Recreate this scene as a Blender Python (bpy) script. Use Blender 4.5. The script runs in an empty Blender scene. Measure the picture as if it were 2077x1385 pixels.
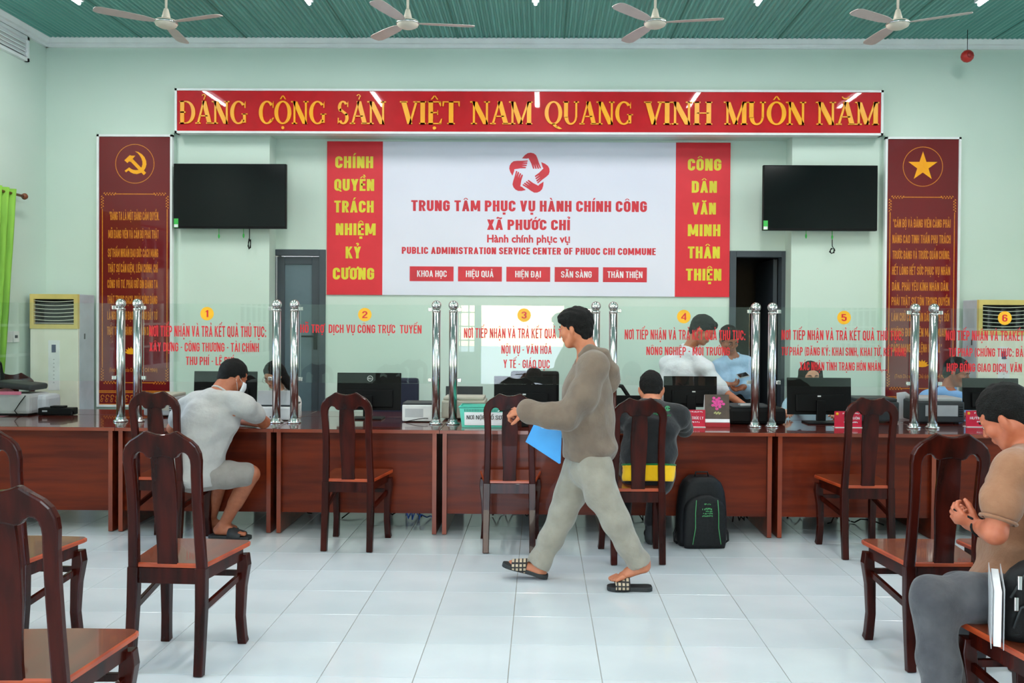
import bpy, bmesh, math, random
import numpy as np
from mathutils import Vector, Matrix

random.seed(7)
S = bpy.context.scene
COL = S.collection

# ------------------------------------------------------------------ camera
CAM_H, FPX, W_PX, H_PX = 1.523, 1815.0, 2077.0, 1385.0
YAW, PITCH, ROLL = 0.0145, 0.0122, 0.0065
PPX, PPY = 1071.0, 672.0
cam_data = bpy.data.cameras.new('camera')
cam = bpy.data.objects.new('camera', cam_data)
COL.objects.link(cam)
cam_data.sensor_width = 36.0
cam_data.lens = FPX / W_PX * 36.0
cam_data.shift_x = -(PPX - W_PX / 2) / W_PX
cam_data.shift_y = (PPY - H_PX / 2) / W_PX
cam_data.clip_start = 0.05
cam.matrix_world = (Matrix.Translation((0, 0, CAM_H)) @ Matrix.Rotation(YAW, 4, 'Z')
                    @ Matrix.Rotation(math.pi / 2 - PITCH, 4, 'X') @ Matrix.Rotation(ROLL, 4, 'Z'))
S.camera = cam

# ------------------------------------------------------------------ world, daylight, exposure
world = bpy.data.worlds.new('daylight_world')
S.world = world
world.use_nodes = True
wn = world.node_tree.nodes
wl = world.node_tree.links
bgn = wn['Background']
sky = wn.new('ShaderNodeTexSky')
sky.sky_type = 'NISHITA'
sky.sun_disc = False
sky.sun_elevation = math.radians(42)
sky.sun_rotation = math.radians(200)
sky.air_density = 1.0
sky.dust_density = 0.6
wl.new(sky.outputs[0], bgn.inputs[0])
bgn.inputs[1].default_value = 2.0
sd = bpy.data.lights.new('sun', 'SUN')
sun = bpy.data.objects.new('sun', sd)
COL.objects.link(sun)
sd.energy = 22.0
sd.angle = math.radians(2)
sd.color = (1.0, 0.98, 0.95)
sun.rotation_euler = (math.radians(28), 0, math.radians(150))

S.view_settings.view_transform = 'Standard'
S.view_settings.look = 'None'
S.view_settings.gamma = 1.0
S.view_settings.use_curve_mapping = False
S.view_settings.exposure = 0.0
S.cycles.max_bounces = 8
S.cycles.diffuse_bounces = 4
S.cycles.glossy_bounces = 4
S.cycles.transmission_bounces = 6
S.cycles.transparent_max_bounces = 16
S.cycles.caustics_reflective = False
S.cycles.caustics_refractive = False
S.cycles.sample_clamp_indirect = 6.0
LAMP_W = 27.0      # each ceiling tube

# ------------------------------------------------------------------ camera geometry -> places in the room
CM = np.array(cam.matrix_world.to_3x3())


def ray(x, y):
    return CM @ np.array([(x - PPX) / FPX, -(y - PPY) / FPX, -1.0])


def at(x, y, Y):
    """Point of the room at depth Y that the photograph shows at pixel x, y."""
    d = ray(x, y)
    t = Y / d[1]
    return Vector((d[0] * t, Y, CAM_H + d[2] * t))


def atz(x, y, z):
    d = ray(x, y)
    t = (z - CAM_H) / d[2]
    return Vector((d[0] * t, d[1] * t, z))


def atx(x, y, X):
    d = ray(x, y)
    t = X / d[0]
    return Vector((X, d[1] * t, CAM_H + d[2] * t))


# ------------------------------------------------------------------ materials
def lin(c):
    r = []
    for v in c[:3]:
        v = v / 255.0
        r.append(v / 12.92 if v <= 0.04045 else ((v + 0.055) / 1.055) ** 2.4)
    return (*r, 1.0)


MATS = {}


def mat(name, c, rough=0.5, metal=0.0, c2=None, scale=(6, 6, 6), detail=3.0, bump=0.0, bscale=None,
        coat=0.0, spec=0.5, sheen=0.0, emit=None, lo=0.35, hi=0.65, rvar=0.0):
    if name in MATS:
        return MATS[name]
    m = bpy.data.materials.new(name)
    m.use_nodes = True
    nt = m.node_tree
    N, L = nt.nodes, nt.links
    p = N['Principled BSDF']
    p.inputs['Base Color'].default_value = lin(c)
    p.inputs['Roughness'].default_value = rough
    p.inputs['Metallic'].default_value = metal
    p.inputs['Specular IOR Level'].default_value = spec
    p.inputs['Coat Weight'].default_value = coat
    p.inputs['Coat Roughness'].default_value = 0.03
    p.inputs['Sheen Weight'].default_value = sheen
    if c2 is None:
        c2 = tuple(max(0, v * 0.93) for v in c)
    tc = N.new('ShaderNodeTexCoord')
    mp = N.new('ShaderNodeMapping')
    mp.inputs['Scale'].default_value = scale
    L.new(tc.outputs['Object'], mp.inputs[0])
    nz = N.new('ShaderNodeTexNoise')
    nz.inputs['Scale'].default_value = 1.0
    nz.inputs['Detail'].default_value = detail
    L.new(mp.outputs[0], nz.inputs['Vector'])
    rp = N.new('ShaderNodeValToRGB')
    rp.color_ramp.elements[0].position = lo
    rp.color_ramp.elements[1].position = hi
    rp.color_ramp.elements[0].color = lin(c)
    rp.color_ramp.elements[1].color = lin(c2)
    L.new(nz.outputs[0], rp.inputs[0])
    L.new(rp.outputs[0], p.inputs['Base Color'])
    if rvar:
        mr = N.new('ShaderNodeMapRange')
        mr.inputs[3].default_value = rough - rvar
        mr.inputs[4].default_value = rough + rvar
        L.new(nz.outputs[0], mr.inputs[0])
        L.new(mr.outputs[0], p.inputs['Roughness'])
    if bump:
        b = N.new('ShaderNodeBump')
        b.inputs['Strength'].default_value = bump
        b.inputs['Distance'].default_value = 0.01
        if bscale:
            n2 = N.new('ShaderNodeTexNoise')
            n2.inputs['Scale'].default_value = bscale
            n2.inputs['Detail'].default_value = 4.0
            L.new(tc.outputs['Object'], n2.inputs['Vector'])
            L.new(n2.outputs[0], b.inputs['Height'])
        else:
            L.new(nz.outputs[0], b.inputs['Height'])
        L.new(b.outputs[0], p.inputs['Normal'])
    if emit:
        p.inputs['Emission Color'].default_value = lin(emit[0])
        p.inputs['Emission Strength'].default_value = emit[1]
    MATS[name] = m
    return m


def glass_mat(name, tint, refl=0.08, strength=1.0):
    m = bpy.data.materials.new(name)
    m.use_nodes = True
    N, L = m.node_tree.nodes, m.node_tree.links
    N.remove(N['Principled BSDF'])
    tr = N.new('ShaderNodeBsdfTransparent')
    tr.inputs[0].default_value = (*tint, 1)
    gl = N.new('ShaderNodeBsdfGlossy')
    gl.inputs['Roughness'].default_value = 0.0
    fr = N.new('ShaderNodeFresnel')
    fr.inputs[0].default_value = 1.5
    mx = N.new('ShaderNodeMixShader')
    L.new(fr.outputs[0], mx.inputs[0])
    L.new(tr.outputs[0], mx.inputs[1])
    L.new(gl.outputs[0], mx.inputs[2])
    L.new(mx.outputs[0], N['Material Output'].inputs[0])
    return m


M_WALL = mat('mint_wall_paint', (205, 221, 210), 0.55, c2=(200, 218, 206), scale=(1.2, 1.2, 1.2), bump=0.03, bscale=120)
M_WHITE = mat('white_plaster', (236, 238, 238), 0.5, c2=(228, 230, 230))
M_TILE = mat('glazed_floor_tile', (210, 214, 216), 0.13, c2=(199, 205, 208), scale=(1.6, 2.2, 1), detail=5, spec=0.5, rvar=0.05)
M_GROUT = mat('tile_grout', (150, 140, 124), 0.8, c2=(172, 170, 164), scale=(3, 3, 3))
M_CEIL = mat('teal_corrugated_sheet', (98, 168, 156), 0.32, c2=(84, 152, 142), scale=(14, 0.5, 1), detail=4, spec=0.4, rvar=0.06)
M_CEILSEAM = mat('sheet_overlap', (52, 118, 106), 0.6)
M_DESK = mat('desk_varnished_wood', (112, 38, 12), 0.36, c2=(80, 22, 7), scale=(1.5, 9, 16), detail=6, coat=0.08, spec=0.2)
M_DESKTOP = mat('desktop_varnished_wood', (98, 36, 24), 0.17, c2=(72, 22, 16), scale=(1.5, 16, 10), detail=6, coat=0.6)
M_DESKEDGE = mat('desk_edge_wood', (142, 56, 24), 0.3, c2=(118, 42, 18), scale=(3, 12, 3), coat=0.3)
M_CHAIR = mat('chair_dark_wood', (64, 14, 6), 0.26, c2=(30, 6, 4), scale=(18, 18, 2.2), detail=6, coat=0.12, spec=.16)
M_SEAT = mat('seat_board_wood', (116, 52, 28), 0.24, c2=(90, 36, 18), scale=(14, 2.0, 6), detail=6, coat=0.4)
M_SEATEDGE = mat('seat_edge_wood', (172, 68, 28), 0.35, c2=(140, 48, 20), scale=(8, 8, 30), coat=0.2)
M_STEEL = mat('stainless_steel', (222, 220, 218), 0.2, 1.0, c2=(190, 188, 186), scale=(40, 40, 1))
M_GLASS = glass_mat('counter_glass', (0.955, 0.985, 0.97))
M_CLEAR = glass_mat('clear_plastic', (0.93, 0.95, 0.96))
M_MILKY = bpy.data.materials.new('milky_plastic')
M_MILKY.use_nodes = True
_n, _l = M_MILKY.node_tree.nodes, M_MILKY.node_tree.links
_t, _m = _n.new('ShaderNodeBsdfTransparent'), _n.new('ShaderNodeMixShader')
_m.inputs[0].default_value = .5
_n['Principled BSDF'].inputs['Base Color'].default_value = (.72, .72, .74, 1)
_l.new(_t.outputs[0], _m.inputs[1])
_l.new(_n['Principled BSDF'].outputs[0], _m.inputs[2])
_l.new(_m.outputs[0], _n['Material Output'].inputs[0])
M_RED = mat('banner_red', (196, 10, 26), 0.5, c2=(184, 8, 22), coat=0.35, spec=0.2)
M_POSTRED = mat('poster_red', (222, 28, 46), 0.45, c2=(216, 24, 42))
M_POSTWHITE = mat('poster_vinyl', (226, 226, 240), 0.4, c2=(220, 221, 236), scale=(1, 1, 1))
M_INKRED = mat('ink_red', (214, 34, 52), 0.45)
M_INKWHITE = mat('ink_white', (240, 236, 240), 0.45)
M_INKYEL = mat('ink_yellow_green', (224, 210, 40), 0.45, c2=(214, 198, 38))
M_GOLD = mat('gold_letter', (255, 176, 8), 0.4, c2=(250, 164, 6))
M_GOLDSIDE = mat('gold_print', (222, 138, 26), 0.4, c2=(206, 116, 24), scale=(60, 60, 60))
M_MAROON = mat('maroon_panel', (116, 8, 18), 0.45, c2=(104, 6, 16), scale=(1, 1, 1), coat=0.7, spec=.2)
M_TEXTRED = mat('sticker_red', (214, 18, 34), 0.4)
M_STICKYEL = mat('sticker_yellow', (250, 182, 20), 0.4)
M_BLACK = mat('black_plastic', (15, 15, 16), 0.5, c2=(11, 11, 12), spec=.15)
M_BLACKGLOSS = mat('black_gloss_screen', (6, 7, 9), 0.12, c2=(5, 6, 8), spec=.25)
M_CHAR = mat('charcoal_plastic', (58, 62, 64), 0.5, spec=.3)
M_DGREY = mat('dark_grey_metal', (58, 66, 74), 0.4, c2=(60, 68, 76))
M_DOORPANEL = mat('grey_door_panel', (92, 110, 118), 0.3, c2=(84, 102, 110))
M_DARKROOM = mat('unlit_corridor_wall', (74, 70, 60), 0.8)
M_LGREY = mat('light_grey_plastic', (186, 188, 190), 0.45)
M_OFFWHITE = mat('office_white_plastic', (228, 228, 226), 0.4)
M_BEIGE = mat('beige_plastic', (196, 192, 176), 0.5)
M_CREAM = mat('cream_enamel', (234, 233, 218), 0.4, c2=(228, 227, 210))
M_ACSIDE = mat('grey_enamel_side', (190, 200, 210), 0.4)
M_ACYEL = mat('yellowed_grille_frame', (222, 200, 120), 0.45)
M_TURQ = mat('turquoise_plastic', (96, 212, 190), 0.4)
M_PAPER = mat('white_paper', (240, 240, 242), 0.6)
M_INKBLACK = mat('ink_black', (30, 30, 34), 0.5)
M_PLATE = mat('nameplate_red', (206, 20, 58), 0.35)
M_BLUEF = mat('blue_folder', (52, 164, 238), 0.4, c2=(46, 156, 232))
M_GREENC = mat('green_curtain_cloth', (136, 190, 66), 0.7, c2=(116, 170, 56), scale=(20, 20, 1))
M_FAN = mat('fan_cream_enamel', (220, 208, 190), 0.35)
M_FANBLADE = mat('fan_blade_enamel', (196, 180, 174), 0.4, c2=(184, 168, 162))
M_LIMEGREEN = mat('green_tape', (60, 190, 80), 0.5)
M_CONCRETE = mat('outside_paving', (205, 205, 202), 0.8, c2=(190, 190, 186), scale=(1, 1, 1))


# ------------------------------------------------------------------ object helpers
def link(name, me, m=None, parent=None, kind=None):
    o = bpy.data.objects.new(name, me)
    if m is not None:
        for q in (m if isinstance(m, (list, tuple)) else [m]):
            me.materials.append(q)
    COL.objects.link(o)
    if parent is not None:
        o.parent = parent
    if kind:
        o['kind'] = kind
    return o


def tag(o, label, cat, group=None, kind=None):
    o['label'] = label
    o['category'] = cat
    if group:
        o['group'] = group
    if kind:
        o['kind'] = kind
    return o


def thing(name, label, cat, loc=(0, 0, 0), rz=0.0, group=None):
    o = bpy.data.objects.new(name, None)
    o.empty_display_size = 0.1
    COL.objects.link(o)
    o.location = loc
    o.rotation_euler = (0, 0, rz)
    return tag(o, label, cat, group)


def kids(o):
    return [c for c in bpy.data.objects if c.parent == o]


def dup(root, loc, rz, label, group=None):
    def rec(o, par):
        c = o.copy()
        COL.objects.link(c)
        if par is not None:
            c.parent = par
        for k in KIDS.get(o.name, []):
            rec(k, c)
        return c
    KIDS = {}
    for c in bpy.data.objects:
        if c.parent is not None:
            KIDS.setdefault(c.parent.name, []).append(c)
    r = rec(root, None)
    r.location = loc
    r.rotation_euler = (0, 0, rz)
    r['label'] = label
    if group:
        r['group'] = group
    return r


class MB:
    """Collects shapes into one mesh."""

    def __init__(self):
        self.v, self.f, self.mi, self.sm = [], [], [], []

    def add(self, vs, fs, mi=0, smooth=False):
        b = len(self.v)
        self.v += [tuple(v) for v in vs]
        for f in fs:
            self.f.append(tuple(i + b for i in f))
            self.mi.append(mi)
            self.sm.append(smooth)
        return self

    def box(self, x0, x1, y0, y1, z0, z1, mi=0, bev=0.0, M=None):
        if bev <= 0:
            vs = [(x, y, z) for z in (z0, z1) for y in (y0, y1) for x in (x0, x1)]
            fs = [(0, 2, 3, 1), (4, 5, 7, 6), (0, 1, 5, 4), (2, 6, 7, 3), (0, 4, 6, 2), (1, 3, 7, 5)]
        else:
            bm = bmesh.new()
            bmesh.ops.create_cube(bm, size=1)
            for v in bm.verts:
                v.co = Vector(((x0 + x1) / 2 + v.co.x * (x1 - x0), (y0 + y1) / 2 + v.co.y * (y1 - y0),
                               (z0 + z1) / 2 + v.co.z * (z1 - z0)))
            bmesh.ops.bevel(bm, geom=bm.edges[:], offset=bev, segments=2, affect='EDGES', profile=0.6)
            bm.verts.index_update()
            vs = [v.co.copy() for v in bm.verts]
            fs = [tuple(v.index for v in f.verts) for f in bm.faces]
            bm.free()
        if M is not None:
            vs = [M @ Vector(v) for v in vs]
        return self.add(vs, fs, mi)

    def loft(self, pts, rad, n=10, mi=0, ref=Vector((1, 0, 0)), cap=True, square=False):
        """Tube through pts; rad: number or (along ref, across) per point."""
        pts = [Vector(p) for p in pts]
        rings = []
        for i, p in enumerate(pts):
            t = (pts[min(i + 1, len(pts) - 1)] - pts[max(i - 1, 0)]).normalized()
            a = ref - t * ref.dot(t)
            if a.length < 1e-4:
                a = Vector((0, 1, 0)) - t * t.y
                if a.length < 1e-4:
                    a = Vector((0, 0, 1))
            a.normalize()
            b = t.cross(a)
            r = rad[i] if isinstance(rad, (list, tuple)) and not isinstance(rad, tuple) else rad
            if isinstance(rad, list):
                r = rad[i]
            ra, rb = r if isinstance(r, tuple) else (r, r)
            ring = []
            for k in range(n):
                th = 2 * math.pi * k / n
                if square:
                    th = math.pi / 4 + math.pi / 2 * k
                    ca, sa = math.copysign(1, math.cos(th)), math.copysign(1, math.sin(th))
                else:
                    ca, sa = math.cos(th), math.sin(th)
                ring.append(p + a * (ra * ca) + b * (rb * sa))
            rings.append(ring)
        n = len(rings[0]) if not square else 4
        if square:
            rings = [r[:4] for r in rings]
        vs = [v for r in rings for v in r]
        fs = []
        for i in range(len(rings) - 1):
            for k in range(n):
                k2 = (k + 1) % n
                fs.append((i * n + k, i * n + k2, (i + 1) * n + k2, (i + 1) * n + k))
        if cap:
            fs.append(tuple(reversed(range(n))))
            fs.append(tuple((len(rings) - 1) * n + k for k in range(n)))
        return self.add(vs, fs, mi, smooth=not square)

    def lathe(self, prof, c=(0, 0, 0), n=20, mi=0, axis='Z'):
        vs, fs = [], []
        for r, z in prof:
            for k in range(n):
                th = 2 * math.pi * k / n
                x, y = r * math.cos(th), r * math.sin(th)
                p = {'Z': (x, y, z), 'Y': (x, z, y), 'X': (z, x, y)}[axis]
                vs.append((p[0] + c[0], p[1] + c[1], p[2] + c[2]))
        for i in range(len(prof) - 1):
            for k in range(n):
                k2 = (k + 1) % n
                fs.append((i * n + k, i * n + k2, (i + 1) * n + k2, (i + 1) * n + k))
        fs.append(tuple(reversed(range(n))))
        fs.append(tuple((len(prof) - 1) * n + k for k in range(n)))
        return self.add(vs, fs, mi, True)

    def prism(self, outline, y0, y1, mi=0, smooth=False):
        """outline: (x, z) polygon, extruded along y (y0 front, y1 back)."""
        n = len(outline)
        vs = [(x, y0, z) for x, z in outline] + [(x, y1, z) for x, z in outline]
        fs = [tuple(range(n)), tuple(reversed(range(n, 2 * n)))]
        for k in range(n):
            k2 = (k + 1) % n
            fs.append((k, k + n, k2 + n, k2))
        return self.add(vs, fs, mi, smooth)

    def strip(self, A, B, y0, y1, mi=0, yf=None):
        """solid between two matched (x, z) lines A and B; yf(z) shifts y."""
        n = len(A)
        g = yf or (lambda z: 0.0)
        vs = [(x, y0 + g(z), z) for x, z in A] + [(x, y0 + g(z), z) for x, z in B] + \
             [(x, y1 + g(z), z) for x, z in A] + [(x, y1 + g(z), z) for x, z in B]
        fs = []
        for i in range(n - 1):
            fs.append((i, i + 1, n + i + 1, n + i))
            fs.append((2 * n + i, 3 * n + i, 3 * n + i + 1, 2 * n + i + 1))
            fs.append((i, 2 * n + i, 2 * n + i + 1, i + 1))
            fs.append((n + i, n + i + 1, 3 * n + i + 1, 3 * n + i))
        fs.append((0, n, 3 * n, 2 * n))
        fs.append((n - 1, 3 * n - 1, 4 * n - 1, 2 * n - 1))
        return self.add(vs, fs, mi)

    def build(self, name, m, parent=None, kind=None, bevel=0.0, fixn=True):
        me = bpy.data.meshes.new(name)
        me.from_pydata(self.v, [], self.f)
        me.polygons.foreach_set('material_index', self.mi)
        me.polygons.foreach_set('use_smooth', self.sm)
        me.update()
        if fixn or bevel:
            bm = bmesh.new()
            bm.from_mesh(me)
            bmesh.ops.recalc_face_normals(bm, faces=bm.faces[:])
            if bevel:
                es = [e for e in bm.edges if len(e.link_faces) == 2 and e.calc_face_angle(0) > 0.6]
                bmesh.ops.bevel(bm, geom=es, offset=bevel, segments=2, affect='EDGES', profile=0.5)
            bm.to_mesh(me)
            bm.free()
        return link(name, me, m, parent, kind)


def box(name, m, x0, x1, y0, y1, z0, z1, parent=None, bev=0.0, kind=None):
    return MB().box(x0, x1, y0, y1, z0, z1, bev=bev).build(name, m, parent, kind)


# ------------------------------------------------------------------ lettering
def text_mesh(s, bold=0.0, extr=0.0):
    cu = bpy.data.curves.new('lettering', 'FONT')
    cu.body = s
    cu.offset = bold
    cu.extrude = extr
    cu.resolution_u = 3
    o = bpy.data.objects.new('lettering', cu)
    COL.objects.link(o)
    dg = bpy.context.evaluated_depsgraph_get()
    me = bpy.data.meshes.new_from_object(o.evaluated_get(dg))
    bpy.data.objects.remove(o)
    bpy.data.curves.remove(cu)
    me.materials.clear()
    return me


def stroke(pts, w, closed=False):
    """polyline of width w as quads (mitred)"""
    P = [Vector((x, z)) for x, z in pts]
    n = len(P)
    off = []
    for i in range(n):
        if closed:
            d0, d1 = P[i] - P[i - 1], P[(i + 1) % n] - P[i]
        else:
            d0 = P[i] - P[i - 1] if i else P[1] - P[0]
            d1 = P[i + 1] - P[i] if i < n - 1 else d0
        d0, d1 = d0.normalized(), d1.normalized()
        n0, n1 = Vector((-d0.y, d0.x)), Vector((-d1.y, d1.x))
        m = (n0 + n1)
        m = n0 if m.length < .2 else m.normalized()
        off.append(m * (w / 2 / max(.45, m.dot(n1))))
    q = []
    for i in range(n if closed else n - 1):
        j = (i + 1) % n
        q.append([tuple(P[i] + off[i]), tuple(P[j] + off[j]), tuple(P[j] - off[j]), tuple(P[i] - off[i])])
    return q


def arcp(cx, cz, rx, rz, a0, a1, n=6):
    return [(cx + rx * math.cos(math.radians(a0 + (a1 - a0) * k / n)), cz + rz * math.sin(math.radians(a0 + (a1 - a0) * k / n))) for k in range(n + 1)]


def grot(c, t):
    """condensed sans capital: (width, polygons); t = stem thickness"""
    W = .46 + .3 * (t - .11)
    a = t / 2
    L, R, T, B, m = a, W - a, 1 - a, a, W / 2
    rx, rz = m - a, .17
    st = lambda x: stroke([(x, 0), (x, 1)], t)
    top = arcp(m, T - rz, rx, rz, 0, 180, 8)          # right -> left
    bot = arcp(m, B + rz, rx, rz, 180, 360, 8)        # left -> right
    h = t * .82
    if c == 'A':
        return W + .05, [[(0, 0), (t, 0), (m + .025 + a * .9, 1), (m + .025 - a * .9, 1)], [(W + .05 - t, 0), (W + .05, 0), (m + .025 + a * .9, 1), (m + .025 - a * .9, 1)],
                         [(.1, .2), (W - .05, .2), (W - .07, .2 + h), (.12, .2 + h)]]
    if c == 'V':
        return W + .03, [[(0, 1), (t, 1), (m + a * .9, 0), (m - a * .9, 0)], [(W + .03 - t, 1), (W + .03, 1), (m + a * .9, 0), (m - a * .9, 0)]]
    if c == 'M':
        return W + .2, stroke([(L, 0), (L, 1)], t) + stroke([(W + .2 - a, 0), (W + .2 - a, 1)], t) + \
            [[(0, 1), (t * 1.15, 1), (m + .1 + a * .7, .12), (m + .1 - a * .7, .12)], [(W + .2, 1), (W + .2 - t * 1.15, 1), (m + .1 - a * .7, .12), (m + .1 + a * .7, .12)]]
    if c == 'N':
        return W + .02, st(L) + stroke([(W + .02 - a, 0), (W + .02 - a, 1)], t) + [[(0, 1), (t * 1.1, 1), (W + .02, 0), (W + .02 - t * 1.1, 0)]]
    if c == 'H':
        return W, st(L) + st(R) + [[(a, .45), (R, .45), (R, .45 + h), (a, .45 + h)]]
    if c == 'I':
        return t, st(a)
    if c == 'T':
        return W - .02, st(m - .01) + [[(0, 1 - h), (W - .02, 1 - h), (W - .02, 1), (0, 1)]]
    if c in 'EFL':
        q = st(L)
        w = W - .08
        if c in 'EL':
            q += [[(a, 0), (w, 0), (w, h), (a, h)]]
        if c in 'EF':
            q += [[(a, 1 - h), (w, 1 - h), (w, 1), (a, 1)], [(a, .45), (w - .03, .45), (w - .03, .45 + h), (a, .45 + h)]]
        return w, q
    if c == 'K':
        return W + .03, st(L) + [[(L, .30), (L, .50), (W - t * .9, 1), (W + .02, 1)], [(L + .08, .48), (L + .16, .66), (W + .04, 0), (W + .03 - t * 1.1, 0)]]
    if c == 'X':
        return W + .02, [[(0, 1), (t * 1.1, 1), (W + .02, 0), (W + .02 - t * 1.1, 0)], [(W + .02, 1), (W + .02 - t * 1.1, 1), (0, 0), (t * 1.1, 0)]]
    if c == 'Y':
        return W + .03, [[(0, 1), (t * 1.05, 1), (m + .015 + a, .42), (m + .015 - a, .42)], [(W + .03, 1), (W + .03 - t * 1.05, 1), (m + .015 - a, .42), (m + .015 + a, .42)]] + \
            stroke([(m + .015, 0), (m + .015, .46)], t)
    if c in 'OQ':
        q = stroke(top[:] + bot[:], t, True)
        if c == 'Q':
            q += [[(m, .22), (m + .12, .22), (W + .04, -.06), (W - .10, -.06)]]
        return W, q
    if c == 'U':
        return W, stroke([(L, 1)] + bot + [(R, 1)], t)
    if c == 'C':
        return W, stroke([(R, .64)] + top + bot + [(R, .36)], t)
    if c == 'G':
        return W, stroke([(R, .66)] + top + bot + [(R, .50), (m, .50)], t)
    if c == 'D':
        return W, st(L) + stroke([(a, T)] + arcp(m, T - rz, rx, rz, 90, 0, 5) + arcp(m, B + rz, rx, rz, 0, -90, 5) + [(a, B)], t)
    if c in 'PRB':
        zm = .47
        hz = (T - zm) / 2
        q = st(L) + stroke([(a, T)] + arcp(m + .02, (T + zm) / 2, rx - .02, hz, 90, -90, 8) + [(a, zm)], t * .95)
        if c == 'R':
            q += [[(m - .05, .5), (m + .07, .5), (W + .01, 0), (W + .01 - t * 1.05, 0)]]
        if c == 'B':
            q += stroke([(a, zm + .03)] + arcp(m + .02, (B + zm + .03) / 2, rx - .02, (zm + .03 - B) / 2, 90, -90, 8) + [(a, B)], t * .95)
        return W, q
    if c == 'S':
        return W, stroke([(R, .69)] + top + [(L, .66), (L + .05, .58), (R - .05, .42), (R, .34)] + list(reversed(bot)) + [(L, .31)], t)
    if c == '1':
        return .3, stroke([(.2, 0), (.2, 1)], t * 1.1) + [[(.2, 1), (.2, .82), (.0, .70), (.0, .82)]]
    if c == '2':
        return W, stroke([(L, .70)] + list(reversed(top)) + [(R, .60), (L + .02, .2), (L + .02, B)], t) + [[(0, 0), (W, 0), (W, h * 1.2), (0, h * 1.2)]]
    if c == '3':
        return W, stroke([(L, .74)] + list(reversed(top)) + [(R, .64), (m + .02, .52)], t) + stroke([(m + .02, .52), (R, .40)] + list(reversed(bot)) + [(L, .28)], t)
    if c == '4':
        return W + .06, stroke([(W - .06, 0), (W - .06, 1)], t) + stroke([(W - .06, .95), (.03, .30)], t * .9) + [[(0, .2), (W + .06, .2), (W + .06, .2 + h), (0, .2 + h)]]
    if c == '5':
        return W, stroke([(R, T), (L, T), (L, .56), (m, .60), (R, .50)] + list(reversed(bot)) + [(L, .25)], t)
    if c == '6':
        return W, stroke([(R, .74)] + top + bot + [(R, .46), (m, .56), (L, .50)], t)
    if c == '-':
        return .26, [[(.02, .4), (.24, .4), (.24, .52), (.02, .52)]]
    if c in ':.,':
        q = [[(.02, 0), (.02 + t, 0), (.02 + t, t), (.02, t)]]
        if c == ':':
            q += [[(.02, .5), (.02 + t, .5), (.02 + t, .5 + t), (.02, .5 + t)]]
        if c == ',':
            q += [[(.02 + t * .4, 0), (.02 + t, 0), (.02 + t * .3, -.2), (.02, -.2)]]
        return .04 + t, q
    if c == '(':
        return .2, stroke(arcp(.26, .48, .2, .62, 115, 245, 8), t * .7)
    if c == ')':
        return .2, stroke(arcp(-.06, .48, .2, .62, 65, -65, 8), t * .7)
    if c == '"':
        return .26, [[(.02, .7), (.1, .7), (.12, 1), (.02, 1)], [(.16, .7), (.24, .7), (.26, 1), (.16, 1)]]
    return .26, []


def marks(name, cx, W, t):
    u = 1.07
    k = t * .6
    if name == 'ACUTE':
        return [[(cx - .06, u), (cx + .02, u), (cx + .15, u + .2), (cx + .02, u + .2)]]
    if name == 'GRAVE':
        return [[(cx + .06, u), (cx - .02, u), (cx - .15, u + .2), (cx - .02, u + .2)]]
    if name == 'CIRCUMFLEX':
        return [[(cx - .19, u), (cx - .09, u), (cx + .02, u + .16), (cx - .05, u + .16)], [(cx + .19, u), (cx + .09, u), (cx - .02, u + .16), (cx + .05, u + .16)]]
    if name == 'TILDE':
        return stroke([(cx - .18, u + .03), (cx - .10, u + .12), (cx, u + .07), (cx + .1, u + .02), (cx + .18, u + .11)], k)
    if name == 'BREVE':
        return stroke(arcp(cx, u + .14, .13, .12, 190, 350, 6), k)
    if name == 'HOOK':
        return stroke(arcp(cx, u + .13, .07, .07, 170, -70, 7) + [(cx, u)], k * .8)
    if name == 'DOT':
        return [[(cx - t * .5, -.1 - t), (cx + t * .5, -.1 - t), (cx + t * .5, -.1), (cx - t * .5, -.1)]]
    if name == 'HORN':
        return stroke([(W - .06, .88), (W + .03, .92), (W + .09, 1.10)], k * 1.1)
    return []


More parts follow.
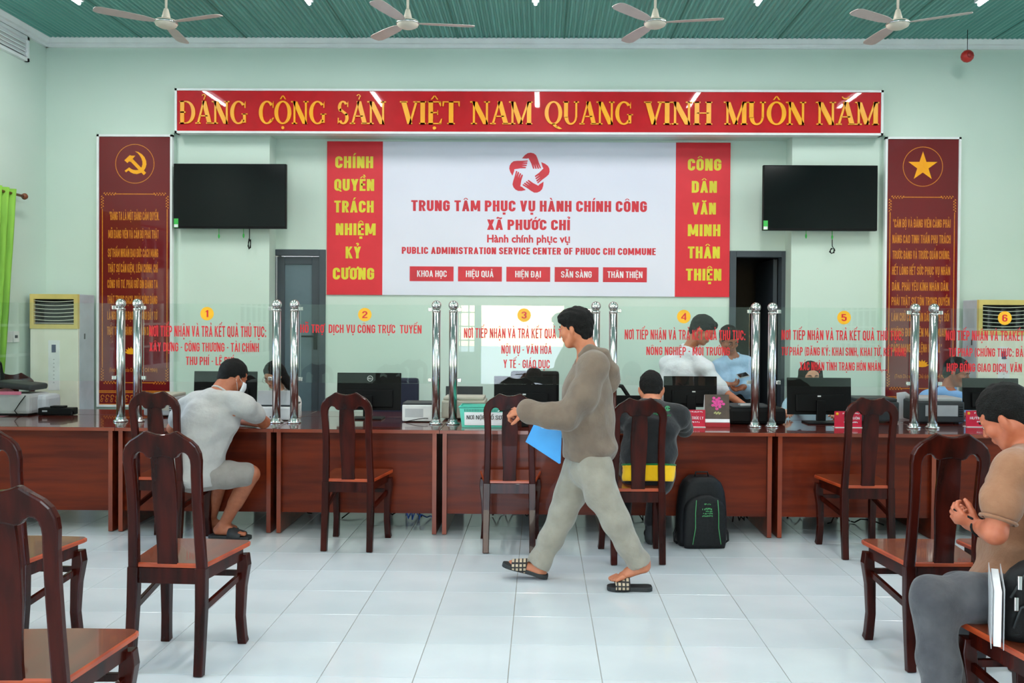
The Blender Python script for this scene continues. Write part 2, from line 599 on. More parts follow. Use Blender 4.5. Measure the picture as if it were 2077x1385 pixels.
def lettering(s, x0, x1, zbase, cap, y, m, parent, bold=0.13, thick=0.0015, name='lettering', base=(0, 0, 0)):
    """Line of letters facing -Y between x0 and x1, cap height cap, baseline zbase, in world metres."""
    import unicodedata
    if any(c.islower() for c in s):
        me = text_mesh(s, .03 if bold > .12 else 0.0, 0.5)
        n = len(me.vertices)
        co = np.empty(n * 3, np.float32)
        me.vertices.foreach_get('co', co)
        co = co.reshape(-1, 3)
        mn, mx = co[:, 0].min(), co[:, 0].max()
        sx, sy = (x1 - x0) / (mx - mn), cap / .70
        out = np.empty_like(co)
        out[:, 0] = x0 + (co[:, 0] - mn) * sx
        out[:, 2] = zbase + co[:, 1] * sy
        out[:, 1] = y - (co[:, 2] + 0.5) * thick
        me.vertices.foreach_set('co', out.reshape(-1))
        me.update()
        return link(name, me, m, parent, 'stuff')
    polys = []
    cx = 0.0
    gap = .085
    last = 0
    for ch in s:
        if ch == ' ':
            cx += .24
            continue
        dd = unicodedata.normalize('NFD', ch)
        b = dd[0]
        dbar = b == 'Đ'
        b = 'D' if dbar else b
        W, q = grot(b, bold)
        q = list(q)
        if dbar:
            q.append([(-.07, .45), (W * .5, .45), (W * .5, .45 + bold * .7), (-.07, .45 + bold * .7)])
        circ = any(unicodedata.name(d, '').endswith('CIRCUMFLEX ACCENT') or unicodedata.name(d, '').endswith('BREVE') for d in dd[1:])
        for d in dd[1:]:
            nm = unicodedata.name(d, '')
            for key in ('ACUTE', 'GRAVE', 'CIRCUMFLEX', 'TILDE', 'BREVE', 'HOOK', 'DOT', 'HORN'):
                if key in nm:
                    mk = marks(key, W / 2, W, bold)
                    if circ and key in ('ACUTE', 'GRAVE', 'HOOK', 'TILDE'):
                        mk = [[(px_ + (.16 if key != 'TILDE' else 0), pz_ + .10) for px_, pz_ in p] for p in mk]
                    q += mk
        polys += [[(cx + px_, pz_) for px_, pz_ in p] for p in q]
        cx += W + gap
        last = cx - gap
    sx = (x1 - x0) / last
    mb = MB()
    for i, p in enumerate(polys):
        yy = y - thick - (i % 3) * thick * .02
        mb.add([(x0 + px_ * sx - base[0], yy - base[1], zbase + pz_ * cap - base[2]) for px_, pz_ in p], [tuple(range(len(p)))])
    o = mb.build(name, m, parent, 'stuff', fixn=False)
    me = o.data
    fl_ = [p_.index for p_ in me.polygons if p_.normal.y > 0]
    if fl_:
        bm = bmesh.new()
        bm.from_mesh(me)
        bm.faces.ensure_lookup_table()
        bmesh.ops.reverse_faces(bm, faces=[bm.faces[i] for i in fl_])
        bm.to_mesh(me)
        bm.free()
    return o


def pxletters(s, px0, px1, pyc, caph, Y, m, parent, **kw):
    """The same, placed where the photo shows the line: x range, centre row and cap height read in pixels at depth Y."""
    a, b = at(px0, pyc + caph / 2, Y), at(px1, pyc + caph / 2, Y)
    c = at((px0 + px1) / 2, pyc - caph / 2, Y)
    zb = (a.z + b.z) / 2
    return lettering(s, a.x, b.x, zb, c.z - zb, Y, m, parent, **kw)


def small_print(x0, x1, z, hgt, y, m, parent, seed=1):
    """print too small to be read: a row of tiny unequal marks"""
    rnd = random.Random(seed)
    mb = MB()
    x = x0
    while x < x1 - hgt * .3:
        w = hgt * rnd.uniform(.25, .6)
        k = rnd.random()
        mb.box(x, min(x + w, x1), y - .0006, y, z + (0 if k < .6 else hgt * .3), z + hgt * (1 if k > .3 else .7))
        x += w + hgt * rnd.choice((.18, .18, .18, .6))
    return mb.build('small_print', m, parent, 'stuff')

# ================================================================== THE ROOM
YW, YC, YD = 8.45, 8.51, 8.72          # wall plane, column faces, recessed wall
XL, XR, YB = -4.71, 5.20, -4.2         # side walls, rear wall
ZC = 4.15                              # ceiling
DZ = lambda: None

NX0, NX1, NZ1 = at(352, 600, YW).x, at(1792, 600, YW).x, at(1000, 272, YW).z   # the niche behind the counters


def solid(name, m, *b):
    return box(name, m, *b, kind='structure')


# back wall with its recess
solid('wall_back', M_WALL, XL - .2, NX0, YW, YD + .2, 0, ZC + .1)
solid('wall_back', M_WALL, NX1, XR + .2, YW, YD + .2, 0, ZC + .1)
solid('wall_back', M_WALL, NX0, NX1, YW, YD + .2, NZ1, ZC + .1)
cl0, cl1 = at(546, 600, YC).x, at(1604, 600, YC).x
dl = [at(547, 505, YD).x, at(661, 505, YD).x, at(600, 506, YD).z]
dr = [at(1480, 510, YD).x, at(1598, 510, YD).x, at(1540, 509, YD).z]
solid('wall_back', M_WALL, NX0, cl0, YC, YD + .2, 0, NZ1)
solid('wall_back', M_WALL, cl1, NX1, YC, YD + .2, 0, NZ1)
solid('wall_back', M_WALL, cl0, dl[0], YD, YD + .2, 0, NZ1)
solid('wall_back', M_WALL, dl[0], dl[1], YD, YD + .2, dl[2], NZ1)
solid('wall_back', M_WALL, dl[1], dr[0], YD, YD + .2, 0, NZ1)
solid('wall_back', M_WALL, dr[0], dr[1], YD, YD + .2, dr[2], NZ1)
solid('wall_back', M_WALL, dr[1], cl1, YD, YD + .2, 0, NZ1)

# left wall with a window under the curtain (frame edge only) ; the other side windows, left and right, are invented and out of view
WZ0, WZ1 = 0.9, 2.55
lw = MB()
LWY = [(-2.6, -0.6), (1.4, 3.6), (4.9, 6.9)]
ys = YB - .2
for a, b in LWY:
    lw.box(XL - .2, XL, ys, a, 0, ZC + .1)
    lw.box(XL - .2, XL, a, b, 0, WZ0)
    lw.box(XL - .2, XL, a, b, WZ1, ZC + .1)
    ys = b
lw.box(XL - .2, XL, ys, YD + .2, 0, ZC + .1)
lw.build('wall_left', M_WALL, kind='structure')
rw = MB()
ys = YB - .2
for a, b in LWY:
    rw.box(XR, XR + .2, ys, a, 0, ZC + .1)
    rw.box(XR, XR + .2, a, b, 0, WZ0)
    rw.box(XR, XR + .2, a, b, WZ1, ZC + .1)
    ys = b
rw.box(XR, XR + .2, ys, YD + .2, 0, ZC + .1)
rw.build('wall_right', M_WALL, kind='structure')

# rear wall behind the camera: wide entrance and two barred windows, daylight comes in here
rr = MB()
EX0, EX1, EZ = -1.18, 0.45, 2.7
RW = [(-1.75, -1.26)]
xs = XL - .2
openings = sorted(RW + [(EX0, EX1)])
for a, b in openings:
    rr.box(xs, a, YB - .2, YB, 0, ZC + .1)
    if (a, b) == (EX0, EX1):
        rr.box(a, b, YB - .2, YB, EZ, ZC + .1)
    else:
        rr.box(a, b, YB - .2, YB, 0, 0.85)
        rr.box(a, b, YB - .2, YB, 2.5, ZC + .1)
    xs = b
rr.box(xs, XR + .2, YB - .2, YB, 0, ZC + .1)
rr.build('wall_rear', M_WALL, kind='structure')
wi = 1


def window(n, axis, a, b, z0, z1, c):
    """window: frame, mullions and panes; axis Y: in a wall across y, axis X: in a side wall"""
    root = bpy.data.objects.new('window_%d' % n, None)
    COL.objects.link(root)
    root['kind'] = 'structure'
    def bx(mb, u0, u1, d0, d1, w0, w1):
        if axis == 'Y':
            mb.box(u0, u1, c + d0, c + d1, w0, w1)
        else:
            mb.box(c + d0, c + d1, u0, u1, w0, w1)
    f = MB()
    for q in ((a, a + .05, z0, z1), (b - .05, b, z0, z1), (a, b, z0, z0 + .05), (a, b, z1 - .05, z1)):
        bx(f, q[0], q[1], -.04, .04, q[2], q[3])
    f.build('window_frame', M_WHITE, root, 'structure')
    nb = max(3, int((b - a) / 0.28))
    for i in range(1, nb):
        u = a + (b - a) * i / nb
        g = MB()
        bx(g, u - .012, u + .012, -.015, .015, z0 + .05, z1 - .05)
        g.build('mullion', M_WHITE, root, 'structure')
    for i in range(1, 6):
        w = z0 + (z1 - z0) * i / 6
        g = MB()
        bx(g, a + .05, b - .05, -.012, .012, w - .012, w + .012)
        g.build('mullion', M_WHITE, root, 'structure')
    g = MB()
    bx(g, a + .05, b - .05, -.004, .004, z0 + .05, z1 - .05)
    g.build('pane', M_CLEAR, root, 'structure')


for i, (a, b) in enumerate(RW):
    window(1 + i, 'Y', a, b, .85, 2.5, YB - .1)
for i, (a, b) in enumerate(LWY):
    window(2 + i, 'X', a, b, WZ0, WZ1, XL - .1)
    window(5 + i, 'X', a, b, WZ0, WZ1, XR + .1)  # invented openings in the unseen right wall, they let daylight in

# outside ground
g = MB()
g.box(-30, 30, -40, YB - .2, -.12, -.02)
g.build('ground', M_CONCRETE, kind='structure')
g = MB()
g.box(-30, XL - .2, YB - .2, 30, -.12, -.02)
g.box(XR + .2, 30, YB - .2, 30, -.12, -.02)
g.build('ground_side', M_CONCRETE, kind='structure')

# corridor behind the right door
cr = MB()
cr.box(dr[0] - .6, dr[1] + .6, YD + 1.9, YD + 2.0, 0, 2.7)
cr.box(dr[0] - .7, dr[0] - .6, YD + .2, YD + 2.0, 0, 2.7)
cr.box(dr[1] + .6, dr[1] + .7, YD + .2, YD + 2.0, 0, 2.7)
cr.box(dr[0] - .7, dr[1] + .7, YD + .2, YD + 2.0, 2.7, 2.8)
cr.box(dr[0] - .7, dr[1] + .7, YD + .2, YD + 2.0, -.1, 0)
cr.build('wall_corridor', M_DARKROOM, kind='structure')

# floor: screed, and tiles laid one by one
fl = bpy.data.objects.new('floor', None)
COL.objects.link(fl)
fl['kind'] = 'structure'
MB().box(XL - .1, XR + .1, YB - .1, YD + .1, -.10, -.004).build('screed', M_GROUT, fl, 'structure')
T, GX, GY, gap = 0.40, -0.131, 3.785, 0.0016


def tile_box(mb, x, y):
    a, b, c = T / 2 - gap, T / 2 - gap - .0012, 0.0
    vs = [(x - a, y - a, -.006), (x + a, y - a, -.006), (x + a, y + a, -.006), (x - a, y + a, -.006),
          (x - a, y - a, -.0012), (x + a, y - a, -.0012), (x + a, y + a, -.0012), (x - a, y + a, -.0012),
          (x - b, y - b, c), (x + b, y - b, c), (x + b, y + b, c), (x - b, y + b, c)]
    fs = []
    for s in (0, 4):
        for k in range(4):
            k2 = (k + 1) % 4
            fs.append((s + k, s + k2, s + 4 + k2, s + 4 + k))
    fs.append((8, 9, 10, 11))
    mb.add(vs, fs)


tm = MB()
tile_box(tm, 0, 0)
t0 = tm.build('tile', M_TILE, fl, 'structure', fixn=False)
tile_me = t0.data
first = True
rest = MB()
ix0, ix1 = math.floor((XL - GX) / T), math.floor((XR - GX) / T)
iy0, iy1 = math.floor((YB - GY) / T), math.floor((YD - GY) / T)
cells = []
for ix in range(ix0, ix1 + 1):
    for iy in range(iy0, iy1 + 1):
        cx, cy = GX + (ix + .5) * T, GY + (iy + .5) * T
        vis = 3.3 < cy < 8.8 and abs(cx) < .62 * cy + .2
        cells.append((-(cy if vis else 99) if not vis else cy, cx, cy, vis))
seen = sorted([c for c in cells if c[3]], key=lambda c: c[2])
near = seen[:300]
keep = {(c[1], c[2]) for c in near}
for k, c in enumerate(near):
    o = t0 if k == 0 else t0.copy()
    if k:
        COL.objects.link(o)
    o.location = (c[1], c[2], 0)
for c in cells:
    if (c[1], c[2]) not in keep:
        tile_box(rest, c[1], c[2])
rest.build('outer_tiling', M_TILE, fl, 'stuff', fixn=False)

# ceiling: corrugated sheets running away from the camera, overlapping at the seams
ce = bpy.data.objects.new('ceiling', None)
COL.objects.link(ce)
ce['kind'] = 'structure'
pitch = 0.045
sw = pitch * 22
x = XL - .05
i = 0
sheet = None
while x < XR:
    if sheet is None:
        n = 22 * 4
        vs, fs = [], []
        for yy in (YB - .1, YD + .2):
            for k in range(n + 1):
                q = k % 4
                zz = (0, 0, .012, .012)[q]
                vs.append((k * pitch / 4 + (0.002 if q in (1,) else 0), yy, zz))
        for k in range(n):
            fs.append((k, k + 1, n + 2 + k, n + 1 + k))
        mb = MB()
        mb.add(vs, fs)
        mb.add([(0, YB - .1, -.003), (.016, YB - .1, -.003), (.016, YD + .2, -.003), (0, YD + .2, -.003),
                (0, YB - .1, .013), (0, YD + .2, .013)], [(0, 1, 2, 3), (0, 3, 5, 4)], 1)
        sheet = mb.build('ceiling_sheet', [M_CEIL, M_CEILSEAM], ce, 'structure', fixn=False)
        o = sheet
    else:
        o = sheet.copy()
        COL.objects.link(o)
    o.location = (x, 0, ZC)
    x += sw
    i += 1
MB().box(XL - .2, XR + .2, YB - .2, YD + .2, ZC + .1, ZC + .2).build('roof_deck', M_WHITE, ce, 'structure')

# cornices, skirting
def cornice(name, pts, inward):
    # profile (distance from wall, z)
    prof = [(0, 4.078), (.03, 4.078), (.036, 4.09), (.036, 4.108), (.06, 4.112), (.075, 4.132), (.085, 4.145), (.085, 4.156), (0, 4.156)]
    (x0, y0), (x1, y1) = pts
    n = len(prof)
    vs = [(x0 + inward[0] * d, y0 + inward[1] * d, z) for d, z in prof] + [(x1 + inward[0] * d, y1 + inward[1] * d, z) for d, z in prof]
    fs = [(k, (k + 1) % n, n + (k + 1) % n, n + k) for k in range(n)] + [tuple(range(n)), tuple(range(n, 2 * n))]
    MB().add(vs, fs).build(name, M_WHITE, kind='structure')


cornice('trim_1', ((XL, YW), (XR, YW)), (0, -1))
cornice('trim_2', ((XL, YB), (XL, YW)), (1, 0))
cornice('trim_3', ((XR, YB), (XR, YW)), (-1, 0))
solid('baseboard_left', M_TILE, XL, XL + .012, YB, YW, 0, .12)
solid('baseboard_right', M_TILE, XR - .012, XR, YB, YW, 0, .12)
sb = MB()
sb.box(XL, NX0, YW - .012, YW, 0, .12)
sb.box(NX1, XR, YW - .012, YW, 0, .12)
sb.box(NX0, cl0, YC - .012, YC, 0, .12)
sb.box(dl[1], dr[0], YD - .012, YD, 0, .12)
sb.box(cl1, NX1, YC - .012, YC, 0, .12)
sb.build('baseboard_back', M_TILE, kind='structure')


def door(n, x0, x1, z1, leaf):
    root = bpy.data.objects.new('door_%d' % n, None)
    COL.objects.link(root)
    root['kind'] = 'structure'
    f = MB()
    w = .062
    f.box(x0, x0 + w, YD - .02, YD + .12, 0, z1)
    f.box(x1 - w, x1, YD - .02, YD + .12, 0, z1)
    f.box(x0 + w, x1 - w, YD - .02, YD + .12, z1 - w, z1)
    f.build('door_frame', M_DGREY, root, 'structure', bevel=.004)
    if leaf:
        a, b, t = x0 + w + .005, x1 - w - .005, z1 - w - .006
        l = MB()
        l.box(a, a + .075, YD + .02, YD + .06, .01, t)
        l.box(b - .075, b, YD + .02, YD + .06, .01, t)
        l.box(a + .075, b - .075, YD + .02, YD + .06, t - .075, t)
        l.box(a + .075, b - .075, YD + .02, YD + .06, .01, .12)
        l.build('door_leaf', M_DGREY, root, 'structure', bevel=.003)
        MB().box(a + .075, b - .075, YD + .033, YD + .047, .12, t - .075).build('door_panel', M_DOORPANEL, root, 'structure')
        h = at(634, 682, YD)
        hb = MB()
        hb.box(b - .055, b - .02, YD + .004, YD + .02, h.z - .13, h.z + .05, bev=.004)
        hb.loft([(b - .037, YD + .01, h.z), (b - .037, YD - .035, h.z)], .009)
        hb.loft([(b - .033, YD - .035, h.z), (b - .16, YD - .035, h.z)], .009)
        hb.build('door_handle', M_BLACK, root, 'structure')


door(1, dl[0], dl[1], dl[2], True)
door(2, dr[0], dr[1], dr[2], False)
# the right door's leaf stands open into the corridor
lf = MB()
lf.box(dr[1] - .105, dr[1] - .067, YD + .13, YD + .85, .01, dr[2] - .07)
lf.build('door_leaf', M_DGREY, bpy.data.objects['door_2'], 'structure')

# louvred vent high on the left wall
vt = thing('wall_vent', 'white louvred vent high on the side wall under the cornice', 'vent')
a, b = atx(0, 60, XL), atx(52, 60, XL)
zt, zb = atx(50, 75, XL).z, atx(50, 125, XL).z
y0v, y1v = b.y - 1.1, b.y
fr = MB()
for q in ((y0v, y0v + .03, zb, zt), (y1v - .03, y1v, zb, zt), (y0v, y1v, zb, zb + .03), (y0v, y1v, zt - .03, zt)):
    fr.box(XL, XL + .035, q[0], q[1], q[2], q[3])
fr.build('vent_frame', M_WHITE, vt)
for k in range(4):
    zz = zb + .05 + (zt - zb - .08) * k / 4
    MB().add([(XL + .005, y0v + .03, zz + .045), (XL + .03, y0v + .03, zz), (XL + .03, y1v - .03, zz), (XL + .005, y1v - .03, zz + .045),
              (XL + .001, y0v + .03, zz + .04), (XL + .026, y0v + .03, zz - .005), (XL + .026, y1v - .03, zz - .005), (XL + .001, y1v - .03, zz + .04)],
             [(0, 1, 2, 3), (7, 6, 5, 4), (0, 4, 5, 1), (1, 5, 6, 2), (2, 6, 7, 3), (3, 7, 4, 0)]).build('slat', M_WHITE, vt)
MB().box(XL + .0002, XL + .001, y0v + .03, y1v - .03, zb + .03, zt - .03).build('backing', M_LGREY, vt)

# ceiling tube lamps (light sources)
def tube_lamp(x, y, label, proto=[None]):
    if proto[0] is None:
        r = thing('ceiling_tube_lamp', label, 'light', (x, y, ZC - .06))
        MB().box(-.03, .03, -.62, .62, .005, .06, bev=.004).build('housing', M_WHITE, r)
        MB().lathe([(.001, -.6), (.014, -.598), (.014, .598), (.001, .6)], n=12, axis='Y', c=(0, 0, -.012)).build(
            'tube', mat('lit_tube', (255, 255, 255), emit=((240, 246, 255), 11.0)), r)
        proto[0] = r
    else:
        r = dup(proto[0], (x, y, ZC - .06), 0, label)
    r['group'] = 'fluorescent tubes on the ceiling'
    ld = bpy.data.lights.new('tube_light', 'AREA')
    ld.shape = 'RECTANGLE'
    ld.size, ld.size_y = .05, 1.18
    ld.energy = LAMP_W
    ld.color = (1.0, 0.985, 0.97)
    lo = bpy.data.objects.new('tube_light', ld)
    COL.objects.link(lo)
    lo.location = (x, y, ZC - .095)
    return r


LX = [at(140, 10, 7.1).x, at(617, 0, 7.1).x, at(1086, 5, 7.1).x, at(1546, 4, 7.1).x, at(2006, 4, 7.1).x]
ordn = ['first', 'second', 'middle', 'fourth', 'last']
for j, yy in enumerate((6.66, 3.4, 0.4, -2.6)):
    for i, xx in enumerate(LX):
        if j == 0:
            lab = 'glowing white ceiling tube, %s from the left of the five at the top edge' % ordn[i]
        else:
            lab = 'ceiling tube out of view over the %s, %s from the left' % (('', 'waiting chairs', 'photographer', 'entrance')[j], ordn[i])
        tube_lamp(xx, yy, lab)

# ceiling fans
def fan_mesh(root, angs):
    b = MB()
    b.lathe([(.012, -.055), (.06, -.05), (.098, -.03), (.108, -.008), (.108, .012), (.095, .022), (.05, .03), (.045, .034)], n=24)
    b.build('motor_housing', M_FAN, root)
    MB().lathe([(.109, -.012), (.1125, -.008), (.1125, .004), (.109, .008)], n=24).build('chrome_ring', M_STEEL, root)
    MB().lathe([(.045, .034), (.040, .06), (.028, .11), (.02, .135), (.012, .14)], n=16).build('canopy', M_FAN, root)
    MB().loft([(0, 0, .13), (0, 0, ZC + .005 - 0)], .0125, n=8).build('rod', M_FAN, root)
    for a in angs:
        M = Matrix.Rotation(a, 4, 'Z') @ Matrix.Rotation(math.radians(9), 4, 'X')
        prof = [(.10, .028), (.15, .045), (.22, .060), (.35, .068), (.50, .072), (.60, .070), (.645, .05), (.655, .02)]
        A = [Vector((x, w, 0)) for x, w in prof]
        B = [Vector((x, -w * .9, 0)) for x, w in prof]
        vs = [M @ (p + Vector((0, 0, .002))) for p in A] + [M @ (p + Vector((0, 0, .002))) for p in B] + \
             [M @ (p + Vector((0, 0, -.002))) for p in A] + [M @ (p + Vector((0, 0, -.002))) for p in B]
        n = len(A)
        fs = []
        for i in range(n - 1):
            fs += [(i, i + 1, n + i + 1, n + i), (2 * n + i, 3 * n + i, 3 * n + i + 1, 2 * n + i + 1),
                   (i, 2 * n + i, 2 * n + i + 1, i + 1), (n + i, n + i + 1, 3 * n + i + 1, 3 * n + i)]
        fs += [(0, n, 3 * n, 2 * n), (n - 1, 3 * n - 1, 4 * n - 1, 2 * n - 1)]
        MB().add(vs, fs).build('blade', M_FANBLADE, root)


FY = 6.75
for px, py, a0, lab in ((337, 46, 20, 'first'), (827, 47, -3, 'second'), (1329, 46, 4, 'third'), (1821, 48, 9, 'fourth')):
    p = at(px, py, FY)
    root = thing('ceiling_fan', 'cream three-blade ceiling fan on a rod, %s of the four from the left' % lab, 'fan', p, 0, 'ceiling fans in a row')
    ang = {337: (-20, 97, 216), 827: (8, 130, 250), 1329: (-10, 111, 229), 1821: (-29, 95, 212)}[px]
    # rod reaches the ceiling
    fan_mesh(root, [math.radians(v) for v in ang])
    for c in kids(root):
        if c.name.startswith('rod'):
            me = c.data
            for v in me.vertices:
                if v.co.z > 1:
                    v.co.z = (ZC + .004 - p.z)
                else:
                    v.co *= .77
            continue
        c.data.transform(Matrix.Scale(.77, 4))

# small red ball hanging from the cornice on the right
p = at(1962, 114, 8.1)
rb = thing('hanging_red_ball', 'small red ball hanging on a wire below the ceiling', 'fire ball', p)
MB().lathe([(.004, -.056), (.03, -.047), (.05, -.026), (.056, 0), (.05, .026), (.03, .047), (.004, .056)], n=20).build('ball', mat('fire_ball_red', (190, 44, 36), .4), rb)
MB().lathe([(.006, -.062), (.024, -.058), (.026, -.05)], n=14, axis='Y').build('disc', mat('fire_ball_disc', (150, 34, 30), .4), rb)
MB().loft([(0, 0, .05), (0, 0, ZC - p.z)], .003, n=6).build('wire', M_BLACK, rb)

# ================================================================== COUNTER DESKS
YF, ZT = 6.31, 0.745                 # front face and top of the desks
J = [-4.20, -3.02, -1.89, -0.712, 0.478, 1.652, 2.80, 3.98]
desk_ord = ['at the far left, partly out of frame', 'where the seated man in the grey shirt leans', 'under the second counter sign',
            'holding the turquoise tray', 'where the person in the black jacket sits', 'under the fifth counter sign', 'at the far right, partly out of frame']


def make_desk(x0, x1, label):
    xc = (x0 + x1) / 2
    r = thing('counter_desk', label, 'desk', (xc, YF, 0), 0, 'counter desks in a row')
    w = (x1 - x0) / 2 - .002
    top = MB().box(-w, w, -.012, .80, ZT - .026, ZT, bev=.004)
    top.build('desktop', M_DESKTOP, r)
    MB().box(-w, w, -.0125, -.006, ZT - .025, ZT - .002).build('edge_strip', M_DESKEDGE, r)
    for s in (-1, 1):
        o = MB()
        o.box(s * w - (.03 if s > 0 else 0) - s * .019, s * w + (0 if s > 0 else .03) - s * .019, 0.0, .78, 0.004, ZT - .026)
        o.build('side_panel', M_DESK, r)
        MB().box(s * w - (.03 if s > 0 else 0) - s * .019, s * w + (0 if s > 0 else .03) - s * .019, -.0015, .0, 0.005, ZT - .027).build('panel_edging', M_DESKEDGE, r)
    MB().box(-w + .044, w - .044, .035, .053, .145, ZT - .026).build('modesty_panel', M_DESK, r)
    return r


for i in range(7):
    make_desk(J[i], J[i + 1], 'red-brown varnished counter desk ' + desk_ord[i])
# staff side tables pushed against them
for i in range(7):
    xc = (J[i] + J[i + 1]) / 2
    w = (J[i + 1] - J[i]) / 2 - .002
    r = thing('staff_table', 'brown staff table behind the desk ' + desk_ord[i].replace('holding', 'with').replace(', partly out of frame', ''), 'table', (xc, YF + .81, 0), 0, 'staff tables behind the counter')
    MB().box(-w, w, 0, .42, ZT - .026, ZT, bev=.003).build('tabletop', M_DESKTOP, r)
    for s in (-1, 1):
        for y in (.03, .36):
            MB().box(s * (w - .05) - .02, s * (w - .05) + .02, y, y + .04, .002, ZT - .026).build('leg', M_DESK, r)

# ================================================================== STEEL POSTS AND GLASS
YP = 6.66
PX = [(245, 279), (561, 597), (885, 919), (1208, 1243), (1532, 1566), (1855, 1893)]
post_x = []
pproto = None
pn = 0
pos_lab = ['first', 'second', 'third', 'fourth', 'fifth', 'sixth', 'seventh', 'eighth', 'ninth', 'tenth', 'eleventh', 'last']
for a, b in PX:
    for px in (a, b):
        X = at(px, 735, YP).x
        post_x.append(X)
        lab = 'tall stainless steel counter post with ball top, %s from the left' % pos_lab[pn]
        if pproto is None:
            r = thing('steel_post', lab, 'post', (X, YP, ZT), 0, 'steel posts on the counter')
            MB().lathe([(.052, .0), (.052, .008), (.046, .014), (.036, .02), (.036, .034), (.031, .036)], n=24).build('base_flange', M_STEEL, r)
            MB().lathe([(.0305, .03), (.0305, .845)], n=28).build('tube', M_STEEL, r)
            bp = [(.0315, .838), (.033, .845), (.03, .852), (.018, .856)]
            c, R = .886, .0365
            for k in range(0, 13):
                t = -1.15 + (math.pi / 2 + 1.15) * k / 12
                bp.append((max(.002, R * math.cos(t)), c + R * math.sin(t)))
            MB().lathe(bp, n=24).build('ball', M_STEEL, r)
            pproto = r
        else:
            r = dup(pproto, (X, YP, ZT), 0, lab)
        pn += 1

GZ0, GZ1 = 1.048, 1.632
panels = [(XL + .12, post_x[0])] + [(post_x[2 * i + 1], post_x[2 * i + 2]) for i in range(5)] + [(post_x[11], 4.55)]
glabels = ['', 'one', 'two', 'three', 'four', 'five', 'six']
GL = []
for i, (a, b) in enumerate(panels):
    r = thing('glass_screen', 'clear glass screen without lettering at the far left' if i == 0 else 'clear glass counter screen with red lettering and yellow number sticker ' + glabels[i], 'glass screen',
              (0, 0, 0), 0, 'glass screens over the counter')
    MB().box(a + .045, b - .045, YP - .004, YP + .004, GZ0, GZ1).build('pane', M_GLASS, r)
    for X, s in ((a, 1), (b, -1)):
        if (i == 0 and s == 1) or (i == 6 and s == -1):
            continue
        for z in (1.075, 1.60):
            c = MB()
            c.box(X + .0315 if s > 0 else X - .062, X + .062 if s > 0 else X - .0315, YP - .011, YP + .011, z - .014, z + .014, bev=.003)
            c.build('clamp', M_STEEL, r)
    GL.append(r)

YT = YP - .0042


def gtext(i, s, x0, x1, y, cap, bold=.16):
    return pxletters(s, x0, x1, y, cap, YT, M_TEXTRED, GL[i], bold=bold, thick=.0006)


def gnum(i, s, x, y):
    p = at(x, y, YT)
    r = .0505
    n = 32
    MB().prism([(p.x + r * math.cos(2 * math.pi * k / n), p.z + r * math.sin(2 * math.pi * k / n)) for k in range(n)], YT - .0008, YT).build('number_sticker', M_STICKYEL, GL[i])
    w = .008 if s == '1' else .0
    lettering(s, p.x - .019 + w, p.x + .019 - w, p.z - .026, .052, YT - .0009, M_TEXTRED, GL[i], bold=.15, thick=.0005, name='number')


gnum(1, '1', 420, 636)
gtext(1, 'NƠI TIẾP NHẬN VÀ TRẢ KẾT QUẢ THỦ TỤC:', 303, 540, 672, 22)
gtext(1, 'XÂY DỰNG - CÔNG THƯƠNG - TÀI CHÍNH', 303, 525, 704, 18)
gtext(1, 'THU PHÍ - LỆ PHÍ', 377, 474, 732, 17)
gnum(2, '2', 740, 638)
gtext(2, 'HỖ TRỢ  DỊCH VỤ CÔNG TRỰC  TUYẾN', 609, 855, 667, 17)
gnum(3, '3', 1063, 639)
gtext(3, 'NƠI TIẾP NHẬN VÀ TRẢ KẾT QUẢ THỦ TỤC:', 941, 1186, 676, 20)
gtext(3, 'NỘI VỤ - VĂN HÓA', 1017, 1119, 709, 17)
gtext(3, 'Y TẾ - GIÁO DỤC', 1021, 1115, 738, 17)
gnum(4, '4', 1387, 642)
gtext(4, 'NƠI TIẾP NHẬN VÀ TRẢ KẾT QUẢ THỦ TỤC:', 1267, 1512, 679, 20)
gtext(4, 'NÔNG NGHIỆP - MÔI TRƯỜNG', 1311, 1480, 712, 17)
gnum(5, '5', 1712, 644)
gtext(5, 'NƠI TIẾP NHẬN VÀ TRẢ KẾT QUẢ THỦ TỤC:', 1585, 1832, 680, 20)
gtext(5, 'TƯ PHÁP (ĐĂNG KÝ: KHAI SINH, KHAI TỬ, KẾT HÔN)', 1585, 1838, 713, 17)
gtext(5, 'XÁC NHẬN TÌNH TRẠNG HÔN NHÂN,...', 1622, 1800, 743, 17)
gnum(6, '6', 2038, 645)
gtext(6, 'NƠI TIẾP NHẬN VÀ TRAKẾTQUẢ THỦ TỤC:', 1918, 2160, 681, 20)
gtext(6, 'TƯ PHÁP (CHỨNG THỰC: BẢN SAO, CHỮ KÝ', 1924, 2160, 715, 17)
gtext(6, 'HỢP ĐỒNG GIAO DỊCH, VĂN BẢN THỎA THUẬN', 1920, 2180, 746, 17)


# ================================================================== CHAIRS
def lean(z):
    return -0.085 * max(0.0, (z - .44)) - .06 * max(0.0, z - .7) ** 1.2


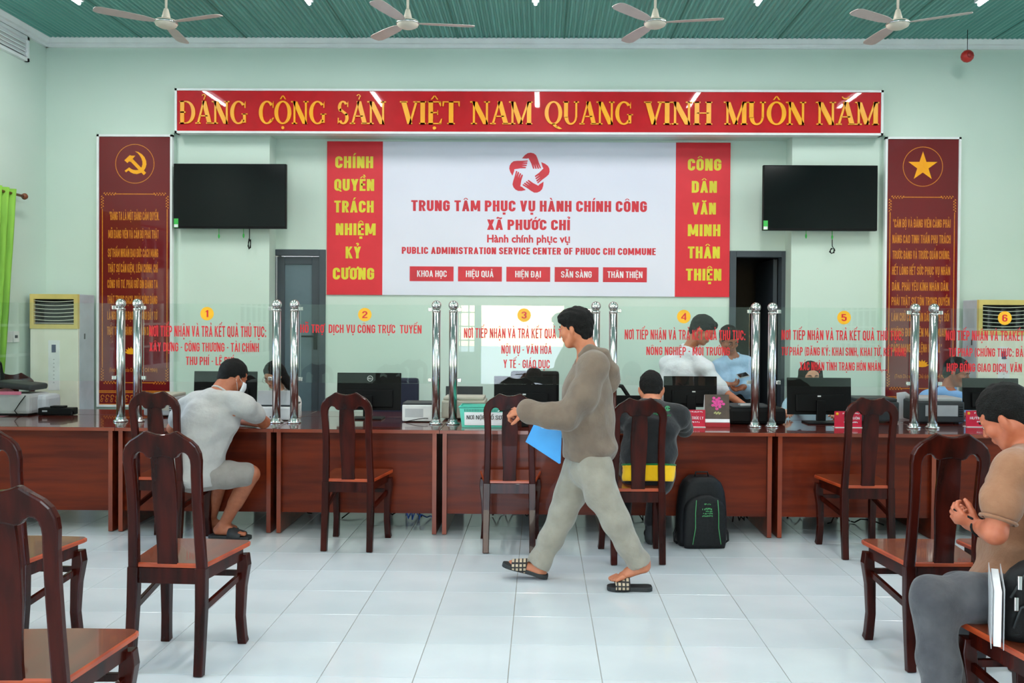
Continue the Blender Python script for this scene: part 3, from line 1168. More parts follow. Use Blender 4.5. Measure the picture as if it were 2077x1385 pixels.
def make_chair(label, group='dark wooden chairs'):
    r = thing('wooden_chair', label, 'chair', (0, 0, 0), 0, group)
    # rear legs
    for s in (-1, 1):
        o = MB()
        o.loft([(s * .152, -.035, .001), (s * .152, -.022, .12), (s * .151, -.006, .28), (s * .149, .0, .455)],
               [(.020, .017), (.021, .018), (.023, .020), (.024, .021)], square=True)
        o.build('leg', M_CHAIR, r, bevel=.004)
    for s in (-1, 1):
        o = MB()
        o.loft([(s * .186, .372, .001), (s * .183, .366, .03), (s * .178, .357, .13), (s * .181, .362, .27), (s * .19, .370, .37), (s * .186, .368, .42)],
               [(.021, .021), (.020, .020), (.0195, .0195), (.022, .022), (.026, .026), (.024, .024)], square=True)
        o.build('leg', M_CHAIR, r, bevel=.004)
    # back frame: stiles and shaped crest in one
    oh = [(.172, .445), (.166, .60), (.163, .74), (.166, .86), (.171, .92), (.168, .955), (.155, .985), (.132, 1.008), (.10, 1.027), (.072, 1.046),
          (.062, 1.047), (.045, 1.040), (.022, 1.034), (0, 1.032)]
    ih = [(.128, .445), (.123, .60), (.120, .74), (.122, .86), (.124, .905), (.122, .927), (.115, .944), (.104, .955), (.088, .957), (.076, .95),
          (.066, .935), (.05, .930), (.025, .936), (0, .938)]
    OL = [(x, z) for x, z in oh] + [(-x, z) for x, z in reversed(oh[:-1])]
    IL = [(x, z) for x, z in ih] + [(-x, z) for x, z in reversed(ih[:-1])]
    mb = MB()
    mb.strip(OL, IL, -.017, .017, yf=lean)
    mb.build('back_frame', M_CHAIR, r, bevel=.007)
    # splat
    zs = [.448, .52, .60, .70, .80, .88, .945]
    ws = [.045, .043, .045, .051, .053, .050, .046]
    sp = MB()
    A = [(w, z) for w, z in zip(ws, zs)]
    B = [(-w, z) for w, z in zip(ws, zs)]
    sp.strip(A, B, -.008, .008, yf=lean)
    sp.build('splat', M_CHAIR, r, bevel=.003)
    # seat board: rounded front corners, trapezoid
    out = [(-.168, -.012), (.168, -.012), (.172, .02), (.212, .375), (.208, .402), (.19, .416), (0, .424), (-.19, .416), (-.208, .402), (-.212, .375), (-.172, .02)]
    n = len(out)
    vs = [(x, y, .455) for x, y in out] + [(x, y, .468) for x, y in out] + [(x * .975, .2 + (y - .2) * .975, .474) for x, y in out]
    st = MB()
    fs = [tuple(reversed(range(n))), tuple(range(2 * n, 3 * n))]
    mi = [0, 0]
    st.add(vs, [fs[0]], 1)
    st.mi[-1] = 1
    b = 0
    st2 = MB()
    st2.v = [tuple(v) for v in vs]
    for f in fs:
        st2.f.append(f)
        st2.mi.append(0)
        st2.sm.append(False)
    for k in range(n):
        k2 = (k + 1) % n
        for lv in (0, 1):
            st2.f.append((lv * n + k, lv * n + k2, (lv + 1) * n + k2, (lv + 1) * n + k))
            st2.mi.append(1)
            st2.sm.append(False)
    st2.build('seat', [M_SEAT, M_SEATEDGE], r)
    # aprons and stretchers
    MB().box(-.13, .13, -.012, .012, .385, .452, bev=.002).build('rail', M_CHAIR, r)
    MB().box(-.165, .165, .358, .378, .395, .452, bev=.002).build('rail', M_CHAIR, r)
    for s in (-1, 1):
        o = MB()
        o.loft([(s * .15, .015, .424), (s * .182, .355, .424)], (.009, .028), square=True, ref=Vector((1, 0, 0)))
        o.build('rail', M_CHAIR, r)
        o = MB()
        o.loft([(s * .151, .0, .275), (s * .181, .358, .325)], (.009, .015), square=True, ref=Vector((1, 0, 0)))
        o.build('stretcher', M_CHAIR, r, bevel=.002)
    MB().box(-.165, .165, .352, .370, .318, .345, bev=.002).build('stretcher', M_CHAIR, r)
    return r


CH = [
    (-1.54, 2.57, 2, 'dark wooden chair nearest the camera at the lower left corner, seat cropped by the frame'),
    (-2.385, 3.84, -2, 'dark wooden chair behind the cropped corner chair, cut by the left edge'),
    (-1.595, 3.81, -3, 'dark wooden chair standing alone in full view left of the empty floor, back to camera'),
    (-2.52, 5.86, -3, 'dark wooden chair the man in the grey T-shirt sits on'),
    (-1.262, 5.865, -3, 'empty dark wooden chair facing the monitor with a round logo'),
    (-.20, 5.865, 1, 'empty dark wooden chair the walking man passes, before the turquoise tray'),
    (.615, 5.62, 3, 'dark wooden chair the person in the black jacket sits on'),
    (2.115, 5.80, 2, 'empty dark wooden chair facing the woman in light blue'),
    (1.775, 3.95, 1, 'dark wooden chair with glossy seat standing left of the man in the tan shirt'),
    (2.235, 3.97, 0, 'dark wooden chair mostly hidden behind the man in the tan shirt'),
    (1.715, 2.80, 3, 'dark wooden chair in the lower right corner carrying the black bag'),
    (2.03, 3.10, 0, 'dark wooden chair under the man in the tan shirt'),
]
proto = None
for x, y, deg, lab in CH:
    if proto is None:
        proto = make_chair(lab)
        proto.location = (x, y, 0)
        proto.rotation_euler = (0, 0, math.radians(deg))
    else:
        dup(proto, (x, y, 0), math.radians(deg), lab)
# one chair on the staff side at the left, its back to the wall, facing the counter
p = at(33, 762, 7.55)
dup(proto, (p.x, 7.50, 0), math.pi + .6, 'dark wooden chair behind the grey printer on the staff side')

# ================================================================== BANNER WITH CUT SERIF LETTERS
def gl_rect(x0, x1, z0, z1):
    return [(x0, z0), (x1, z0), (x1, z1), (x0, z1)]


def bar(x0, z0, x1, z1, w):
    """slanted stem, w wide measured horizontally"""
    return [(x0 - w / 2, z0), (x0 + w / 2, z0), (x1 + w / 2, z1), (x1 - w / 2, z1)]


TK, TN, SF = .18, .088, .055


def serif(x, z, w=.27):
    return gl_rect(x - w / 2, x + w / 2, z - (SF if z > .5 else 0), z + (0 if z > .5 else SF))


def arcs(cx, cz, rx, rz, t0, t1, tx, tz, n=14):
    """ring section with horizontal thickness tx and vertical thickness tz, as quads"""
    q = []
    for k in range(n):
        a, b = math.radians(t0 + (t1 - t0) * k / n), math.radians(t0 + (t1 - t0) * (k + 1) / n)
        q.append([(cx + rx * math.cos(a), cz + rz * math.sin(a)), (cx + rx * math.cos(b), cz + rz * math.sin(b)),
                  (cx + (rx - tx) * math.cos(b), cz + (rz - tz) * math.sin(b)), (cx + (rx - tx) * math.cos(a), cz + (rz - tz) * math.sin(a))])
    return q


def G(ch):
    if ch == 'I':
        return .32, [gl_rect(.16 - TK / 2, .16 + TK / 2, 0, 1), serif(.16, 0), serif(.16, 1)]
    if ch == 'T':
        return .74, [gl_rect(.37 - TK / 2, .37 + TK / 2, 0, 1), serif(.37, 0, .3), gl_rect(.03, .71, .95, 1),
                     [(.03, .78), (.07, .78), (.10, .96), (.03, .96)], [(.71, .78), (.67, .78), (.64, .96), (.71, .96)]]
    if ch == 'H':
        return .86, [gl_rect(.2 - TK / 2, .2 + TK / 2, 0, 1), gl_rect(.66 - TK / 2, .66 + TK / 2, 0, 1), gl_rect(.2, .66, .48, .53)] + \
            [serif(a, b) for a in (.2, .66) for b in (0, 1)]
    if ch == 'E':
        return .66, [gl_rect(.18 - TK / 2, .18 + TK / 2, 0, 1), gl_rect(.06, .58, 0, .05), gl_rect(.06, .56, .95, 1), gl_rect(.18, .46, .48, .53),
                     [(.60, .24), (.63, .24), (.59, 0), (.50, .04)], [(.56, .78), (.59, .78), (.58, 1), (.48, .96)], gl_rect(.44, .47, .40, .61)]
    if ch == 'V':
        return .82, [bar(.17, .98, .42, .0, TK * 1.1), bar(.67, .98, .42, .0, TN), serif(.17, 1, .3), serif(.67, 1, .24)]
    if ch == 'A':
        return .84, [bar(.14, .02, .41, 1.0, TN), bar(.68, .02, .42, 1.0, TK * 1.12), serif(.14, 0, .24), serif(.68, 0, .3), gl_rect(.24, .60, .32, .37)]
    if ch == 'N':
        return .88, [gl_rect(.17 - TN / 2, .17 + TN / 2, 0, 1), gl_rect(.71 - TN / 2, .71 + TN / 2, 0, 1), bar(.19, .98, .67, .0, TK * 1.25),
                     serif(.17, 0, .25), serif(.71, 1, .25), serif(.12, 1, .22)]
    if ch == 'M':
        return 1.04, [gl_rect(.17 - TN / 2, .17 + TN / 2, 0, 1), gl_rect(.86 - TK / 2, .86 + TK / 2, 0, 1), bar(.19, .98, .51, .02, TK * 1.15),
                      bar(.83, .98, .51, .02, TN), serif(.17, 0, .25), serif(.86, 0, .27), serif(.12, 1, .2), serif(.9, 1, .2)]
    if ch == 'U':
        return .84, [gl_rect(.19 - TK / 2, .19 + TK / 2, .3, 1), gl_rect(.66 - TN / 2, .66 + TN / 2, .3, 1), serif(.19, 1, .27), serif(.66, 1, .24)] + \
            arcs(.407, .32, .285, .34, 180, 270, .175, .08) + arcs(.407, .32, .283, .34, 270, 360, .085, .08)
    if ch == 'D':
        return .86, [gl_rect(.2 - TK / 2, .2 + TK / 2, 0, 1), gl_rect(.07, .42, 0, .05), gl_rect(.07, .42, .95, 1)] + arcs(.40, .5, .41, .5, -90, 90, .175, .07, 20)
    if ch == 'O':
        return .88, arcs(.44, .5, .40, .515, 0, 360, .175, .07, 36)
    if ch == 'Q':
        return .88, arcs(.44, .5, .40, .515, 0, 360, .175, .07, 36) + [[(.36, .03), (.50, .04), (.66, -.13), (.50, -.13)], [(.50, -.13), (.66, -.08), (.84, -.2), (.70, -.21)]]
    if ch == 'C':
        return .80, arcs(.43, .5, .38, .515, 40, 320, .175, .07, 28) + [[(.70, .70), (.74, .70), (.74, 1.0), (.69, .86)], [(.60, .13), (.71, .16), (.76, .26), (.72, .28)]]
    if ch == 'G':
        return .88, arcs(.44, .5, .39, .515, 42, 318, .175, .07, 28) + [[(.72, .70), (.76, .70), (.76, 1.0), (.71, .86)], gl_rect(.65, .78, .05, .45), gl_rect(.58, .86, .41, .455)]
    if ch == 'S':
        return .62, arcs(.30, .735, .225, .28, 30, 225, .14, .075, 16) + arcs(.31, .27, .24, .285, -150, 45, .145, .075, 16) + \
            [[(.13, .60), (.20, .69), (.53, .43), (.44, .36)], [(.49, .74), (.53, .74), (.53, 1.0), (.48, .90)], [(.07, .27), (.11, .27), (.12, .08), (.07, 0)]]
    return .4, []


def diacritic(kind, cx, top):
    if kind == '^':
        return [[(cx - .15, top + .08), (cx - .09, top + .08), (cx + .02, top + .25), (cx - .03, top + .25)],
                [(cx + .15, top + .08), (cx + .09, top + .08), (cx - .02, top + .25), (cx + .03, top + .25)]]
    if kind == '.':
        return [[(cx + .07 * math.cos(2 * math.pi * k / 14), -.17 + .07 * math.sin(2 * math.pi * k / 14)) for k in range(14)]]
    if kind == '?':
        return arcs(cx, top + .22, .09, .085, -60, 170, .045, .035, 10) + [[(cx - .02, top + .06), (cx + .03, top + .07), (cx + .06, top + .16), (cx + .02, top + .18)]]
    if kind == 'u':
        return arcs(cx, top + .25, .16, .15, 190, 350, .04, .06, 10)
    if kind == '-':
        return [gl_rect(cx - .12, cx + .14, .47, .54)]
    return []


BAN = [('ĐẢNG', 361, 503, [('D', '-'), ('A', '?'), ('N', ''), ('G', '')]), ('CỘNG', 523, 663, [('C', ''), ('O', '^.'), ('N', ''), ('G', '')]),
       ('SẢN', 682, 785, [('S', ''), ('A', '?'), ('N', '')]), ('VIỆT', 810, 934, [('V', ''), ('I', ''), ('E', '^.'), ('T', '')]),
       ('NAM', 953, 1082, [('N', ''), ('A', ''), ('M', '')]), ('QUANG', 1103, 1285, [('Q', ''), ('U', ''), ('A', ''), ('N', ''), ('G', '')]),
       ('VINH', 1305, 1448, [('V', ''), ('I', ''), ('N', ''), ('H', '')]), ('MUÔN', 1467, 1637, [('M', ''), ('U', ''), ('O', '^'), ('N', '')]),
       ('NĂM', 1654, 1785, [('N', ''), ('A', 'u'), ('M', '')])]
YBN = YW - .09
bz0 = at(1073, 272.5, YBN).z
bz1 = at(1073, 181.5, YBN).z
bx0, bx1 = at(355, 225, YBN).x, at(1791, 228, YBN).x
ban = thing('slogan_banner', 'long glossy red banner with raised yellow serif letters over the service counter', 'banner')
MB().box(bx0 + .015, bx1 - .015, YBN, YW, bz0 + .015, bz1 - .015).build('banner_board', M_RED, ban)
for n_, q in enumerate(((bx0, bx0 + .02, bz0, bz1), (bx1 - .02, bx1, bz0, bz1), (bx0, bx1, bz0, bz0 + .02), (bx0, bx1, bz1 - .02, bz1))):
    MB().box(q[0], q[1], YBN - .012, YW, q[2], q[3]).build('frame_rail', M_WHITE, ban)
CAPH = .212
zb_l = at(430, 253, YBN - .01).z
for word, p0, p1, gs in BAN:
    X0, X1 = at(p0, 230, YBN - .01).x, at(p1, 230, YBN - .01).x
    pc = (p0 + p1) / 2
    zb = at(pc, 251 + (pc - 430) * .0018, YBN - .01).z
    adv = [G(c)[0] for c, d in gs]
    tot = sum(a * .93 for a in adv[:-1]) + adv[-1]
    sx = (X1 - X0) / tot
    cx = 0
    for (c, d), a in zip(gs, adv):
        w, polys = G(c)
        mid = {'A': .41, 'D': .22}.get(c, w / 2)
        for k in d:
            polys = polys + diacritic(k, mid, 1.0)
        mb = MB()
        for q in polys:
            mb.prism([(X0 + (cx + x) * sx, zb + z * CAPH) for x, z in q], YBN - .014, YBN)
        mb.build('letter', M_GOLD, ban)
        cx += a * .93

# ================================================================== CENTRE POSTER
YPO = YD - .004
pz0, pz1 = at(1073, 600, YPO).z, at(1073, 288.5, YPO).z
pa, pb, pc_, pd = (at(v, 445, YPO).x for v in (663.5, 776.5, 1369.5, 1480))
po = thing('service_centre_poster', 'wide poster with white centre, red side strips and a red star emblem of hands', 'poster')
MB().box(pb, pc_, YPO - .012, YPO, pz0, pz1).build('white_field', M_POSTWHITE, po)
MB().box(pa, pb, YPO - .012, YPO, pz0, pz1).build('red_strip', M_POSTRED, po)
MB().box(pc_, pd, YPO - .012, YPO, pz0, pz1).build('red_strip', M_POSTRED, po)
YI = YPO - .0122


def pt(s, x0, x1, y, cap, m=M_INKRED, bold=.20):
    return pxletters(s, x0, x1, y, cap, YI, m, po, bold=bold, thick=.0008)


for s, y, x0, x1 in (('CHÍNH', 329, 680, 757), ('QUYỀN', 375, 678, 759), ('TRÁCH', 419, 678, 758), ('NHIỆM', 465, 681, 762), ('KỶ', 512, 701, 732), ('CƯƠNG', 555, 675, 759)):
    pt(s, x0, x1, y, 24, M_INKYEL)
for s, y, x0, x1 in (('CÔNG', 334, 1395, 1463), ('DÂN', 379, 1403, 1454), ('VĂN', 423, 1404, 1452), ('MINH', 467, 1395, 1461), ('THÂN', 512, 1395, 1460), ('THIỆN', 557, 1391, 1463)):
    pt(s, x0, x1, y, 24, M_INKYEL)
pt('TRUNG TÂM PHỤC VỤ HÀNH CHÍNH CÔNG', 834, 1312, 418, 22)
pt('XÃ PHƯỚC CHỈ', 988, 1156, 456, 21)
pt('Hành chính phục vụ', 988, 1156, 484, 15)
pt('PUBLIC ADMINISTRATION SERVICE CENTER OF PHUOC CHI COMMUNE', 815, 1330, 509, 14)
for s, x0, x1, t0, t1, y in (('KHOA HỌC', 831, 920, 846, 906, 555), ('HIỆU QUẢ', 929, 1018, 945, 1001, 555.5), ('HIỆN ĐẠI', 1027, 1116, 1045, 1097, 556),
                             ('SẴN SÀNG', 1125, 1214, 1138, 1200, 556.5), ('THÂN THIỆN', 1223, 1312, 1232, 1303, 557)):
    a, b = at(x0, y, YI), at(x1, y, YI)
    MB().box(a.x, b.x, YI - .0008, YI, a.z - .072, a.z + .072).build('button_field', M_INKRED, po, bevel=.0)
    pxletters(s, t0, t1, y, 13, YI - .001, M_INKWHITE, po, bold=.15, thick=.0006)

# emblem: five hands turning around a star, traced once and turned
ec = at(1073, 352, YI)
em = MB()
U = (at(1083, 352, YI).x - ec.x) / 10      # metres per photo pixel here
hand = [(-14.5, 30.5), (-9, 37), (-3, 41.3), (3, 42.3), (9, 41), (14, 37.5), (17, 31), (20, 22), (24.5, 11), (22, 10.3), (17.5, 20), (20.5, 10.2), (17.5, 9.8), (13.3, 20), (15.5, 9.8),
        (12.8, 9.6), (9.3, 19), (10.8, 9.6), (8.0, 10), (4.5, 20), (-1, 31), (-4.5, 30.2)]


def tri_fill(pts):
    from mathutils.geometry import tessellate_polygon
    t = tessellate_polygon([[Vector((x, 0, z)) for x, z in pts]])
    return t


for k in range(5):
    th = -2 * math.pi * k / 5 - .0
    pts = []
    for x, z in hand:
        X, Zz = x * math.cos(th) - z * math.sin(th), x * math.sin(th) + z * math.cos(th)
        pts.append((ec.x + X * U, ec.z + Zz * U))
    n = len(pts)
    em.add([(x, YI - .001, z) for x, z in pts] + [(x, YI, z) for x, z in pts],
           [tuple(t) for t in tri_fill(pts)] + [(i, (i + 1) % n, n + (i + 1) % n, n + i) for i in range(n)])
em.build('emblem', M_INKRED, po)

# ================================================================== SIDE PANELS WITH QUOTATIONS
YS = YW - .03


def side_panel(px0, px1, ptop, label, lines, footer, emblem, txt):
    x0, x1 = at(px0, 450, YS).x, at(px1, 450, YS).x
    zt = at((px0 + px1) / 2, ptop, YS).z
    zb = .70
    r = thing('quotation_panel', label, 'wall panel', (0, 0, 0), 0, 'red quotation panels beside the niche')
    MB().box(x0 + .018, x1 - .018, YS, YW, zb, zt - .018).build('panel_board', M_MAROON, r)
    for q in ((x0, x0 + .02, zb, zt), (x1 - .02, x1, zb, zt), (x0, x1, zt - .02, zt), (x0, x1, zb - .02, zb)):
        MB().box(q[0], q[1], YS - .012, YW, q[2], q[3]).build('frame_rail', M_WHITE, r)
    y1 = YS - .0012
    w = x1 - x0
    cx = (x0 + x1) / 2
    # ring
    ez = zt - .275
    rg = MB()
    n = 48
    for R0, R1 in ((.186, .180),):
        ring = [(cx + R0 * math.cos(2 * math.pi * k / n), ez + R0 * math.sin(2 * math.pi * k / n)) for k in range(n)]
        rin = [(cx + R1 * math.cos(2 * math.pi * k / n), ez + R1 * math.sin(2 * math.pi * k / n)) for k in range(n)]
        rg.add([(x, y1, z) for x, z in ring + rin], [(k, (k + 1) % n, n + (k + 1) % n, n + k) for k in range(n)])
    rg.build('emblem_ring', M_GOLDSIDE, r)
    e = MB()
    if emblem == 'star':
        pts = []
        for k in range(10):
            R = .142 if k % 2 == 0 else .055
            a = math.pi / 2 + math.pi * k / 5
            pts.append((cx + R * math.cos(a), ez + R * math.sin(a)))
        e.add([(cx, y1 - .002, ez)] + [(x, y1, z) for x, z in pts], [(0, 1 + k, 1 + (k + 1) % 10) for k in range(10)])
    else:
        s = .142 / 300.0                       # traced in a 1270 px wide close view, ring radius 460

        def P(l):
            return [(cx + (x - 638) * .186 / 460, ez - (y - 628) * .186 / 460) for x, y in l]
        ham = [(390, 548), (520, 425), (560, 440), (650, 438), (583, 508), (905, 838), (850, 893), (540, 575), (528, 590), (505, 570), (465, 612)]
        for l in ([(390, 548), (520, 425), (560, 440), (650, 438), (583, 520), (528, 590), (505, 570), (465, 612)],
                  [(583, 508), (905, 838), (850, 893), (530, 570)]):
            q = P(l)
            e.add([(x, y1, z) for x, z in q], [tuple(t) for t in tri_fill(q)])
        outer = [(640, 335), (720, 352), (800, 400), (865, 470), (905, 560), (912, 640), (890, 720), (850, 790), (780, 840), (690, 868), (610, 860), (540, 828), (490, 785), (430, 828), (398, 792), (505, 712)]
        inner = [(640, 336), (700, 375), (750, 430), (790, 500), (815, 570), (818, 640), (800, 700), (765, 745), (720, 768), (665, 776), (610, 770), (570, 755), (530, 730), (515, 718), (508, 714), (505, 712)]
        A, B = P(outer), P(inner)
        n2 = len(A)
        e.add([(x, y1 - .0002, z) for x, z in A + B], [(k, k + 1, n2 + k + 1, n2 + k) for k in range(n2 - 1)])
    e.build('emblem', M_GOLD, r)
    # border with leafy corners
    bx0_, bx1_ = x0 + .045, x1 - .045
    bzt, bzb = zt - .56, at(txt[0], txt[3], YS).z
    bd = MB()

    def flat(xa, xb, za, zb_):
        bd.add([(xa, y1, za), (xb, y1, za), (xb, y1, zb_), (xa, y1, zb_)], [(0, 1, 2, 3)])
    flat(bx0_ + .12, bx1_ - .12, bzt - .004, bzt + .004)
    flat(bx0_ + .12, bx1_ - .12, bzb - .004, bzb + .004)
    for X in (bx0_ + .006, bx1_ - .006):
        flat(X - .004, X + .004, bzb + .14, bzt - .14)
    bd.build('border_line', M_GOLDSIDE, r)
    for sx, X in ((1, bx0_), (-1, bx1_)):
        for sz, Z in ((-1, bzt), (1, bzb)):
            cb = MB()
            for k in range(9):
                t = k / 8.0
                for leg in (0, 1):
                    u = .015 + .105 * t
                    px_, pz_ = (X + sx * u, Z) if leg == 0 else (X + sx * .006, Z + sz * u)
                    aa = (.7 if k % 2 else -.7)
                    dx_, dz_ = (math.cos(aa), math.sin(aa)) if leg == 0 else (math.sin(aa), math.cos(aa))
                    l, ww = .022, .006
                    ex, ez_ = px_ + sx * dx_ * l, pz_ + sz * dz_ * l
                    nx_, nz_ = -dz_ * ww * sz, dx_ * ww * sx
                    mx_, mz_ = (px_ + ex) / 2, (pz_ + ez_) / 2
                    cb.add([(px_, y1, pz_), (mx_ + nx_, y1, mz_ + nz_), (ex, y1, ez_), (mx_ - nx_, y1, mz_ - nz_)], [(0, 1, 2, 3)])
            cb.build('corner_flourish', M_GOLDSIDE, r)
    # quotation
    for s, a, b, y in lines:
        pxletters(s, a, b, y, 17, YS, M_GOLDSIDE, r, bold=.15, thick=.0014)
    s, a, b, y = footer
    pxletters(s, a, b, y, 8, YS, M_GOLDSIDE, r, bold=.10, thick=.0012)
    # lotus
    lx, lz = at(txt[1], txt[2], YS).x, at(txt[1], txt[2], YS).z
    lo = MB()
    for k in range(7):
        a = math.radians(90 + (k - 3) * 26)
        L_ = .062
        nx_, nz_ = -math.sin(a) * .014, math.cos(a) * .014
        px_, pz_ = lx + .5 * L_ * math.cos(a), lz - .02 + .5 * L_ * math.sin(a)
        lo.add([(lx, y1 - .0001 * k, lz - .03), (px_ + nx_, y1 - .0001 * k, pz_ + nz_), (lx + L_ * 1.1 * math.cos(a), y1 - .0001 * k, lz - .02 + L_ * math.sin(a)),
                (px_ - nx_, y1 - .0001 * k, pz_ - nz_)], [(0, 1, 2, 3)])
    lo.build('lotus', M_GOLD, r)
    # foot band with scrolls
    za, zb2 = at(txt[0], txt[3] + 17, YS).z, at(txt[0], txt[3] + 47, YS).z
    fb = MB()
    flatm = []
    for z_ in (za, za - .014, zb2, zb2 + .014):
        fb.add([(x0 + .02, y1, z_ - .004), (x1 - .02, y1, z_ - .004), (x1 - .02, y1, z_ + .004), (x0 + .02, y1, z_ + .004)], [(0, 1, 2, 3)])
    nn = 14
    for k in range(nn):
        c0 = x0 + .03 + (w - .06) * (k + .5) / nn
        mz = (za + zb2) / 2
        for q in arcs(c0, mz + .012, .018, .022, 0, 300, .006, .006, 10) + arcs(c0 - .01, mz - .022, .012, .014, 60, 380, .005, .005, 8):
            fb.add([(x, y1, z) for x, z in q], [(0, 1, 2, 3)])
    fb.build('scroll_band', M_GOLDSIDE, r)
    return r


side_panel(197, 350, 273, 'tall red panel with hammer and sickle emblem, left of the niche',
           [('"ĐẢNG TA LÀ MỘT ĐẢNG CẦM QUYỀN.', 222, 323, 438), ('MỖI ĐẢNG VIÊN VÀ CÁN BỘ PHẢI THẬT', 220, 322, 475), ('SỰ THẤM NHUẦN ĐẠO ĐỨC CÁCH MẠNG', 219, 321, 513),
            ('THẬT SỰ CẦN KIỆM, LIÊM CHÍNH, CHÍ', 219, 320, 544), ('CÔNG VÔ TƯ. PHẢI GIỮ GÌN ĐẢNG TA', 218, 320, 576), ('THẬT TRONG SẠCH, PHẢI XỨNG ĐÁNG', 218, 319, 608),
            ('LÀ NGƯỜI LÃNH ĐẠO, LÀ NGƯỜI ĐẦY TỚ', 218, 319, 640), ('THẬT TRUNG THÀNH CỦA NHÂN DÂN."', 217, 312, 671)],
           ('(Trích Di chúc của Chủ tịch HỒ CHÍ MINH)', 222, 319, 750), 'sickle', (270, 266, 712, 776))
side_panel(1794, 1947, 278, 'tall red panel with a gold star emblem, right of the niche',
           [('"CÁN BỘ VÀ ĐẢNG VIÊN CÀNG PHẢI', 1811, 1928, 453), ('NÂNG CAO TINH THẦN PHỤ TRÁCH', 1810, 1928, 485), ('TRƯỚC ĐẢNG VÀ TRƯỚC QUẦN CHÚNG,', 1810, 1927, 517),
            ('HẾT LÒNG HẾT SỨC PHỤC VỤ NHÂN', 1809, 1927, 549), ('DÂN. PHẢI YÊU KÍNH NHÂN DÂN.', 1809, 1925, 581), ('PHẢI THẬT SỰ TÔN TRỌNG QUYỀN', 1808, 1926, 611),
            ('LÀM CHỦ CỦA NHÂN DÂN, TUYỆT ĐỐI', 1808, 1925, 643), ('KHÔNG ĐƯỢC LÊN MẶT "QUAN', 1807, 1920, 674), ('CÁCH MẠNG" RA LỆNH RA OAI."', 1807, 1910, 706)],
           ('(Trích Di chúc của Chủ tịch HỒ CHÍ MINH)', 1815, 1925, 763), 'star', (1870, 1870, 738, 788))

# ================================================================== TELEVISIONS
for px0, px1, t, b, lab, cab in ((352, 580, 332, 463, 'black wall television left of the poster, cables dangling below', 1),
                                 (1548, 1780, 335, 467.5, 'black wall television right of the poster, cables dangling below', 2)):
    YTV = 8.38
    a, c = at(px0, (t + b) / 2, YTV), at(px1, (t + b) / 2, YTV)
    zt, zb = at((px0 + px1) / 2, t, YTV).z, at((px0 + px1) / 2, b, YTV).z
    r = thing('television', lab, 'television', (0, 0, 0), 0, 'switched-off wall televisions')
    MB().box(a.x, c.x, YTV, YTV + .045, zb, zt, bev=.004).build('case', M_BLACK, r)
    MB().box(a.x + .008, c.x - .008, YTV - .0008, YTV, zb + .02, zt - .008).build('screen', M_BLACKGLOSS, r)
    MB().box(a.x + .3, c.x - .3, YTV + .045, YC - .002, zb + .15, zt - .15).build('wall_bracket', M_BLACK, r)
    MB().box(a.x + .004, a.x + .045, YTV - .0016, YTV - .0008, zb + .005, zb + .09).build('energy_sticker', M_LIMEGREEN, r)
    MB().box(a.x + .006, a.x + .043, YTV - .002, YTV - .0016, zb + .008, zb + .035).build('sticker_patch', M_PAPER, r)
    if cab == 1:
        L1 = [(444, 478), (494, 477)]
        knot = (506, 497)
    else:
        L1 = [(1635, 478), (1688, 480)]
        knot = (1688, 511)
    for q, (gx, gy) in enumerate(L1):
        g0 = at(gx, b - 10, YTV + .06)
        g1 = at(gx, gy, YTV + .06)
        m = MB()
        m.loft([g0, g1], .003, n=6)
        m.lathe([(.002, -.028), (.009, -.012), (.009, .005), (.002, .02)], c=tuple(g1), n=8)
        m.build('green_tie', M_LIMEGREEN, r)
    k0 = at(knot[0], b - 12, YTV + .07)
    k1 = at(knot[0], knot[1] - 12, YTV + .07)
    pts = [k0, k1]
    for k in range(22):
        th = k * .9
        rr_ = .022 + .008 * math.sin(k * 1.7)
        pts.append(Vector((k1.x + rr_ * math.cos(th) * (.6 if cab == 1 else 1.2), k1.y + .004 * math.sin(k), k1.z - .045 + (rr_ * (1.8 if cab == 1 else .9)) * math.sin(th))))
    MB().loft(pts, .004, n=6).build('cable', M_BLACK, r)

# ================================================================== THINGS ON THE COUNTER
def base(px, py, z=ZT):
    return atz(px, py, z)


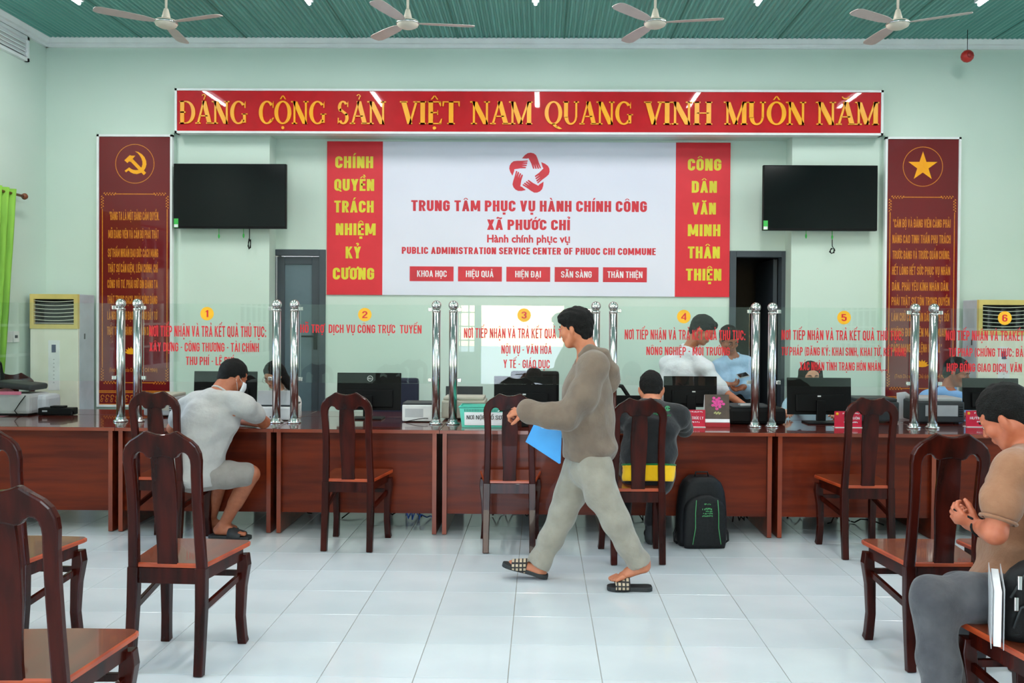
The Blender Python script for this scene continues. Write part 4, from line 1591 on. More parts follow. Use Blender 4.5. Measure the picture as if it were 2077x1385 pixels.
def monitor(px0, px1, ptop, ybase, label, Yd, logo=None, tilt=4, pbot=None, sticker=None):
    xc = (px0 + px1) / 2
    a, b = at(px0, ptop, Yd), at(px1, ptop, Yd)
    w = (b.x - a.x)
    ztop = (a.z + b.z) / 2
    h = w * .58
    r = thing('monitor', label, 'monitor', ((a.x + b.x) / 2, Yd, ZT), 0, 'black monitors seen from behind')
    zt = ztop - ZT
    zb = zt - h
    M = Matrix.Translation((0, 0, zb)) @ Matrix.Rotation(math.radians(-tilt), 4, 'X') @ Matrix.Translation((0, 0, -zb))
    mb = MB()
    mb.box(-w / 2, w / 2, 0, .018, zb, zt, bev=.004, M=M)
    mb.box(-w / 2 + .06, w / 2 - .06, -.022, 0, zb + .02, zb + h * .55, bev=.01, M=M)
    mb.build('display_case', M_BLACK, r)
    MB().box(-w / 2 + .008, w / 2 - .008, .018, .0188, zb + .015, zt - .008, M=M).build('screen', M_BLACKGLOSS, r)
    MB().box(-.035, .035, -.05, -.022, .02, zb + h * .4, bev=.005).build('stand_neck', M_BLACK, r)
    MB().box(-.12, .12, -.11, .07, 0, .012, bev=.004).build('stand_base', M_BLACK, r)
    if logo:
        cz, cx = zt - .045, (.0 if logo is True else logo)
        rr = MB()
        n = 28
        ro, ri = .023, .0185
        ring = [(cx + R * math.cos(2 * math.pi * k / n), cz + R * math.sin(2 * math.pi * k / n)) for R in (ro, ri) for k in range(n)]
        rr.add([M @ Vector((x, -.0025, z)) for x, z in ring], [(k, (k + 1) % n, n + (k + 1) % n, n + k) for k in range(n)])
        rr.build('emblem_ring', M_OFFWHITE, r)
        o = lettering('DELL', cx - .016, cx + .016, cz - .0065, .013, -.0016, M_OFFWHITE, r, bold=.17, thick=.0008)
        o.data.transform(M)
    if sticker:
        MB().box(sticker, sticker + .026, -.0235, -.0222, zb + h * .48, zb + h * .52, M=M).build('sticker', M_OFFWHITE, r)
    return r


monitor(392, 520, 753, 852, 'black monitor beside the masked man in the grey shirt', 7.0)
monitor(683, 813, 756, 852, 'black monitor with a round white logo', 7.0, logo=.008)
monitor(1002, 1129, 763, 852, 'black monitor behind the turquoise tray', 7.0, sticker=-.02)
monitor(1347, 1455, 763, 855, 'black monitor behind the red nameplate and flower calendar', 7.0, sticker=.01)
monitor(1598, 1728, 766, 860, 'black monitor hiding the woman in light blue', 6.95, sticker=-.02)
monitor(1955, 2068, 767, 860, 'black monitor in front of the smiling man at the right end', 6.98)


def printer(label, px0, px1, ptop, pbase, color, dark, kind=0, depth=.30, name='printer'):
    b0, b1 = base(px0, pbase), base(px1, pbase)
    x0, x1, y = b0.x, b1.x, (b0.y + b1.y) / 2
    h = at((px0 + px1) / 2, ptop, y).z - ZT
    w = (x1 - x0) / 2
    r = thing(name, label, 'printer', ((x0 + x1) / 2, y, ZT))
    if kind == 0:      # boxy laser printer seen from behind
        MB().box(-w, w, 0, depth, .012, h * .86, bev=.014).build('printer_body', color, r)
        MB().box(-w + .012, w - .012, .012, depth - .01, h * .86, h, bev=.01).build('top_cover', dark, r)
        MB().box(-w * .7, w * .7, -.002, 0.0, h * .3, h * .72).build('rear_hatch', dark, r)
        vb = MB()
        for k in range(5):
            vb.box(w * .74, w * .92, -.002, .001, h * (.28 + .09 * k), h * (.31 + .09 * k))
        vb.build('cooling_vent', M_BLACK, r)
        for s in (-1, 1):
            MB().box(s * (w - .05) - .015, s * (w - .05) + .015, .02, .05, 0, .012).build('foot', M_BLACK, r)
    elif kind == 1:    # low white box
        MB().box(-w, w, 0, depth, .006, h * .9, bev=.01).build('printer_body', color, r)
        MB().box(-w + .004, w - .004, .004, depth - .004, h * .9, h, bev=.004).build('top_cover', dark, r)
        MB().box(-w * .8, w * .4, -.0015, 0, h * .25, h * .7).build('rear_panel', M_LGREY, r)
        c = MB()
        c.loft([(w * .72, -.002, h * .2), (w * .55, -.02, h * .22), (w * .1, -.03, h * .18), (-w * .3, -.03, h * .12), (-w * .7, -.03, .006)], .003, n=6)
        c.build('power_cable', M_BLACK, r)
    else:              # white two-part printer with raised tray
        MB().box(-w, w, 0, depth, .004, h * .46, bev=.012).build('printer_body', color, r)
        MB().box(-w * .97, w * .97, .01, depth, h * .47, h * .52, bev=.002).build('paper_slot', M_CHAR, r)
        t = MB()
        M = Matrix.Translation((0, .02, h * .5)) @ Matrix.Rotation(math.radians(-12), 4, 'X')
        t.box(-w * 1.04, w * 1.04, 0, .02, 0, h * .5, M=M, bev=.004)
        t.build('paper_tray', dark, r)
        for s in (-1, 1):
            MB().lathe([(.004, -.002), (.006, 0)], n=10, axis='Y', c=(s * w * .2, 0, h * .12)).build('button', M_CHAR, r)
    return r


printer('white printer with raised tray in front of the woman with glasses', 520, 590, 792, 853, M_OFFWHITE, M_LGREY, 2)
printer('small white scanner between the logo monitor and the posts', 815, 877, 817, 856, M_OFFWHITE, M_CHAR, 1, .22, name='scanner')
printer('beige laser printer behind the posts left of the turquoise tray', 895, 984, 806, 852, M_BEIGE, M_BEIGE, 0, name='laser_printer')
printer('dark grey laser printer behind the empty chair at the fifth sign', 1735, 1823, 808, 858, M_CHAR, M_CHAR, 0, name='laser_printer')
printer('dark grey laser printer between the last posts and the right monitor', 1864, 1955, 807, 860, M_CHAR, M_LGREY, 0, name='laser_printer')
printer('low grey scanner behind the chair of the masked man', 290, 352, 800, 846, M_LGREY, M_BEIGE, 0, .3, name='scanner')

# black document bag / printer by the fifth post pair
b0, b1 = base(1485, 864), base(1600, 864)
r = thing('black_device_case', 'flat black device on the counter behind the fifth pair of posts', 'device', ((b0.x + b1.x) / 2, b0.y, ZT))
w = (b1.x - b0.x) / 2
MB().box(-w, w, .1, .42, .004, .125, bev=.025).build('case', M_BLACK, r)
MB().box(-w * .9, w * .5, .12, .38, .125, .14, bev=.006).build('cover', M_CHAR, r)
MB().box(-w * .6, -w * .1, .12, .2, .14, .152, bev=.002).build('latch', M_LGREY, r)

# big grey printer at the far left with toner cartridge beside it
p = base(30, 843)
r = thing('office_printer', 'big light grey printer at the far left with pink paper inside', 'printer', (p.x, p.y, ZT))
MB().box(-.22, .12, 0, .30, .01, .17, bev=.03).build('printer_body', M_LGREY, r)
MB().box(.04, .19, .11, .34, .005, .155, bev=.035).build('side_cover', mat('pale_grey', (200, 204, 212), .4), r)
M = Matrix.Translation((0, .05, .2)) @ Matrix.Rotation(math.radians(6), 4, 'Y')
MB().box(-.22, .10, 0, .25, .0, .05, bev=.02, M=M).build('scanner_lid', M_CHAR, r)
MB().box(-.19, .04, -.004, .02, .165, .19).build('paper', mat('pink_paper', (232, 130, 160), .5), r)
MB().loft([(.09, -.01, .16), (.05, -.02, .10), (.01, -.02, .04), (.05, -.04, .01), (.08, -.03, .004)], .004, n=6).build('power_cable', M_BLACK, r)
MB().box(-.21, .1, .0, .3, 0, .012).build('bottom_tray', M_BLACK, r)
p = base(111, 843)
r = thing('toner_cartridge', 'black toner cartridge lying right of the big grey printer', 'cartridge', (p.x, p.y, ZT))
MB().box(-.135, .135, 0, .1, .004, .06, bev=.008).build('cartridge_shell', M_BLACK, r)
MB().box(-.05, .06, .02, .08, .06, .075, bev=.004).build('grip', M_BLACK, r)
MB().lathe([(.018, 0), (.018, .27)], n=12, axis='X', c=(-.135, .02, .02)).build('roller', M_CHAR, r)
MB().box(-.10, -.06, -.0015, 0, .03, .042).build('label_patch', M_LGREY, r)

# turquoise tray with paper label
b0, b1 = base(934, 866), base(1030, 867)
r = thing('document_tray', 'turquoise plastic basket labelled for handing in files', 'basket', ((b0.x + b1.x) / 2, b0.y, ZT))
w = (b1.x - b0.x) / 2
H = .145
tr = MB()
tp = lambda s, z: (w - .012 + .018 * z / H) * s


def wallq(p0, p1, q0, q1):
    tr.add([p0, p1, q1, q0, ], [(0, 1, 2, 3)])


D_ = .24
for (xa, ya), (xb, yb), (xc2, yc2), (xd, yd) in (
        ((-w + .01, 0), (w - .01, 0), (-w - .008, -.012), (w + .008, -.012)),
        ((-w + .01, D_), (w - .01, D_), (-w - .008, D_ + .012), (w + .008, D_ + .012)),
        ((-w + .01, 0), (-w + .01, D_), (-w - .008, -.012), (-w - .008, D_ + .012)),
        ((w - .01, 0), (w - .01, D_), (w + .008, -.012), (w + .008, D_ + .012))):
    tr.add([(xa, ya, .002), (xb, yb, .002), (xd, yd, H), (xc2, yc2, H)], [(0, 1, 2, 3)])
tr.box(-w + .01, w - .01, 0, D_, .001, .006)
tr.build('tray_shell', M_TURQ, r)
rm = MB()
rm.loft([(-w - .01, -.014, H), (w + .01, -.014, H), (w + .01, D_ + .014, H), (-w - .01, D_ + .014, H), (-w - .01, -.014, H)], .005, n=8)
rm.build('rim', M_TURQ, r)
sl = MB()
for k in range(26):
    x = -w + .03 + (2 * w - .06) * k / 25
    sl.box(x - .0022, x + .0022, -.0135, -.0105, H - .03, H - .012)
sl.build('slots', mat('turquoise_dark', (40, 120, 110), .6), r, 'stuff')
MB().add([(-w + .03, -.0075, .015), (w - .03, -.0075, .015), (w - .028, -.0125, H - .035), (-w + .028, -.0125, H - .035)], [(0, 1, 2, 3)]).build('paper_label', M_PAPER, r)
lettering('NƠI NỘP HỒ SƠ', -w + .045, w - .045, .058, .03, -.0135, M_INKBLACK, r, bold=.12, thick=.0006)
fr_ = base(1066, 866)
r = thing('pink_flower_box', 'small pink ornament on the counter behind the walking man', 'ornament', (fr_.x, fr_.y, ZT))
MB().box(-.03, .03, 0, .05, 0, .05, bev=.006).build('box', M_BLACK, r)
MB().lathe([(.005, .05), (.03, .06), (.034, .08), (.02, .1), (.004, .105)], n=10).build('flower', mat('pink_petal', (230, 150, 170), .6), r)


# laptop / screen on the staff side behind the beige printer
p = at(938, 786, 7.3)
r = thing('grey_laptop', 'open dark grey laptop lid showing above the beige printer', 'laptop', (p.x, 7.25, ZT))
M = Matrix.Translation((0, .2, .02)) @ Matrix.Rotation(math.radians(-8), 4, 'X')
hh = p.z - ZT
MB().box(-.155, .155, 0, .008, 0, hh - .02, M=M, bev=.003).build('lid', M_CHAR, r)
MB().box(-.155, .155, .2, .42 - .03, 0, .018, bev=.004).build('keyboard_deck', M_CHAR, r)


# nameplates
def nameplate(px0, px1, ptop, pbase, label, lines):
    a, b = base(px0, pbase), base(px1, pbase)
    y = (a.y + b.y) / 2
    h = at((px0 + px1) / 2, ptop, y).z - ZT
    w = (b.x - a.x) / 2
    r = thing('nameplate', label, 'nameplate', ((a.x + b.x) / 2, y, ZT), 0, 'red nameplates on the counter')
    MB().box(-w, w, 0, .004, .004, h).build('plate', M_PLATE, r)
    MB().box(-w, w, -.02, .05, 0, .004).build('clear_base', M_OFFWHITE, r)
    MB().lathe([(.008, -.0012), (.011, 0)], n=12, axis='Y', c=(-w + .02, 0, h - .02)).build('crest', M_STICKYEL, r)
    for s, x0, x1, z, c in lines:
        if s is None:
            small_print(-w + 2 * w * x0, -w + 2 * w * x1, h * z, h * c, -.0006, M_INKWHITE, r, int(x0 * 97))
            continue
        lettering(s, -w + 2 * w * x0, -w + 2 * w * x1, h * z, h * c, -.0006, M_INKWHITE, r, bold=.12, thick=.0006)
    return r


nameplate(1385, 1430, 831, 866, 'red nameplate left of the flower calendar', [('TRÚC LY', .4, .92, .45, .16), (None, .35, .75, .25, .08), (None, .3, .9, .85, .07)])
nameplate(1693, 1747, 834, 867, 'red nameplate beside the chair at the fifth sign', [('MUÔN', .56, .92, .5, .15), (None, .35, .85, .28, .09), (None, .3, .95, .82, .09)])
nameplate(1960, 2014, 833, 866, 'red nameplate in front of the right-hand monitor', [('HUỲNH VĂN', .14, .95, .47, .16), (None, .4, .88, .28, .09), (None, .3, .98, .82, .09)])

# desk calendar with a pink flower picture
a, b = base(1431, 866), base(1480, 866)
y = (a.y + b.y) / 2
h = at(1455, 801, y).z - ZT
w = (b.x - a.x) / 2
r = thing('desk_calendar', 'standing desk calendar with a pink flower picture', 'calendar', ((a.x + b.x) / 2, y, ZT))
M = Matrix.Translation((0, 0, .004)) @ Matrix.Rotation(math.radians(-10), 4, 'X')
MB().box(-w, w, 0, .003, .03, h, M=M).build('picture_page', mat('calendar_dark', (78, 60, 48), .5, c2=(60, 46, 38), scale=(20, 20, 20)), r)
MB().box(-w, w, -.0006, 0, .03, .055, M=M).build('white_margin', M_PAPER, r)
MB().box(-w, w, -.005, .12, 0, .03, bev=.002).build('red_foot', mat('calendar_red', (170, 20, 36), .5), r)
M2 = Matrix.Translation((0, .12, .004)) @ Matrix.Rotation(math.radians(16), 4, 'X')
MB().box(-w, w, 0, .002, .03, h, M=M2).build('rear_board', M_PAPER, r)
fp = MB()
for k in range(16):
    an, rr = k * 2.4, .006 + .0034 * k ** .9
    cx, cz = .004 + rr * math.cos(an) * 1.1, h * .74 + rr * math.sin(an)
    fp.add([M @ Vector((cx + .013 * math.cos(t), -.0008 - .00003 * k, cz + .011 * math.sin(t))) for t in [j * math.pi / 3 for j in range(6)]], [tuple(range(6))])
fp.build('flower_print', mat('flower_pink', (222, 70, 150), .5, c2=(190, 40, 120), scale=(90, 90, 90)), r)
gp = MB()
for k in range(7):
    cx, cz = -.02 + .007 * k, h * .42 + .006 * math.sin(k * 2.1)
    gp.add([M @ Vector((cx + .007 * math.cos(t), -.0008, cz + .006 * math.sin(t))) for t in [j * math.pi / 3 for j in range(6)]], [tuple(range(6))])
gp.build('leaf_print', mat('leaf_pale', (176, 176, 110), .5), r)

# papers
p = base(1845, 852)
r = thing('standing_folder', 'white sheets standing between the two dark printers', 'papers', (p.x, p.y + .1, ZT))
zt = at(1850, 795, p.y + .1).z - ZT
MB().prism([(-.05, 0), (.06, 0), (.065, zt * .82), (.01, zt), (-.06, zt * .96)], 0, .02).build('sheets', M_PAPER, r)
MB().prism([(-.055, 0), (.07, 0), (.07, zt * .6), (-.055, zt * .7)], .021, .026).build('cover', M_OFFWHITE, r)
p = base(455, 868)
r = thing('form_sheets', 'white forms under the arm of the man in the grey shirt', 'papers', (p.x + .02, 6.46, ZT))
MB().box(-.12, .13, 0, .2, .0, .003).build('sheet', M_PAPER, r)
MB().box(-.10, .15, .02, .22, .003, .005).build('sheet', M_PAPER, r)

# mouse and keyboard lying behind the chair at sign 5
for px, py, lab in ((700, 846, 'black mouse at the foot of the logo monitor'), (1760, 862, 'black mouse between the nameplate and dark printer')):
    p = base(px, py)
    r = thing('computer_mouse', lab, 'mouse', (p.x, p.y, ZT))
    MB().lathe([(.028, 0), (.031, .008), (.027, .022), (.015, .031), (.002, .034)], n=16).build('mouse_body', M_BLACK, r)
    MB().box(-.003, .003, -.03, -.012, .024, .03, bev=.001).build('wheel', M_CHAR, r)

# ================================================================== AIR CONDITIONERS
def aircon(x0, x1, label, side):
    yf, yb = 8.08, 8.38
    zt = 1.735
    r = thing('floor_air_conditioner', label, 'air conditioner', ((x0 + x1) / 2, (yf + yb) / 2, 0), 0, 'floor-standing air conditioners')
    w, d = (x1 - x0) / 2, (yb - yf) / 2
    MB().box(-w, w, -d + .03, d, 0.0, zt, bev=.008).build('cabinet', M_ACSIDE, r)
    MB().box(-w, w, -d, -d + .03, .02, zt - .315, bev=.006).build('front_panel', M_CREAM, r)
    fr = MB()
    fr.box(-w, w, -d - .006, -d + .03, zt - .045, zt)
    fr.box(-w, w, -d - .006, -d + .03, zt - .315, zt - .275)
    fr.box(-w, -w + .035, -d - .006, -d + .03, zt - .275, zt - .045)
    fr.box(w - .035, w, -d - .006, -d + .03, zt - .275, zt - .045)
    fr.build('outlet_frame', M_ACYEL, r)
    MB().box(-w + .03, w - .03, -d + .022, -d + .029, zt - .28, zt - .04).build('outlet_cavity', M_BLACK, r)
    for k in range(7):
        z = zt - .265 + k * .034
        pts = []
        for q in range(9):
            u = -w + .036 + (2 * w - .072) * q / 8
            pts.append((u, -d + .004, z - .010 * math.sin(math.pi * q / 8) * (1 if k > 0 else 0)))
        MB().loft(pts, [(.003, .007)] * 9, n=6, ref=Vector((0, 0, 1))).build('louver', M_CREAM, r)
    MB().box(-.052, .052, -d - .002, -d, .86, zt - .42).build('control_strip', M_PAPER, r)
    MB().box(-.02, .018, -d - .004, -d - .002, zt - .53, zt - .46).build('display', mat('display_blue', (70, 76, 110), .2), r)
    dots = MB()
    for k in range(7):
        dots.box(-.006, .006, -d - .003, -d - .002, zt - .60 - k * .035, zt - .59 - k * .035)
    dots.build('key_symbols', M_LGREY, r, 'stuff')
    gl = MB()
    for k in range(16):
        gl.box(-w + .015, w - .03, -d - .003, -d, .20 + k * .03, .206 + k * .03)
    gl.build('intake_grille', M_BEIGE, r, 'stuff')
    MB().box(side * w - .002, side * w + .002, -.04, -.02, zt - .41, zt - .36).build('side_catch', M_CHAR, r)
    return r


xa, xb = at(61, 700, 8.08).x, at(158, 700, 8.08).x
aircon(xa, xb, 'cream floor-standing air conditioner in the left corner', 1)
xa = at(1984, 700, 8.08).x
aircon(xa, xa + .46, 'cream floor-standing air conditioner right of the star panel', -1)

# switches and curtain on the left wall
p = atx(24, 683, XL)
r = thing('switch_plate', 'white wall socket plates on the side wall behind the air conditioner', 'socket', (XL, p.y, p.z))
for k in range(2):
    MB().box(0, .01, -.09 + k * .1, .0 + k * .1, -.05, .05, bev=.003).build('plate', M_OFFWHITE, r)
MB().box(.01, .013, .03, .07, -.012, .014).build('socket_insert', M_CHAR, r)
p = atx(14, 390, XL)
r = thing('green_curtain', 'lime green curtain on a brown rod at the left edge', 'curtain', (XL, 0, 0))
rod = MB()
zr = p.z - .02
rod.loft([(.09, p.y - 2.3, zr), (.09, p.y + .09, zr)], .012, n=10)
rod.build('rod', mat('brown_rod', (120, 66, 40), .4), r)
MB().lathe([(.004, 0), (.022, .01), (.03, .03), (.022, .05), (.004, .06)], n=14, axis='Y', c=(.09, p.y + .085, zr)).build('finial', mat('brown_rod', (120, 66, 40), .4), r)
cv, cf = [], []
n, rows = 90, 10
for j in range(rows):
    z = zr + .04 - (zr + .04 - .25) * j / (rows - 1)
    for i in range(n):
        u = i / (n - 1)
        squeeze = 1 - .10 * math.sin(math.pi * j / (rows - 1)) * (1 if True else 0)
        yy = p.y - .04 - (1.15 * u) * squeeze - (.30 * (j / (rows - 1)))
        cv.append((.09 + .035 * math.sin(u * 70 + .3 * j), yy, z))
for j in range(rows - 1):
    for i in range(n - 1):
        cf.append((j * n + i, j * n + i + 1, (j + 1) * n + i + 1, (j + 1) * n + i))
cm = MB()
cm.add(cv, cf, 0, True)
o = cm.build('curtain_cloth', M_GREENC, r)
sm = o.modifiers.new('t', 'SOLIDIFY')
sm.thickness = .003

# ================================================================== OFFICE CHAIRS ON THE STAFF SIDE
def office_chair(px, ptop, Yd, label, color, rz=0.0):
    t = at(px, ptop, Yd)
    r = thing('office_chair', label, 'chair', (t.x, Yd, 0), rz, 'office chairs on the staff side')
    h = t.z
    MB().box(-.22, .22, -.03, .03, h - .48, h, bev=.028).build('backrest', color, r)
    MB().box(-.24, .24, -.46, .0, .44, .51, bev=.03).build('seat', color, r)
    MB().loft([(0, 0, .45), (0, .05, .6), (0, .04, h - .3)], (.02, .012), n=8).build('back_support', M_BLACK, r)
    MB().lathe([(.03, .12), (.03, .3), (.022, .3), (.022, .44)], n=12, c=(0, -.22, 0)).build('gas_column', M_BLACK, r)
    for k in range(5):
        a = 2 * math.pi * k / 5
        MB().loft([(0, -.22, .13), (.26 * math.cos(a), -.22 + .26 * math.sin(a), .085)], [(.024, .02), (.014, .014)], n=8).build('star_foot', M_BLACK, r)
        MB().lathe([(.008, -.016), (.03, -.014), (.03, .014), (.008, .016)], n=12, axis='Y', c=(.27 * math.cos(a), -.22 + .27 * math.sin(a), .031)).build('caster', M_BLACK, r)
    for s in (-1, 1):
        MB().loft([(s * .25, -.08, .47), (s * .28, -.06, .60), (s * .28, -.10, .69), (s * .28, -.24, .70), (s * .28, -.34, .66)], [(.014, .02)] * 5, n=8).build('armrest', M_BLACK, r)
    return r


M_NAVY = mat('navy_cloth', (36, 40, 62), .8)
office_chair(800, 766, 7.95, 'navy office chair back showing right of the logo monitor', M_NAVY, 0)
office_chair(1085, 752, 8.12, 'black office chair behind the dark-haired person at the third monitor', M_BLACK, 0)

# a second black monitor seen through the crook between walking man and seated jacket
r = monitor(1251, 1330, 802, 850, 'dark low monitor between the walking man and the black jacket', 7.05)
# chair frame arch behind it
t = at(1240, 776, 7.62)
r = thing('visitor_chair', 'black tubular chair arm rising behind the low monitor', 'chair', (t.x, 7.62, 0), 0)
z = t.z
MB().loft([(-.19, 0, .01), (-.19, 0, z - .16), (-.15, 0, z - .03), (-.04, 0, z), (.09, 0, z - .03), (.15, 0, z - .12), (.17, 0, z - .3), (.17, 0, .01)], .018, n=10).build('tubular_frame', M_BLACK, r)
MB().box(-.18, .16, -.02, .38, .43, .48, bev=.02).build('seat', M_BLACK, r)
MB().box(-.17, .15, -.01, .02, .52, z - .30, bev=.008).build('backrest', M_BLACK, r)
for x in (-.18, .16):
    MB().loft([(x, .36, .01), (x, .36, .44)], .014, n=8).build('leg', M_BLACK, r)

# ================================================================== UNDER THE DESKS: cables, power strip, boxes
random.seed(11)
def cable_run(x0, x1, y, label, m=M_BLACK, zz=.03, n=14):
    pts = []
    for k in range(n):
        u = k / (n - 1)
        pts.append((x0 + (x1 - x0) * u, y + random.uniform(-.12, .12), .006 + random.random() * zz if 0 < k < n - 1 else .006))
    P = []
    for k in range(n - 1):
        for q in range(3):
            t = q / 3
            P.append(Vector(pts[k]).lerp(Vector(pts[k + 1]), t))
    return tag(MB().loft(P, .005, n=6).build('floor_cable', m), label, 'cable', 'cables on the floor under the desks')


cab = [(545, 640, 7.0, 'black cable tangle under the desk of the masked man', 0), (700, 860, 6.9, 'black cables under the second desk', 0), (820, 880, 6.8, 'blue network cable under the second desk', 1),
       (1000, 1100, 7.0, 'thin black cable under the third desk', 0), (1255, 1330, 6.9, 'black cable coil behind the boot of the black jacket person', 0),
       (1480, 1530, 6.9, 'cable end right of the backpack', 0), (1600, 1700, 6.9, 'black cables under the fifth desk', 0), (1680, 1790, 6.75, 'bundle of black cables behind the chair at the fifth sign', 0)]
M_BLUECAB = mat('blue_cable', (40, 90, 190), .4)
for a, b, yy, lab, c in cab:
    for q in range(1):
        cable_run(at(a, 1055, yy).x, at(b, 1055, yy).x, yy, lab, M_BLUECAB if c else M_BLACK, .07)
for px, yy, lab in ((727, 7.4, 'white power strip box under the second desk, towards the left'), (1215, 7.5, 'white socket box under the desk behind the walking man'), (1500, 7.5, 'white socket box behind the backpack'), (1625, 7.45, 'white socket box under the fifth desk')):
    X = at(px, 1050, yy).x
    r = thing('floor_socket_box', lab, 'socket', (X, yy, 0), 0, 'white socket boxes under the desks')
    MB().box(-.09, .09, 0, .05, .001, .06, bev=.005).build('box_shell', M_OFFWHITE, r)
    for k in (-1, 0, 1):
        MB().box(k * .05 - .015, k * .05 + .015, -.001, 0, .018, .042).build('outlet', M_CHAR, r)

# ================================================================== BACKPACK BY THE DESK
p = atz(1425, 1108, 0)
r = thing('backpack', 'black backpack with green piping standing on the floor against the desk', 'backpack', (p.x, p.y + .02, 0), math.radians(4))
prof = []
hh = .462
wv = [.160, .168, .170, .166, .160, .150, .130, .085]
zv = [.0, .03, .12, .22, .30, .37, .425, hh]


def bagshape(scale_w, y0, y1, zmax, bulge):
    mb = MB()
    rows, cols = 14, 20
    vs = []
    for j in range(rows + 1):
        z = zmax * j / rows
        w_ = np.interp(z, zv, wv) * scale_w
        if zmax < hh * .9:
            w_ *= math.sqrt(max(.05, 1 - max(0, (z - zmax * .72) / (zmax * .29)) ** 2))
        yb = y1
        dd = bulge * math.sin(math.pi * min(1, .12 + .76 * j / rows))
        for i in range(cols):
            th = 2 * math.pi * i / cols
            cx, sy = math.cos(th), math.sin(th)
            q = .5
            x = w_ * math.copysign(abs(cx) ** q, cx)
            yy_ = (y0 + yb) / 2 + (yb - y0 + dd) / 2 * math.copysign(abs(sy) ** q, sy) * (.8 + .2 * math.sin(math.pi * min(1, .2 + .6 * j / rows)))
            vs.append((x, yy_, z + .004))
    fs = []
    for j in range(rows):
        for i in range(cols):
            i2 = (i + 1) % cols
            fs.append((j * cols + i, j * cols + i2, (j + 1) * cols + i2, (j + 1) * cols + i))
    fs += [tuple(reversed(range(cols))), tuple(rows * cols + i for i in range(cols))]
    mb.add(vs, fs, 0, True)
    return mb


M_BAG = mat('black_nylon', (22, 23, 25), .6, c2=(15, 16, 18), scale=(60, 60, 60), bump=.1, bscale=260, spec=.25)
bagshape(1.0, -.05, .12, hh, .02).build('main_compartment', M_BAG, r)
bagshape(.86, -.09, -.04, .355, .03).build('front_pocket', M_BAG, r)
MB().loft([(-.05, .03, hh - .01), (-.04, .03, hh + .035), (.04, .03, hh + .035), (.05, .03, hh - .01)], (.012, .005), n=8, ref=Vector((0, 1, 0))).build('carry_handle', M_BAG, r)
M_PIPE = mat('green_piping', (70, 150, 90), .5)
for s in (-1, 1):
    MB().loft([(s * .072, -.125, .335), (s * .078, -.128, .25), (s * .078, -.131, .15), (s * .095, -.128, .04)], .0028, n=6).build('piping', M_PIPE, r)
    MB().loft([(s * .165, .05, .12), (s * .185, .03, .08), (s * .185, .02, .03), (s * .165, .03, .01)], (.008, .004), n=6).build('strap', M_BAG, r)
for i_, (x0, x1, z, c) in enumerate(((-.02, .027, .305, .009), (-.034, .038, .27, .015), (-.010, .038, .256, .009), (-.028, .036, .242, .009), (-.034, .042, .226, .009))):
    small_print(x0, x1, z, c, -.1315, M_PIPE, r, i_ + 3)

# ================================================================== BAG AND PLASTIC FILE ON THE LOWER RIGHT CHAIR
SZ = .4745
ch = (1.715, 2.80)
r = thing('black_shoulder_bag', 'black bag with silver zip pulls leaning on the lower right chair', 'bag', (1.70, 2.985, SZ), math.radians(-6))
bm_ = MB()
rows, cols = 12, 20
vs = []
for j in range(rows + 1):
    z = .27 * j / rows
    k = math.sqrt(max(.02, 1 - max(0, (z - .16) / .115) ** 2))
    for i in range(cols):
        th = 2 * math.pi * i / cols
        cx, sy = math.cos(th), math.sin(th)
        vs.append((.155 * k * math.copysign(abs(cx) ** .6, cx), .055 * (.6 + .4 * k) * math.copysign(abs(sy) ** .7, sy), z + .001))
fs = []
for j in range(rows):
    for i in range(cols):
        i2 = (i + 1) % cols
        fs.append((j * cols + i, j * cols + i2, (j + 1) * cols + i2, (j + 1) * cols + i))
fs += [tuple(reversed(range(cols))), tuple(rows * cols + i for i in range(cols))]
bm_.add(vs, fs, 0, True)
bm_.build('bag_body', M_BAG, r)
for x, z in ((-.125, .225), (-.135, .155), (-.10, .135)):
    MB().box(x - .007, x + .007, -.068, -.060, z - .045, z, bev=.002).build('zip_pull', M_STEEL, r)
MB().loft([(-.15, -.055, .15), (-.11, -.060, .225), (-.02, -.050, .258), (.08, -.050, .25)], .004, n=6).build('zip', M_CHAR, r)
MB().loft([(-.14, -.056, .05), (-.12, -.062, .12), (-.03, -.064, .16), (.08, -.064, .16)], .004, n=6).build('zip', M_CHAR, r)
r = thing('plastic_file', 'clear plastic file of white papers propped against the black bag', 'papers', (1.54, 3.03, SZ), math.radians(66))
M = Matrix.Rotation(math.radians(-5), 4, 'Y')
MB().box(-.11, .11, -.011, .011, .004, .19, M=M).build('paper_stack', M_PAPER, r)
MB().box(-.125, .125, -.019, -.017, 0, .205, M=M).build("clear_cover", M_MILKY, r)
MB().box(-.125, .125, .017, .019, 0, .205, M=M).build("clear_cover", M_MILKY, r)

